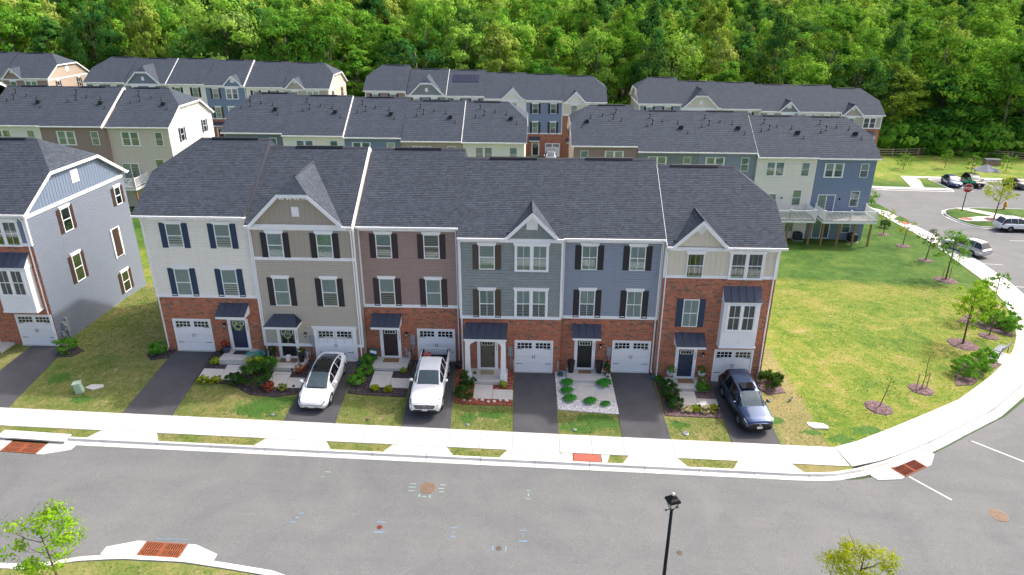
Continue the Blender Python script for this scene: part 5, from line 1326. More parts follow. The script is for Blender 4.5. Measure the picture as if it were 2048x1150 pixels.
# understorey along the edge of the wood: nobody could count it
UND = crown_mesh('undergrowth', 900, 'leaf_forest', 2.2, 1.8, 1.4, 40, 40, .22)
pv = [(px, py) for px, py in rows[285:]]
me = bpy.data.meshes.new('woodland'); me.from_pydata([(px, py, fz(px, py)) for px, py in pv], [], [])
src = put('woodland', me, None); tag(src, 'the mass of the wood running back to the horizon', 'wood', None, 'stuff')
me2 = bpy.data.meshes.new('undergrowth')
up_ = []
for i in range(2600):
    x = frr.uniform(-115, 118); y = (90.6 if x < 60 else 92.3)+abs(frr.gauss(0, 1))*6
    up_.append((x, y, fz(x, y)-.3))
me2.from_pydata(up_, [], []); und = put('undergrowth', me2, None); tag(und, 'low green undergrowth along the foot of the wood', 'undergrowth', None, 'stuff')
LIB = bpy.data.collections.new('lib')
def gn_scatter(obj, meshes, smin, smax, seed=0, tilt=.0, matname=None):
    ng = bpy.data.node_groups.new('scatter', 'GeometryNodeTree'); ng.interface.new_socket('Geometry', in_out='INPUT', socket_type='NodeSocketGeometry'); ng.interface.new_socket('Geometry', in_out='OUTPUT', socket_type='NodeSocketGeometry')
    N = ng.nodes; L = ng.links; gi = N.new('NodeGroupInput'); go = N.new('NodeGroupOutput'); join = N.new('GeometryNodeJoinGeometry'); prev = None
    ridx = N.new('FunctionNodeRandomValue'); ridx.data_type = 'INT'; ridx.inputs[4].default_value = 0; ridx.inputs[5].default_value = len(meshes)-1; ridx.inputs['Seed'].default_value = seed+5
    for i, o in enumerate(meshes):
        cmp = N.new('FunctionNodeCompare'); cmp.data_type = 'INT'; cmp.operation = 'EQUAL'; L.new(ridx.outputs[2], cmp.inputs[2]); cmp.inputs[3].default_value = i
        oi = N.new('GeometryNodeObjectInfo'); oi.inputs[0].default_value = o; oi.inputs['As Instance'].default_value = True
        ip = N.new('GeometryNodeInstanceOnPoints'); L.new(gi.outputs[0], ip.inputs['Points']); L.new(cmp.outputs[0], ip.inputs['Selection']); L.new(oi.outputs['Geometry'], ip.inputs['Instance'])
        rot = N.new('FunctionNodeRandomValue'); rot.data_type = 'FLOAT_VECTOR'; rot.inputs[0].default_value = (-tilt, -tilt, 0); rot.inputs[1].default_value = (tilt, tilt, 6.283); rot.inputs['Seed'].default_value = seed+1
        sc = N.new('FunctionNodeRandomValue'); sc.data_type = 'FLOAT'; sc.inputs[2].default_value = smin; sc.inputs[3].default_value = smax; sc.inputs['Seed'].default_value = seed+2
        L.new(rot.outputs[0], ip.inputs['Rotation']); L.new(sc.outputs[1], ip.inputs['Scale']); L.new(ip.outputs[0], join.inputs[0])
    L.new(join.outputs[0], go.inputs[0])
    md = obj.modifiers.new('scatter', 'NODES'); md.node_group = ng
def joined_tree(i):
    """crown and trunk as one mesh for the far wood"""
    bm = bmesh.new(); bm.from_mesh(FCR[i]); me = bpy.data.meshes.new('far_tree'); bm.to_mesh(me); bm.free(); me.materials.append(MATS['leaf_forest'])
    return me
libs = []
for i in range(8):
    o = bpy.data.objects.new('leaf_mass', FCR[i]); libs.append(o)
ul = bpy.data.objects.new('leaf_mass', UND)
gn_scatter(src, libs, .8, 1.25, 3); gn_scatter(und, [ul], .7, 2.0, 9)

# ---- young street trees, saplings
def young_tree(name, label, x, y, h, cr, seed, m, tr=.05, dens=26, nl=22, leaf=.11, zc=.68, bark='bark', group=None, zoff=0, z=None, bed=None, stakes=0, lean=0):
    z = gz(x, y)+zoff if z is None else z
    t = thing(name, label, 'tree', (x, y, z), 0, group)
    nl = int(nl*1.5); leaf *= .74; cr *= (1.0 if name == 'street_tree' else .88)
    put('trunk', trunk_mesh('trunk', seed, h*.93, tr, cr*1.0, 7, bark, .42), t)
    if dens: put('crown', crown_mesh('crown', seed+1, m, cr, h*(1-zc)*1.0, h*zc, dens, nl, leaf, lobes=6), t)
    if lean: t.rotation_euler = (0, lean, 0)
    if bed:
        mulch_ring(x, y, bed[0]*.85, bed[1], None, 'round mulch bed under the '+' '.join(label.split()[:11]))
    for k in range(stakes):
        s = -1 if k == 0 else 1
        st = thing('tree_stake', ('left' if s < 0 else 'right')+' wooden stake at the '+' '.join(label.split()[:9]), 'stake', (x+s*.38, y+.1*s, z), 0, 'stakes beside young trees'); MB().box(-.03, .03, -.03, .03, -.1, 1.25).build('post', 'wood_stake', st)
    return t
def mulch_ring(x, y, rx, m='mulch_brown', ry=None, label='round mulch bed', grp='mulch rings on the lawn'):
    ry = ry or rx; rr = random.Random(int(x*13+y*7)); mb = MB(); n = 26; rings = []
    for k, f in ((0, 0), (1, .5), (2, .85), (3, 1.0)):
        rings.append([(x+rx*f*math.cos(6.283*i/n)*(1+.06*math.sin(i*1.9+x) if k else 1), y+ry*f*math.sin(6.283*i/n)*(1+.06*math.cos(i*2.3+y) if k else 1)) for i in range(n)])
    hh = (.13, .10, .06, -.03)
    V = [[(px, py, gz(px, py)+hh[k]+(rr.uniform(-.012, .012))) for px, py in r] for k, r in enumerate(rings)]
    for k in range(3):
        for i in range(n):
            j = (i+1) % n; mb.quad(V[k][i], V[k+1][i], V[k+1][j], V[k][j], sm=True)
    o = mb.build('mulch_bed', m, uv=False); tag(o, label, 'mulch bed', grp)
    return o
YT = 'young trees along the curved pavement'
mb_ = ('mulch_brown',)
young_tree('young_tree', 'small reddish leaved young tree nearest the deck of the blue end house', 44.5, 38.0, 3.3, 1.15, 201, 'leaf_olive', .05, 22, 14, .10, bed=(.8, 'mulch_brown'), group=YT)
young_tree('young_tree', 'thin grey green young tree, second along the far pavement', 44.6, 33.7, 3.2, 1.15, 205, 'leaf_olive', .05, 22, 14, .10, bed=(.95, 'mulch_brown'), group=YT)
young_tree('young_tree', 'sparse young tree beside the far pavement left of the silver car', 44.5, 28.8, 3.5, 1.2, 209, 'leaf_shrub', .055, 26, 14, .11, bed=(.9, 'mulch_brown'), group=YT)
young_tree('young_tree', 'fresh green young tree in front of the silver car', 43.3, 22.9, 5.2, 1.6, 214, 'leaf_green', .07, 46, 24, .12, zc=.62, bed=(1.25, 'mulch_brown'), stakes=2, group=YT)
young_tree('young_tree', 'thin young tree where the pavement begins to curve, right edge', 44.3, 17.2, 3.0, .9, 219, 'leaf_green', .045, 24, 16, .1, group=YT)
young_tree('young_tree', 'yellow green young tree with the fullest crown on the lawn corner', 36.5, 8.1, 4.9, 1.55, 224, 'leaf_bright', .07, 46, 22, .12, zc=.64, bed=(1.3, 'mulch_brown'), group=YT)
young_tree('young_tree', 'small green young tree right of the fullest one near the bench', 39.5, 9.9, 3.2, .8, 229, 'leaf_green', .045, 18, 14, .1, bed=(.9, 'mulch_brown'), group=YT)
young_tree('young_tree', 'low yellow green young tree in the mulch beyond the fullest one', 39.9, 13.0, 3.6, 1.3, 233, 'leaf_bright', .06, 40, 20, .12, zc=.62, group=YT)
young_tree('sapling', 'bare thin sapling between two stakes on the big lawn', 29.7, .8, 3.1, .5, 238, 'leaf_olive', .03, 8, 6, .07, bed=(.95, 'mulch_brown'), stakes=2)
young_tree('sapling', 'bare leaning sapling nearest the street on the big lawn', 25.8, -1.8, 2.7, .55, 243, 'leaf_olive', .03, 9, 6, .07, bed=(1.0, 'mulch_brown'), lean=.18)
young_tree('young_tree', 'leafy young tree growing behind the right corner of the blue end house', 44.6, 45.0, 4.6, 2.0, 248, 'leaf_green', .08, 44, 20, .13, zc=.62)
young_tree('young_tree', 'olive leaved young tree on the far grass island behind the white SUV', 61.9, 46.3, 5.4, 2.0, 252, 'leaf_yellow', .08, 50, 18, .13, zc=.70, bed=(1.3, 'mulch_brown'))
for q, (x, y, h, c) in enumerate(((65.9, 77.4, 2.6, 1.5), (73.6, 79.1, 3.2, 1.0), (75.9, 75.6, 3.6, 1.3), (83.1, 78.0, 3.2, 1.3))):
    young_tree('young_tree', ('bushy small tree on the far lawn, leftmost of four', 'small tree on the far lawn above the blue car', 'small tree on the far lawn just left of the gravel pile', 'small tree on the far lawn right of the gravel pile')[q], x, y, h, c, 260+q*3, 'leaf_green', .05, 30, 20, .11, zc=.55)
young_tree('street_tree', 'yellow green street tree rising from the bottom right of the view', 17.4, -17.9, 3.9, 1.3, 280, 'leaf_yellow', .06, 80, 34, .075, zc=.66)
young_tree('street_tree', 'bright green airy sapling rising at the bottom left of the view', -14.5, -18.2, 3.7, 1.4, 290, 'leaf_bright', .05, 46, 34, .10, zc=.68)
# ---- planting beds and shrubs in the front yards
def bed(poly, m, label, off=.045):
    o = sheet('planting_bed', poly, m, off, .6, .12, gz); tag(o, label, 'planting bed'); return o
bed([(-18.9,.0),(-18.4,.0),(-18.5,-1.0),(-19.5,-1.2),(-20.1,-.5),(-19.6,.3)], 'mulch_dark', 'dark mulch patch at the left corner of the cream house')
bed([(-26.2,.5),(-25.4,.7),(-24.6,.1),(-24.9,-.7),(-26.0,-.7)], 'mulch_dark', 'dark mulch patch at the corner of the light blue end house')
bed([(-15.85,-.02),(-12.6,-.02),(-12.5,-.14),(-9.3,-.14),(-9.35,-3.6),(-10.6,-4.0),(-12.2,-3.9),(-13.6,-3.3),(-15.9,-3.0)], 'mulch_dark', 'dark mulch bed before the cream and the taupe house')
bed([(-6.6,-.14),(-6.1,.45),(-3.0,.45),(-2.95,-3.5),(-6.5,-3.4)], 'mulch_dark', 'dark mulch bed before the mauve brown house')
bed([(-.3,-.0),(3.35,-.0),(3.4,-3.7),(-.05,-3.7)], 'mulch_red', 'red mulch bed before the sage grey house')
bed([(5.98,.25),(9.5,.25),(9.68,-4.1),(6.1,-3.9)], 'white_gravel', 'white stone bed with hostas before the blue grey house')
bed([(12.35,-.02),(15.8,-.02),(15.8,-3.9),(12.4,-3.9)], 'mulch_brown', 'shaded mulch bed before the brick end house')
bed([(18.7,.2),(20.2,.6),(20.4,-.9),(19.3,-1.3),(18.75,-.8)], 'mulch_brown', 'mulch bed at the right corner of the brick end house')
bed([(33.3,3.4),(34.9,5.3),(37.1,6.3),(37.6,5.2),(35.6,3.7),(33.7,1.9),(32.4,1.6)], 'mulch_brown', 'brown mulch bed of shrubs beside the bench, at the curved pavement')
bed([(38.6,12.6),(40.3,14.2),(43.4,14.0),(43.0,12.4),(41.3,9.9),(39.9,11.3)], 'mulch_brown', 'brown mulch bed of shrubs beyond the bench')
# entry walks in slabs
def walkway(x0, x1, yst, y1, xl, xr, yy0, yy1, label):
    """porch walk going down then across to the drive"""
    t = thing('garden_path', label, 'garden path', (0, 0, 0))
    slab([(x0, yst),(x1, yst),(x1, (yst+yy1)/2),(x0, (yst+yy1)/2)], .07, 'concrete_walk', t); slab([(x0, (yst+yy1)/2),(x1, (yst+yy1)/2),(x1, yy0),(x0, yy0)], .07, 'concrete_walk', t)
    slab([(xl, yy1),(xr, yy1),(xr, yy0),(xl, yy0)], .07, 'concrete_walk', t)
walkway(-14.45, -13.3, -1.55, 0, -15.75, -14.45, -2.95, -1.95, 'pale L-shaped path from the navy door of the cream house')
walkway(-11.55, -10.4, -1.6, 0, -10.4, -9.4, -3.15, -2.15, 'pale L-shaped path from the black door of the taupe house')
walkway(-5.35, -4.15, -1.1, 0, -4.15, -2.95, -2.7, -1.75, 'pale L-shaped path from the porch of the mauve brown house')
walkway(1.0, 2.15, -1.7, 0, 2.15, 3.4, -3.15, -2.15, 'pale L-shaped path from the columned porch')
walkway(7.25, 8.4, -1.25, 0, 8.4, 9.6, -2.95, -1.95, 'pale L-shaped path through the white stones')
walkway(13.5, 14.6, -1.4, 0, 14.6, 15.8, -3.05, -2.1, 'pale L-shaped path from the navy door of the brick end house')
def shrub(x, y, r, h, m, label, seed, leaf=.06, nc=26, nl=40, grp=None, zc=.5, cat='shrub', name='shrub', z=None):
    t = thing(name, label, cat, (x, y, gz(x, y)+.03 if z is None else z), 0, grp)
    put('foliage', crown_mesh('foliage', seed, m, r, h*.5, h*.5, nc, nl, leaf, lobes=5), t)
    mb = MB()
    for k in range(5): a = k*1.26; mb.tube([(0, 0, 0), (math.cos(a)*r*.5, math.sin(a)*r*.5, h*.6)], [.02, .008], 4)
    mb.build('stem', 'bark', t); return t
sd = 400
for (x, y, r, h, m, lab) in (
    (-19.3,-.5,.5,.8,'leaf_green','round green shrub at the left corner of the cream house'),
    (-25.6,.0,.65,.9,'leaf_green','round green shrub at the foot of the light blue end wall'),
    (-15.2,-.25,.25,.35,'leaf_shrub','tiny dark shrub right of the left garage'),
    (-15.25,-1.4,.33,.4,'leaf_yellowgreen','lime green plant beside the first L-shaped path'),
    (-15.3,-3.2,.36,.42,'leaf_yellowgreen','lime green plant below the first L-shaped path, left of a gold one'),
    (-14.5,-3.2,.34,.42,'leaf_yellow','gold green plant below the first L-shaped path'),
    (-13.35,-3.15,.48,.65,'leaf_shrub','round dark green shrub below the first L-shaped path'),
    (-12.6,-1.6,.65,.9,'leaf_yellowgreen','yellow tinged shrub beside the coiled hose'),
    (-12.15,-2.9,.95,1.5,'leaf_shrub','large dark green feathery shrub, biggest of the front beds'),
    (-11.95,-1.5,.6,1.0,'leaf_green','green shrub behind the large feathery one'),
    (-11.25,-3.35,.34,.5,'leaf_red','red and green leaved shrub below the second path'),
    (-10.4,-3.35,.3,.4,'leaf_olive','small olive plant below the second path'),
    (-10.0,-1.4,.36,.4,'leaf_red','red leaved plant beside the white sedan'),
    (-6.0,-.3,.5,.6,'leaf_green','upper of three round shrubs right of the white sedan'),
    (-5.95,-1.5,.5,.55,'leaf_green','middle of three round shrubs right of the white sedan'),
    (-6.2,-2.45,.5,.55,'leaf_green','lowest of three round shrubs right of the white sedan'),
    (-4.95,-2.95,.28,.33,'leaf_yellow','small gold plant left of another, before the mauve brown house'),
    (-4.1,-2.95,.28,.33,'leaf_yellow','small gold plant nearer the pickup truck'),
    (-3.5,-1.1,.2,.3,'leaf_yellowgreen','tiny green sprig beside the pickup truck'),
    (.5,-2.1,.5,1.3,'leaf_shrub','tall dark shrub at the left porch column'),
    (.5,-3.1,.55,.85,'leaf_shrub','round dark shrub below the tall one by the porch column'),
    (2.75,-1.75,.27,.35,'leaf_yellowgreen','small bright green plant in the red mulch'),
    (12.9,-1.2,.5,.7,'leaf_shrub','dark shrub left of the navy door of the brick end house, topmost'),
    (13.0,-2.1,.52,.7,'leaf_shrub','dark shrub in the middle of the bed of the brick end house'),
    (13.1,-3.0,.52,.7,'leaf_shrub','dark shrub lowest in the bed of the brick end house'),
    (12.6,-.4,.3,.4,'leaf_green','small shrub at the downspout of the brick end house'),
    (15.1,-1.15,.42,.5,'leaf_green','green shrub between the path and the dark blue SUV'),
    (15.3,-.5,.3,.45,'flower_mix','pale flowered plant by the porch of the brick end house'),
    (13.75,-3.3,.32,.3,'leaf_straw','straw coloured grass tuft below the last path, left one'),
    (14.3,-3.3,.3,.35,'leaf_yellow','gold shrub between two straw coloured tufts'),
    (14.85,-3.35,.32,.3,'leaf_straw','straw coloured grass tuft below the last path, right one'),
    (15.4,-3.2,.3,.35,'leaf_yellow','gold shrub nearest the dark blue SUV'),
    (19.5,-.4,.75,1.1,'leaf_shrub','bushy shrub right of the brick end house'),
    (19.9,.3,.4,.6,'leaf_green','small shrub behind the bushy one at the brick end house'),
    (33.7,3.1,.8,1.3,'leaf_green','leftmost of the three big shrubs by the bench'),
    (34.9,3.9,.85,1.35,'leaf_green','middle of the three big shrubs by the bench'),
    (36.2,5.0,.7,1.2,'leaf_green','right one of the three big shrubs by the bench'),
    (41.0,12.2,.8,1.2,'leaf_green','upper left shrub in the mulch at the outer curve'),
    (41.7,11.1,.8,1.2,'leaf_green','big green shrub in the mulch at the outer curve'),
    (42.5,12.4,.8,1.2,'leaf_green','shrub of the outer curve nearest the pavement'),
    (42.0,14.2,.7,1.1,'leaf_shrub','farthest shrub of the outer curve'),
    (46.0,40.9,.6,.9,'leaf_shrub','small shrub at the far corner of the blue end house')):
    sd += 1; mm = 'leaf_olive' if m == 'flower_mix' else m
    shrub(x, y, r, h, mm, lab, sd, leaf=.055 if r < .7 else .075, nc=24 if r < .4 else 40, nl=26 if r < .4 else 40)
# hostas: rosettes of big arching leaves, each one a piece
def hosta(x, y, r, label, seed, n=26):
    t = thing('hosta', label, 'hosta', (x, y, gz(x, y)+.05)); rr = random.Random(seed)
    for i in range(n):
        a = i*2.4+rr.uniform(-.2, .2); k = .45+.55*((i % 9)/8); L = r*k; w = L*.28+.03; u = Vector((math.cos(a), math.sin(a), 0)); v = Vector((-u.y, u.x, 0)); h = r*(.75-.35*k)
        mb = MB(); P = [(0, 0, .02), ] ; pts = [(.0, .01, .05), (.35, 1.0*.7, h), (.7, 1.0, h*1.0), (1.0, .1, h*.45)]
        for (s0, w0, z0), (s1, w1, z1) in zip(pts[:-1], pts[1:]):
            a0, a1 = u*L*s0, u*L*s1; mb.quad(a0-v*w*w0+Vector((0,0,z0+.02*w0)), a0+Vector((0,0,z0-.0)), a1+Vector((0,0,z1)), a1-v*w*w1+Vector((0,0,z1+.02*w1)), sm=True); mb.quad(a0+Vector((0,0,z0)), a0+v*w*w0+Vector((0,0,z0+.02*w0)), a1+v*w*w1+Vector((0,0,z1+.02*w1)), a1+Vector((0,0,z1)), sm=True)
        mb.build('leaf', 'leaf_hosta', t)
for i, (x, y, r, l) in enumerate(((6.75,-1.35,.5,'yellow green hosta topmost left of the stone path'),(6.7,-2.15,.47,'hosta second down left of the stone path'),(6.85,-2.95,.5,'hosta at the lower left of the white stones'),(8.05,-3.1,.46,'hosta below the stone path, middle of the lowest three'),(8.95,-3.3,.35,'smallest hosta, lowest right in the white stones'),(9.05,-1.35,.6,'largest hosta right of the stone path'))): hosta(x, y, r, l, 70+i)
t = thing('conifer', 'slim dark green cone shaped shrub beside the right garage', 'shrub', (9.25, -.45, gz(9.25, -.45)))
put('foliage', crown_mesh('foliage', 77, 'leaf_shrub', .22, .62, .62, 44, 30, .05, shape='cone'), t)
# loose tufts that break up the mown lawn
def tuft():
    mb = MB(); rr = random.Random(3)
    for i in range(9):
        a = rr.uniform(0, 6.28); r = rr.uniform(0, .07); x, y = r*math.cos(a), r*math.sin(a); d = Vector((rr.uniform(-.05, .05), rr.uniform(-.05, .05), rr.uniform(.05, .10))); w = Vector((rr.uniform(-1, 1), rr.uniform(-1, 1), 0)).normalized()*.012
        mb.quad(Vector((x, y, 0))-w, Vector((x, y, 0))+w, Vector((x, y, 0))+d)
    return mb.mesh('blades', 'blade', False)
TU = bpy.data.objects.new('blades', tuft())
grr = random.Random(99); gp = []
from mathutils.geometry import intersect_point_tri_2d
def inside(p, poly):
    c = False; x, y = p; j = len(poly)-1
    for i in range(len(poly)):
        if (poly[i][1] > y) != (poly[j][1] > y) and x < (poly[j][0]-poly[i][0])*(y-poly[i][1])/(poly[j][1]-poly[i][1])+poly[i][0]: c = not c
        j = i
    return c
YARDS = [[(-25.4,.0),(-18.9,.0),(-18.7,-6.0),(-25.2,-6.0)],[(-18.9,0),(-18.9,12),(-26.6,12),(-26.6,0)],[(-15.85,-3.3),(-13.4,-3.6),(-12,-4.2),(-9.45,-4.0),(-9.5,-6.0),(-15.8,-6.0)],[(-6.5,-3.7),(-2.9,-3.7),(-2.85,-6),(-6.5,-6)],[(0,-3.9),(3.45,-3.9),(3.5,-6),(0,-6)],[(6.1,-4.2),(9.65,-4.2),(9.7,-6),(6.1,-6)],[(12.4,-4.1),(15.75,-4.1),(15.8,-6),(12.45,-6)],
 [(18.5,-6),(21.3,-6.1)]+CURVE_IN[1:9]+[(43,22),(19,22),(19.05,.3)],[(-15.7,-7.8),(-10,-7.8),(-10,-8.35),(-15.5,-8.35)],[(-6.5,-7.8),(-3,-7.8),(-3.1,-8.35),(-6.3,-8.35)],[(0,-7.8),(3.2,-7.8),(3.2,-8.35),(.2,-8.35)],[(12.6,-7.8),(15.6,-7.8),(15.6,-8.35),(12.8,-8.35)],[(-24,-7.8),(-19,-7.8),(-19,-8.35),(-24,-8.35)],[(-14.2,-16.9),(-8.6,-16.95),(-6,-17.4),(-2,-18.3),(-14,-18.3)]]
for poly in YARDS:
    x0, x1 = min(p[0] for p in poly), max(p[0] for p in poly); y0, y1 = min(p[1] for p in poly), max(p[1] for p in poly)
    dn = 90 if (x1-x0) < 12 else 40
    for _ in range(int((x1-x0)*(y1-y0)*dn)):
        p = (grr.uniform(x0, x1), grr.uniform(y0, y1))
        if inside(p, poly): gp.append((p[0], p[1], gz(*p)-.005))
me = bpy.data.meshes.new('grass'); me.from_pydata(gp, [], []); go_ = put('grass', me); tag(go_, 'short grass blades of the front yards and the big lawn', 'grass', None, 'stuff'); gn_scatter(go_, [TU], .25, .6, 21, .3)
# ================================================================== vehicles
TYPES = dict(
 sedan=dict(L=4.7, body=[(0,.58,.52,.55,.26),(.05,.66,.58,.72,.2),(.22,.73,.64,.84,.18),(.6,.81,.72,.90,.18),(1.2,.90,.83,.925,.18),(1.5,.95,.89,.925,.18),(2.5,1.0,.93,.925,.18),(3.5,1.02,.96,.92,.18),(4.1,1.06,.98,.90,.2),(4.5,1.05,.94,.83,.25),(4.65,.98,.86,.76,.3),(4.7,.85,.75,.66,.36)],
   gh=[(1.12,.89,.66,.74),(1.6,1.16,.63,.82),(2.05,1.35,.58,.84),(2.6,1.43,.56,.84),(3.2,1.40,.55,.83),(3.75,1.26,.53,.79),(4.3,1.06,.50,.68)], ws=2.05, rg=3.3, wh=(.88,3.76), wr=.335, pil=(2.05,2.95,3.75)),
 saloon=dict(L=4.75, body=[(0,.60,.54,.6,.26),(.05,.68,.60,.75,.2),(.22,.76,.67,.85,.18),(.6,.84,.75,.90,.18),(1.2,.93,.86,.92,.18),(1.5,.97,.91,.92,.18),(2.5,1.0,.94,.92,.18),(3.6,1.02,.97,.92,.18),(4.1,1.04,.98,.90,.2),(4.6,1.02,.93,.85,.25),(4.72,.95,.86,.78,.3),(4.75,.85,.75,.7,.36)],
   gh=[(1.3,.93,.66,.74),(1.75,1.20,.63,.82),(2.1,1.38,.58,.84),(2.6,1.45,.56,.84),(3.2,1.43,.55,.83),(3.6,1.32,.53,.80),(4.0,1.04,.50,.72)], ws=2.1, rg=3.25, wh=(.92,3.68), wr=.33, pil=(2.1,2.85,3.5)),
 suv=dict(L=4.7, body=[(0,.78,.70,.60,.34),(.05,.88,.80,.78,.26),(.3,.97,.89,.90,.22),(.8,1.02,.94,.93,.22),(1.3,1.07,1.0,.935,.22),(2.5,1.08,1.03,.935,.22),(4.0,1.08,1.05,.93,.24),(4.45,1.08,1.03,.90,.28),(4.62,1.02,.96,.86,.32),(4.7,.9,.84,.8,.4)],
   gh=[(1.15,1.0,.68,.76),(1.6,1.33,.64,.84),(2.0,1.56,.61,.86),(2.7,1.68,.60,.86),(3.6,1.68,.59,.85),(4.25,1.62,.57,.83),(4.6,1.08,.66,.78)], ws=2.0, rg=4.22, wh=(.92,3.62), wr=.36, pil=(2.0,2.85,3.65)),
 hatch=dict(L=4.35, body=[(0,.62,.55,.6,.26),(.05,.70,.62,.75,.2),(.25,.80,.70,.86,.18),(.6,.88,.79,.90,.18),(1.1,.97,.9,.91,.18),(2.5,1.0,.95,.91,.18),(3.7,1.03,1.0,.9,.2),(4.1,1.02,.98,.87,.25),(4.28,.95,.88,.82,.3),(4.35,.8,.75,.74,.38)],
   gh=[(.95,.93,.66,.74),(1.5,1.24,.62,.82),(1.95,1.43,.58,.84),(2.5,1.48,.56,.84),(3.3,1.44,.54,.82),(3.8,1.34,.52,.79),(4.2,1.04,.56,.72)], ws=1.95, rg=3.7, wh=(.85,3.5), wr=.33, pil=(1.95,2.7,3.4)),
 pickup=dict(L=5.3, body=[(0,.98,.90,.72,.46),(.06,1.06,.96,.86,.4),(.35,1.12,1.02,.93,.38),(1.2,1.18,1.10,.945,.38),(1.6,1.20,1.13,.945,.38),(3.6,1.2,1.15,.945,.4),(5.2,1.2,1.16,.94,.45),(5.3,1.18,1.13,.92,.5)],
   gh=[(1.5,1.12,.70,.78),(1.95,1.47,.66,.85),(2.3,1.70,.62,.86),(2.8,1.78,.61,.86),(3.4,1.77,.61,.86),(3.62,1.71,.61,.85),(3.74,1.15,.68,.84)], ws=2.3, rg=3.62, wh=(.95,4.15), wr=.38, pil=(2.3,3.0,3.6), bed=(3.84,5.18,.72)))
def interp(rows, t):
    if t <= rows[0][0]: return rows[0][1:]
    for a, b in zip(rows[:-1], rows[1:]):
        if t <= b[0]:
            f = (t-a[0])/(b[0]-a[0]); return tuple(p+(q-p)*f for p, q in zip(a[1:], b[1:]))
    return rows[-1][1:]
def car(label, kind, paint, x, y, rz=0, roofm=None, plate=True, dark_trim=None, name='parked_car', cat='car', z=None, open_z=rg, lift=.03, mono='rim'):
    T = TYPES[kind]; L = T['L']
    d = .9; zs = [open_z(x+math.sin(rz)*s*1.4, y-math.cos(rz)*s*1.4) for s in (-1, 1)]; zc = (zs[0]+zs[1])/2; pitch = math.atan2(zs[1]-zs[0], 2.8)
    t = thing(name, label, cat, (x, y, zc+lift), rz); t.rotation_euler = (-pitch*-1 if False else pitch*-1.0, 0, rz)
    bed = T.get('bed')
    def sec(tt):
        zt, zb_, w, zl = interp(T['body'], tt)
        P = [(0, zl), (w*.72, zl), (w*.95, zl+.07), (w*.995, zl+.26), (w, (zl+.26+zb_)/2), (w*.985, zb_-.09), (w*.93, zb_), (w*.80, zb_+(zt-zb_)*.62), (w*.42, zt-.008), (0, zt)]
        for wc in T['wh']:
            dt = abs(tt-wc); Rr = T['wr']+.055
            if dt < Rr:
                za = T['wr']+math.sqrt(Rr*Rr-dt*dt); P = [P[0]]+[(q[0], max(q[1], za)) for q in P[1:5]]+P[5:]
        if bed and bed[0] <= tt <= bed[1]: P[7] = (w*.86, zb_); P[8] = (w*.85, bed[2]); P[9] = (0, bed[2])
        return P
    ts = sorted(set([0, .02, .05, .1, .16]+[L*i/56 for i in range(57)]+[L-.02, L-.05, L-.1]+([bed[0]-.001, bed[0], bed[1], bed[1]+.001] if bed else [])+[wc+s*(T['wr']+.055)*f for wc in T['wh'] for s in (-1, 1) for f in (1, .999, .9, .6)]))
    mb = MB(); S = [sec(tt) for tt in ts]
    for i in range(len(ts)-1):
        for k in range(9):
            inb = bed and bed[0]-.002 <= ts[i] and ts[i+1] <= bed[1]+.002 and k >= 7
            for s in (1, -1):
                q = [(s*S[i][k][0], ts[i]-L/2, S[i][k][1]), (s*S[i+1][k][0], ts[i+1]-L/2, S[i+1][k][1]), (s*S[i+1][k+1][0], ts[i+1]-L/2, S[i+1][k+1][1]), (s*S[i][k+1][0], ts[i]-L/2, S[i][k+1][1])]
                mb.quad(*(q if s > 0 else q[::-1]), mi=1 if (inb or k < 2 or (dark_trim and k < 3)) else 0, sm=True)
    for i, fl in ((0, 1), (-1, 0)):
        pts = [(a, ts[i]-L/2, b) for a, b in S[i]]+[(-a, ts[i]-L/2, b) for a, b in reversed(S[i][1:-1])]
        mb.quad(*(pts if not fl else pts[::-1]))
    me = mb.mesh('body', [paint, 'black_plastic'], False); bm = bmesh.new(); bm.from_mesh(me); bmesh.ops.remove_doubles(bm, verts=bm.verts, dist=.0008); bm.to_mesh(me); bm.free()
    put('body', me, t)
    # cabin
    G = T['gh']
    def gsec(tt):
        z, wt, wb = interp(G, tt); zb_ = interp(T['body'], tt)[1]-.03; z = max(z, zb_+.02)
        return [(wb, zb_), (wb+(wt-wb)*.5+.012, zb_+(z-zb_)*.5), (wt+.02, z-.055), (wt-.03, z-.018), (wt*.6, z), (0, z+.004)]
    tg = sorted(set([G[0][0], G[-1][0], T['ws'], T['rg']]+[G[0][0]+(G[-1][0]-G[0][0])*i/26 for i in range(27)])); SG = [gsec(tt) for tt in tg]
    names = {'windscreen': (lambda a, b, k: k >= 3 and b <= T['ws']+1e-6, 'car_glass_clear'), 'rear_window': (lambda a, b, k: k >= 3 and a >= T['rg']-1e-6, 'car_glass'), 'roof': (lambda a, b, k: k >= 3 and a >= T['ws']-1e-6 and b <= T['rg']+1e-6, roofm or paint), 'side_window': (lambda a, b, k: k < 2 and a > G[0][0]+.25, 'car_glass'), 'window_frame': (lambda a, b, k: k == 2 or (k < 2 and a <= G[0][0]+.25), paint)}
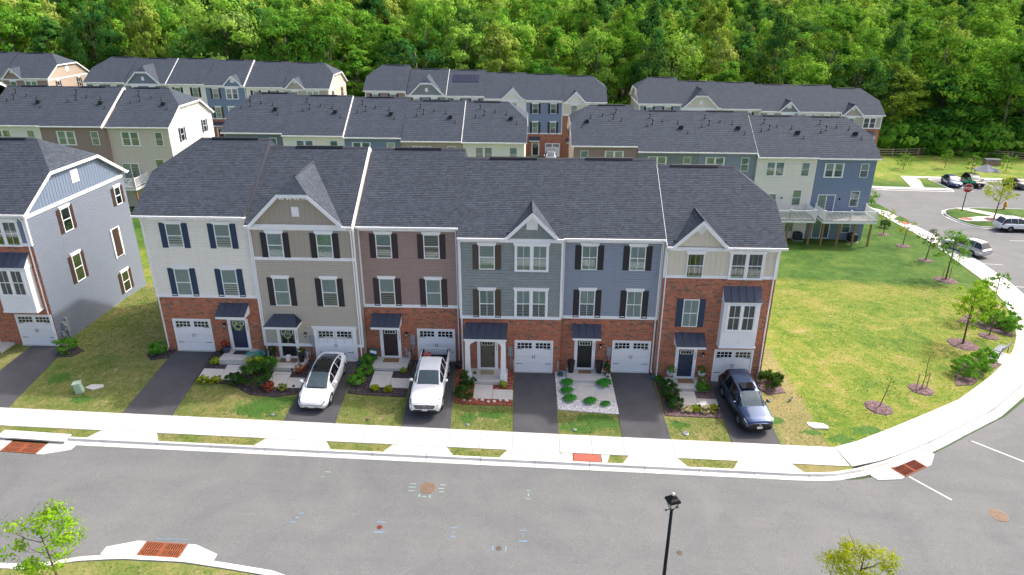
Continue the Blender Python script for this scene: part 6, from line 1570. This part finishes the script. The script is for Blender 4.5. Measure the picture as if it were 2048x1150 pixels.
    for nm, (fn, m) in names.items():
        mb = MB()
        for i in range(len(tg)-1):
            for k in range(5):
                if fn(tg[i], tg[i+1], k):
                    for s in (1, -1):
                        q = [(s*SG[i][k][0], tg[i]-L/2, SG[i][k][1]), (s*SG[i+1][k][0], tg[i+1]-L/2, SG[i+1][k][1]), (s*SG[i+1][k+1][0], tg[i+1]-L/2, SG[i+1][k+1][1]), (s*SG[i][k+1][0], tg[i]-L/2, SG[i][k+1][1])]
                        mb.quad(*(q if s > 0 else q[::-1]), sm=True)
        if nm == 'window_frame':
            for s in (1, -1):
                for tp in T['pil']:
                    a = gsec(tp); b = gsec(tp+(.12 if tp != T['pil'][0] else .05)); mb.tube([(s*(a[0][0]+.004), tp-L/2, a[0][1]), (s*(a[1][0]+.002), tp+.02-L/2, a[1][1]), (s*a[2][0], tp+.05-L/2, a[2][1])], .022, 5)
                mb.tube([(s*(gsec(G[0][0]+(T['ws']-G[0][0])*f)[3][0]), G[0][0]+(T['ws']-G[0][0])*f-L/2, gsec(G[0][0]+(T['ws']-G[0][0])*f)[3][1]) for f in (0, .33, .66, 1)], .03, 5)
        if nm == 'side_window':
            for sd in (0, 1):
                m2 = MB()
                for q_ in range(sd, len(mb.f), 2): m2.quad(*[mb.v[i_] for i_ in mb.f[q_]], sm=True)
                m2.build(nm, m, t, uv=False)
        elif mb.f:
            o = mb.build(nm, m, t, uv=False)
            if nm == 'windscreen':
                b2 = MB(); g0 = gsec(G[0][0]+.03); b2.box(-.5, .5, G[0][0]-L/2-.03, G[0][0]-L/2+.03, g0[5][1]-.02, g0[5][1]+.004); b2.tube([(-.45, G[0][0]-L/2, g0[5][1]+.015), (.1, G[0][0]-L/2+.04, g0[5][1]+.03)], .01, 4); b2.build('wiper', 'black_plastic', o)
    # wheels
    for wc in T['wh']:
        for s in (1, -1):
            w = interp(T['body'], wc)[2]; r = T['wr']
            mb = MB(); mb.lathe([(r*.70, -.10), (r*.95, -.11), (r, -.08), (r, .08), (r*.95, .11), (r*.68, .105), (r*.66, .06)], (0, 0, 0), 24, axis='x'); wo = mb.build('wheel', 'tyre', t, (s*(w-.115), wc-L/2, r), False)
            mb = MB(); mb.lathe([(r*.66, .07), (r*.66, .085), (r*.60, .088), (r*.58, .05)], (0, 0, 0), 24, axis='x'); mb.lathe([(r*.16, .05), (r*.16, .095)], (0, 0, 0), 12, axis='x')
            for k in range(5):
                a = k*1.2566; mb.tube([(.085, 0, 0), (.085, math.cos(a)*r*.62, math.sin(a)*r*.62)], .035, 5); mb.tube([(.08, math.cos(a)*r*.2, math.sin(a)*r*.2), (.08, math.cos(a+.25)*r*.62, math.sin(a+.25)*r*.62)], .02, 4)
            ro = mb.build('rim', mono, wo, uv=False)
            if s < 0: ro.rotation_euler = (0, 0, math.pi)
    # patches laid on the body skin: lamps
    def patch(nm, m, t0, t1, k0, k1, offs, par=None, n=6, skew=0):
        for s in (1, -1):
            mb = MB(); grid = []
            for i in range(n+1):
                row = []
                for j in range(n+1):
                    k = k0+(k1-k0)*j/n; tt = max(0, t0+(t1-t0)*i/n+skew*(j/n-.5)); P = sec(tt); a = min(int(k), 8); f = k-a; px = P[a][0]+(P[a+1][0]-P[a][0])*f; pz = P[a][1]+(P[a+1][1]-P[a][1])*f
                    row.append(Vector((s*(px+offs), tt-L/2+(-offs if t0 < L/2 else offs), pz+offs*.6)))
                grid.append(row)
            for i in range(n):
                for j in range(n): q = (grid[i][j], grid[i+1][j], grid[i+1][j+1], grid[i][j+1]); mb.quad(*(q if s > 0 else q[::-1]), sm=True)
            mb.build(nm, m, t, uv=False)
    F = T['body']; hz = F[1][2]
    patch('headlight', 'lamp_dark', .05, .42, 5.6, 6.7, .006, skew=.15); patch('headlight', 'lamp_clear', .09, .34, 5.9, 6.25, .012, skew=.12)
    patch('taillight', 'lamp_red', L-.35, L-.03, 5.3, 6.6, .008)
    # grille, bumper, plate
    zl = F[0][4]; zt = F[0][1]
    if kind in ('suv', 'pickup'):
        mb = MB(); mb.prism([(-.50,zt-.30),(.50,zt-.30),(.62,zt-.04),(-.62,zt-.04)], 'y', -L/2-.03, -L/2+.02)
        gr = mb.build('grille', 'black_plastic', t); mb = MB()
        for i in range(4): mb.box(-.54, .54, -L/2-.037, -L/2-.03, zt-.28+i*.06, zt-.262+i*.06)
        mb.build('grille_bar', 'rim' if kind == 'pickup' else 'dark_metal', gr)
        MB().box(-.66, .66, -L/2-.02, -L/2+.06, zl-.02, zl+.14).build('bumper', 'dark_metal' if kind == 'suv' else 'rim_dark', t)
    else:
        MB().prism([(-.52,zl+.02),(.52,zl+.02),(.42,zl+.10),(-.42,zl+.10)], 'y', -L/2-.02, -L/2+.03).build('grille', 'black_plastic', t)
    if kind == 'sedan' or kind == 'pickup' or kind == 'suv':
        em = MB(); em.box(-.05, .05, -L/2-.045, -L/2-.01, zt-.13, zt-.05); em.build('emblem', 'rim', t)
    for yy, dr in ((-L/2-.045, 1), (L/2+.012, -1)):
        pl = MB().box(-.155, .155, yy-.006, yy+.006, zl+.10 if dr > 0 else .62, zl+.25 if dr > 0 else .77).build('licence_plate', 'plate', t)
    for s in (1, -1):                                               # mirrors
        mb = MB(); g0 = G[0][0]+.42; bw = interp(T['body'], g0)[2]; bz = interp(T['body'], g0)[1]
        mb.lathe([(.02, 0), (.085, .02), (.1, .1), (.09, .19), (.04, .215)], (s*(bw-.02) if s > 0 else -(bw-.02)-.215+.0, g0-L/2, bz+.12), 10, axis='x'); mb.tube([(s*(bw-.08), g0-L/2, bz), (s*(bw+.05), g0-L/2, bz+.08)], .025, 5); mb.build('mirror', paint, t)
        for hy in (T['pil'][1]-.35, T['pil'][1]+.5):
            dw = interp(T['body'], hy)[2]; MB().box(min(s*dw, s*(dw+.02)), max(s*dw, s*(dw+.02)), hy-L/2, hy-L/2+.18, bz-.17, bz-.14).build('door_handle', paint if kind != 'suv' else 'dark_metal', t)
        # door gaps
        mb = MB()
        for hy in (T['pil'][0]-.55, T['pil'][1]+.02, T['pil'][2]-.1):
            P = sec(hy); 
            for k in (3, 4, 5):
                a, b = P[k], P[k+1]; mb.quad((s*(a[0]+.003), hy-L/2-.006, a[1]), (s*(a[0]+.003), hy-L/2+.006, a[1]), (s*(b[0]+.003), hy-L/2+.006, b[1]), (s*(b[0]+.003), hy-L/2-.006, b[1]))
        mb.build('door_seam', 'black_plastic', t)
    if kind == 'suv' or dark_trim:
        for s in (1, -1): MB().tube([(s*(interp(G, q)[1]-.0), q-L/2, interp(G, q)[0]+.03) for q in (T['ws']+.15, (T['ws']+T['rg'])/2, T['rg']-.1)], .018, 6).build('roof_rail', 'dark_metal', t)
        # hood crease highlights
    if bed:
        MB().box(-.72, .72, L/2-.14, L/2-.1, .75, 1.16).build('tailgate', paint, t)
    return t
simple('lamp_dark', '20242a', .1, .2, coat=1)
gy = lambda x, y: gz(x, y)+.03
car('white electric sedan with black glass roof parked on the narrow drive', 'sedan', 'paint_white', -8.0, -2.9, R(-2), 'car_glass', open_z=gy, lift=0)
_pk = car('white pickup truck with an open black bed parked before the mauve brown house', 'pickup', 'paint_white', -1.55, -2.65, R(0), open_z=gy, lift=0, name='pickup_truck', cat='pickup truck')
_cv = car('dark blue SUV with sunroof parked before the brick end house', 'suv', 'paint_navy', 17.2, -2.95, R(6), open_z=gy, lift=0, dark_trim=True)
_sr = MB(); _sr.box(-.42, .42, -.25, .35, 1.655, 1.70); _sr.build('sunroof', 'car_glass', _cv)
car('dark blue hatchback parked nose out beside the upper grass island', 'hatch', 'paint_blue', 68.0, 66.9, R(-10))
car('black SUV with a pale bonnet parked right of the dark blue hatchback', 'suv', 'paint_dark', 71.3, 67.2, R(-8))
car('dark teal saloon parked tail out at the upper right', 'saloon', 'paint_teal', 77.6, 66.9, R(176))
car('dark car cut off by the right edge, beside the teal saloon', 'saloon', 'paint_dark', 81.3, 67.6, R(176))
car('white SUV with dark lower trim parked at the grass island on the right edge', 'suv', 'paint_white', 61.9, 42.0, R(92), dark_trim=True)
car('silver SUV parked at the far pavement behind a young tree', 'suv', 'paint_silver', 50.6, 32.6, R(205))
car('silver grey car parked before the garage of the far blue house', 'suv', 'paint_silver', 6.95, 70.8, 0, open_z=gy)
# ================================================================== street furniture and small things
def street_lamp(x, y, top):
    z = gz(x, y); t = thing('street_lamp', 'black street lamp post with a lantern head standing at the near kerb', 'street lamp', (x, y, z), R(20)); h = top-z
    MB().lathe([(.20, 0), (.20, .1), (.14, .25), (.11, .8), (.075, .9), (.06, h-.75)], n=14).build('post', 'dark_metal', t)
    mb = MB(); zz = h-.75; mb.tube([(-.24, 0, zz-.02), (.24, 0, zz-.02)], .015, 6).lathe([(.03, -.03), (.03, .03)], (-.25, 0, zz-.02), 8, axis='x').lathe([(.03, -.03), (.03, .03)], (.25, 0, zz-.02), 8, axis='x').lathe([(.06, zz-.1), (.10, zz), (.10, zz+.03)], n=12); mb.build('ladder_bar', 'dark_metal', t)
    hd = put('lantern', None, t); mb = MB()
    for sx in (-1, 1):
        for sy in (-1, 1): mb.tube([(sx*.08, sy*.08, zz+.02), (sx*.19, sy*.19, zz+.36)], .014, 4)
    for a, b in (((-1,-1),(1,-1)),((1,-1),(1,1)),((1,1),(-1,1)),((-1,1),(-1,-1))): mb.tube([(a[0]*.22, a[1]*.22, zz+.37), (b[0]*.22, b[1]*.22, zz+.37)], .018, 4)
    mb.build('lantern_frame', 'dark_metal', hd)
    mb = MB()
    for (a, b) in (((-1,-1),(1,-1)),((1,-1),(1,1)),((1,1),(-1,1)),((-1,1),(-1,-1))): mb.quad((a[0]*.075, a[1]*.075, zz+.03), (b[0]*.075, b[1]*.075, zz+.03), (b[0]*.18, b[1]*.18, zz+.36), (a[0]*.18, a[1]*.18, zz+.36))
    mb.build('lamp_glass', 'lamp_glass', hd)
    mb = MB(); L = [(.235, .38), (.20, .47), (.12, .53), (.085, .60)]
    for (r0, z0), (r1, z1) in zip(L[:-1], L[1:]):
        for (a, b) in (((-1,-1),(1,-1)),((1,-1),(1,1)),((1,1),(-1,1)),((-1,1),(-1,-1))): mb.quad((a[0]*r0, a[1]*r0, zz+z0), (b[0]*r0, b[1]*r0, zz+z0), (b[0]*r1, b[1]*r1, zz+z1), (a[0]*r1, a[1]*r1, zz+z1))
    mb.quad((-.085,-.085,zz+.6),(.085,-.085,zz+.6),(.085,.085,zz+.6),(-.085,.085,zz+.6)); mb.build('lantern_hood', 'dark_metal', hd)
    MB().lathe([(.03, zz+.6), (.055, zz+.63), (.055, zz+.70), (.03, zz+.73)], n=12).build('photocell', 'flower_white', hd)
street_lamp(9.95, -17.5, 4.95)
# stop sign with street names
sx, sy = 60.4, 50.5; sz = gz(sx, sy)
t = thing('stop_sign', 'red octagonal STOP sign under green street name plates on a black post', 'road sign', (sx, sy, sz), R(-8))
MB().lathe([(.09, 0), (.06, .3), (.05, 4.4), (.06, 4.45)], n=10).build('post', 'dark_metal', t)
def octo(r): return [(r*math.cos(R(22.5+45*i)), 3.05+r*math.sin(R(22.5+45*i))) for i in range(8)]
pl = MB().prism(octo(.62), 'y', -.10, -.07).build('sign_plate', 'sign_white', t); MB().prism(octo(.57), 'y', -.106, -.101).build('sign_face', 'stop_red', pl)
def text_obj(body, size, m, par, loc, rx=90, rz=0, name='lettering'):
    c = bpy.data.curves.new('txt', 'FONT'); c.body = body; c.size = size; c.extrude = .003; c.offset = .008; c.align_x = 'CENTER'; c.align_y = 'CENTER'
    o = bpy.data.objects.new('txt', c); COL.objects.link(o); me = bpy.data.meshes.new_from_object(o); bpy.data.objects.remove(o); me.materials.clear(); me.materials.append(MATS[m])
    o = put(name, me, par, loc); o.rotation_euler = (R(rx), 0, rz); return o
text_obj('STOP', .46, 'sign_white', pl, (0, -.112, 3.03))
MB().box(-.85, .75, -.02, .02, 3.75, 4.0).build('street_name_plate', 'sign_green', t); MB().box(-.02, .02, -.7, .7, 4.02, 4.27).build('street_name_plate', 'sign_green', t)
# hydrant
hx_, hy_ = 66.9, 52.2; t = thing('fire_hydrant', 'yellow fire hydrant on the far grass island', 'fire hydrant', (hx_, hy_, gz(hx_, hy_)))
MB().lathe([(.2, 0), (.2, .06), (.14, .1), (.14, .7), (.18, .72), (.17, .85), (.08, .98), (.04, 1.05)], n=12).build('barrel', 'hydrant_yellow', t)
for s in (-1, 1): MB().lathe([(.09, 0), (.09, .12)], (s*.12-(.0 if s > 0 else .12)+(.0), 0, .55), 8, axis='x').build('outlet', 'hydrant_yellow', t)
MB().lathe([(.11, -.28), (.11, -.1)], (0, 0, .5), 10, axis='y').build('outlet', 'hydrant_yellow', t)
# split rail fence along the wood
FP = [(52,87.0),(56,87.0),(60,87.1),(63.6,87.2),(66.2,87.4),(68.8,87.7),(71.4,88.3),(73.9,88.8),(76.6,89.5),(79.4,89.8),(82.3,89.9),(85.4,89.4),(90.1,88.0),(93.2,86.5),(97,84.5),(101,82.5)]
t = thing('split_rail_fence', 'weathered wooden split rail fence along the foot of the wood', 'fence', (FP[0][0], FP[0][1], 0))
def rel(p, z): return (p[0]-FP[0][0], p[1]-FP[0][1], z)
for p in FP: z = gz(*p); MB().box(-.09, .09, -.09, .09, -.2, 1.35).build('fence_post', 'fence_wood', t, rel(p, z))
for a, b in zip(FP[:-1], FP[1:]):
    for h in (.35, .75, 1.15): MB().tube([rel(a, gz(*a)+h), rel(((a[0]+b[0])/2, (a[1]+b[1])/2), (gz(*a)+gz(*b))/2+h-.02), rel(b, gz(*b)+h)], .075, 6).build('fence_rail', 'fence_wood', t)
# gravel heap and the pallet of bricks
gx, gy_ = 80.0, 78.3; rr = random.Random(4); mb = MB(); n = 28; rings = []
for k in range(7):
    f = k/6; rings.append([(gx+2.3*f*math.cos(6.283*i/n)*(1+.1*math.sin(i*.9)), gy_+1.7*f*math.sin(6.283*i/n)*(1+.1*math.cos(i*1.3)), gz(gx, gy_)+1.05*(1-f)**1.1+rr.uniform(-.03, .03)-(.05 if k == 6 else 0)) for i in range(n)])
for k in range(6):
    for i in range(n): j = (i+1) % n; mb.quad(rings[k][i], rings[k+1][i], rings[k+1][j], rings[k][j], sm=True)
tag(mb.build('gravel_heap', 'gravel_blue', uv=False), 'heap of blue grey gravel on the far lawn', 'gravel heap')
t = thing('brick_pallet', 'pallet of wrapped pale bricks standing behind the gravel heap', 'pallet', (83.2, 82.3, gz(83.2, 82.3)), R(-5))
MB().box(-1.3, 1.3, -.6, .6, 0, .15).build('pallet_base', 'fence_wood', t)
for i in range(5):
    MB().box(-1.25+i*.5, -.77+i*.5, -.55, .55, .151, .7).build('brick_stack', 'brick_pallet', t); MB().box(-1.2+i*.5, -.8+i*.5, -.5, .5, .7, 1.05).build('brick_stack', 'gravel_blue', t)
# bench on its slab
slab([(37.0,5.9),(37.7,5.0),(39.3,6.6),(38.4,7.4)], .05, 'concrete', None, 'bench_slab')
tag(bpy.data.objects['bench_slab'], 'pale concrete slab under the bench by the curved pavement', 'slab')
t = thing('park_bench', 'grey metal bench on a concrete slab by the curved pavement', 'bench', (38.3, 6.6, gz(38.3, 6.6)+.05), R(40+180))
for i in range(7): MB().box(-.9, .9, -.36+i*.075, -.30+i*.075, .43, .455).build('seat_slat', 'bench_metal', t)
for i in range(6): MB().prism([(.20+i*.014, .50+i*.075), (.225+i*.014, .50+i*.075), (.237+i*.014, .555+i*.075), (.212+i*.014, .555+i*.075)], 'x', -.9, .9).build('back_slat', 'bench_metal', t)
for s in (-1, 1):
    mb = MB(); x = s*.88; mb.tube([(x, -.36, 0), (x, -.36, .62), (x, .18, .62)], .022, 6).tube([(x, .2, 0), (x, .18, .45), (x, .32, .98)], .025, 6).tube([(x, -.36, .42), (x, .2, .42)], .02, 6); mb.build('bench_frame', 'dark_metal', t)
# transformer and its pad
t = thing('utility_pedestal', 'pale green utility pedestal standing askew on the left lawn', 'utility box', (-22.15, -4.35, gz(-22.15, -4.35)), R(15)); t.rotation_euler = (R(4), R(-6), R(15))
MB().prism([(-.2, 0), (.2, 0), (.17, .62), (-.17, .62)], 'y', -.18, .18).build('cabinet', 'utility_green', t); MB().box(-.21, .21, -.2, .2, .62, .70).build('lid', 'utility_green', t)
def flat_stone(x, y, pts, label, name='paving_stone', m='stone_pale'):
    mb = MB(); z = gz(x, y); mb.prism([(a, b) for a, b in pts], 'z', -.03, .05); o = mb.build(name, m, None, (x, y, z)); tag(o, label, 'stone')
flat_stone(-21.6, -3.9, [(-.5,-.1),(.1,-.3),(.6,.05),(.4,.3),(-.3,.3)], 'grey flat stone beside the green utility pedestal', m='concrete_walk')
flat_stone(21.2, -4.1, [(-.5,-.05),(-.3,-.32),(.55,-.33),(.6,-.1),(.42,.2),(-.5,.28)], 'pale flat stone slab on the lawn right of the dark blue SUV')
flat_stone(15.05, -2.55, [(-.3,-.2),(.1,-.25),(.35,.0),(.0,.2)], 'white sheet lying on the last garden path') if False else None
# little covers set in the yards
for (x, y, r, m, lab) in ((-10.9+.6, -5.55, .12, 'grey_metal', 'small grey utility lid in the grass before the taupe house'), (-4.8, -5.5, .13, 'manhole_iron', 'small brown utility lid in the grass before the mauve brown house'), (.9, -5.6, .12, 'grey_metal', 'small grey utility lid in the grass before the columned porch'), (7.0, -5.6, .12, 'grey_metal', 'small grey utility lid in the grass before the blue grey house'), (13.3, -5.45, .2, 'grey_metal', 'round grey meter lid in the dry grass by the last drive')):
    t = thing('access_cover', lab, 'utility lid', (x, y, gz(x, y))); MB().lathe([(r, -.02), (r, .03), (r*.8, .04)], n=16).build('lid', m, t)
# pigeon on the lawn
t = thing('bird', 'grey pigeon standing on the dry grass right of the dark blue SUV', 'bird', (20.4, -1.8, gz(20.4, -1.8)), R(40))
def ell(mb, c, r, n=10):
    mb.lathe([(max(.001, math.sin(math.pi*i/8))*r[1], -math.cos(math.pi*i/8)*r[0]) for i in range(9)], c, n, axis='x')
mb = MB(); ell(mb, (0, 0, .13), (.15, .065)); mb.tube([(.1, 0, .16), (.15, 0, .22)], [.045, .035], 8); ell(mb, (.165, 0, .25), (.045, .035)); mb.tube([(.2, 0, .25), (.235, 0, .243)], [.01, .003], 5); mb.tube([(-.12, 0, .12), (-.26, 0, .08)], [.04, .03], 6); mb.build('body', 'canopy_metal', t)
MB().tube([(.02, .03, .08), (.03, .03, 0)], .008, 4).tube([(.02, -.03, .08), (.03, -.03, 0)], .008, 4).build('leg', 'terracotta', t)
# porch things: (unit base x, y, z)
PZ = dict(A=(-18.92, 0, 1.13), B=(-12.53, -.12, .66), C=(-6.1, .48, .49), D=(0, 0, .04), E=(6.28, .3, 0), F=(12.28, 0, -.33))
def at(u, dx, dy, dz=.15): b = PZ[u]; return (b[0]+dx, b[1]-dy, b[2]+dz)
def mat_(u, dx, dy, w, d, m, label): tag(MB().box(-w/2, w/2, -d/2, d/2, .004, .02).build('doormat', m, None, at(u, dx, dy)), label, 'doormat')
mat_('A', 5.0, .55, .9, .5, 'doormat_dark', 'dark doormat before the navy door of the cream house')
mat_('B', 1.6, .5, 1.1, .5, 'doormat', 'brown doormat under a white parcel before the wreathed black door')
mat_('C', 1.6, .5, 1.0, .5, 'doormat', 'brown framed doormat before the plum door')
mat_('D', 1.7, .55, .85, .5, 'doormat_green', 'straw coloured doormat on the columned porch')
mat_('E', 1.6, .45, .8, .42, 'doormat', 'tan doormat between two tall black planters')
mat_('F', 1.95, .5, 1.0, .5, 'doormat', 'patterned doormat before the navy door of the brick end house')
tag(MB().box(-.12, .12, -.14, .14, .021, .36).build('parcel', 'white_door', None, at('B', 1.62, .5)), 'upright white box standing on the brown doormat', 'box')
def planter(u, dx, dy, prof, m, label, plant=None, pr=.2, pm='leaf_green', dz=.15, lump=.9, name='planter'):
    t = thing(name, label, 'planter', at(u, dx, dy, dz)); MB().lathe(prof, n=16).build('pot', m, t); top = prof[-1][1]
    if plant: put('foliage', crown_mesh('foliage', int(dx*100)+7, pm, pr, pr*lump, top+pr*.7, 34, 26, .03 if pr < .3 else .05), t)
    MB().lathe([(prof[-1][0]*.9, top-.03), (prof[-1][0]*.88, top-.02)], n=12).build('soil', 'room_dark', t)
tall = [(.15, 0), (.17, .02), (.25, .78), (.25, .8)]
planter('E', .72, .5, tall, 'pot_black', 'tall empty black planter left of the black door'); planter('E', 2.5, .5, tall, 'pot_black', 'tall empty black planter right of the black door')
sq = [(.13, 0), (.15, .02), (.22, .55), (.22, .57)]
planter('B', .62, .45, sq, 'pot_black', 'black planter with clipped green ball left of the wreathed door', True, .27, 'leaf_shrub'); planter('B', 2.5, .6, sq, 'pot_black', 'black planter with clipped green ball right of the wreathed door', True, .27, 'leaf_shrub')
planter('A', 4.05, .5, [(.16, 0), (.25, .2), (.27, .34), (.26, .36)], 'pot_blue', 'blue pot of pink flowers left of the navy door', True, .28, 'leaf_red')
wp = [(.1, .25), (.2, .35), (.24, .5), (.24, .52)]
planter('F', .98, .25, wp, 'pot_white', 'white hanging pot with a leafy plant left of the navy door', True, .27, 'leaf_green', .15); planter('F', 2.95, .25, wp, 'pot_white', 'white hanging pot with a leafy plant right of the navy door', True, .27, 'leaf_green', .15)
planter('B', .42, .95, [(.12, 0), (.15, .2), (.15, .22)], 'pot_white', 'small white pot at the edge of the taupe house porch')
planter('L' if False else 'C', 5.98, 1.0, [(.15, 0), (.22, .2), (.24, .38), (.2, .4)], 'pot_black', 'dark round pot beside the tailgate of the pickup truck', dz=-.03)
planter('A', -14.05+.35, -.0, [(.2, 0), (.28, .25), (.28, .45)], 'pot_blue', 'dark blue pot with a plant at the left edge', True, .3, 'leaf_green', -.1)
# coiled hose
bx_ = at('A', 6.1, .9, .1); mb = MB(); rr = random.Random(8)
for k in range(7): r = .38+rr.uniform(-.12, .1); cx, cy = rr.uniform(-.2, .2), rr.uniform(-.12, .12); mb.tube([(cx+r*math.cos(a*.45)*1.2, cy+r*math.sin(a*.45)*.7, .18+rr.uniform(-.05, .12)+.05*math.sin(a)) for a in range(15)], .016, 5, caps=False)
t = thing('garden_hose', 'tangled teal garden hose heaped beside the navy door porch', 'garden hose', bx_); mb.build('hose', 'rope_teal', t)
# yard sign, downspout splash blocks, pipes in the beds
bx_ = at('C', .35, .55, 0); t = thing('yard_sign', 'small green and white yard sign leaning by the plum door porch', 'sign', bx_, R(-10)); t.rotation_euler = (R(-12), R(8), R(-10))
MB().box(-.3, .3, -.01, .01, .45, .95).build('sign_board', 'drain_green', t); MB().box(-.22, .22, -.016, -.0105, .62, .80).build('sign_panel', 'sign_white', t); MB().tube([(-.2, 0, 0), (-.2, 0, .45)], .01, 4).tube([(.2, 0, 0), (.2, 0, .45)], .01, 4).build('stake', 'dark_metal', t)
def splash(x, y, label): 
    t = MB().prism([(-.16, 0), (.16, 0), (.13, .16), (-.13, .16)], 'y', -.45, 0).build('splash_block', 'drain_green', None, (x, y, gz(x, y)+.02)); tag(t, label, 'downspout shoe')
for x, y, l in ((-6.35,-.3,'dark green downspout shoe between the taupe and the mauve brown house'),(-.15,.1,'dark green downspout shoe at the left column porch'),(6.35,-.15,'dark green downspout shoe right of the sage grey house garage'),(12.2,-.05,'dark green downspout shoe right of the blue grey house garage'),(12.55,-.35,'dark green downspout shoe left corner of the brick end house'),(-12.35,-.3,'dark green downspout shoe between the cream and the taupe house')): splash(x, y, l)
def bollard_pipe(x, y, label):
    t = MB().tube([(0, 0, -.1), (0, 0, 1.05)], .035, 8).build('marker_pipe', 'drain_grey', None, (x, y, gz(x, y))); tag(t, label, 'pipe')
for x, y, l in ((-9.55,-.95,'white upright pipe beside the white sedan'),(-3.2,-.4,'white upright pipe left of the pickup truck'),(3.35,-.35,'white upright pipe left of the sage grey house garage door'),(6.15,-.4,'white upright pipe right of the sage grey house garage door')): bollard_pipe(x, y, l)
# path lights
def pathlight(x, y, label):
    t = thing('path_light', label, 'garden light', (x, y, gz(x, y))); MB().tube([(0, 0, 0), (0, 0, .3)], .012, 5).build('stem', 'dark_metal', t); MB().lathe([(.07, .28), (.07, .34), (.02, .38)], n=10).build('lamp_head', 'dark_metal', t)
for x, y, l in ((-11.0,-3.3,'black path light at the left end of the taupe house path'),(-9.75,-3.3,'black path light at the right end of the taupe house path'),(-10.35,-1.7,'black path light at the inner corner of the taupe house path'),(14.55,-3.15,'black path light left of the last path corner'),(15.7,-3.15,'black path light right end of the last path')): pathlight(x, y, l)
# red cooler in the truck bed
t = thing('fuel_can', 'pinkish red canister standing in the truck bed', 'canister', (-2.05, -.7, .0)); t.location.z = 1.18
MB().box(-.22, .22, -.16, .16, -.02, .36).box(-.12, .12, -.03, .03, .36, .41).build('canister', 'red_plastic', t); MB().lathe([(.04, .36), (.04, .42)], (.15, .08, 0), 8).build('cap', 'dark_metal', t)
# air conditioners behind the rear terrace
for x, lab in ((33.6, 'dark air conditioning unit behind the cream deck house'), (39.6, 'dark air conditioning unit at the right corner of the blue deck house')):
    z = gz(x, 35.2); t = thing('air_conditioner', lab, 'air conditioner', (x, 34.9, z)); MB().box(-.5, .5, -.5, .5, -.05, .06).build('base', 'concrete_walk', t)
    MB().box(-.4, .4, -.4, .4, .06, .9).build('cabinet', 'ac_grey', t); mb = MB()
    for i in range(10): mb.box(-.415, .415, -.415, .415, .14+i*.07, .16+i*.07)
    mb.build('louvre', 'dark_metal', t); MB().lathe([(.33, .9), (.33, .94), (.1, .96)], n=16).build('fan_guard', 'dark_metal', t)
# shepherd hooks, stones in mulch
rr = random.Random(12)
for i in range(8):
    x = .5+i*.36; y = -3.35-rr.uniform(-.12, .18); s = rr.uniform(.06, .14); mb = MB(); mb.lathe([(s*.6, 0), (s, s*.3), (s*.7, s*.7), (s*.2, s*.85)], n=7); o = mb.build('border_stone', 'stone_pale', None, (x, y, gz(x, y)+.045)); tag(o, 'pale stone in the row along the lower edge of the red mulch', 'stone', 'pale stones in the red mulch bed')
bpy.context.view_layer.update()
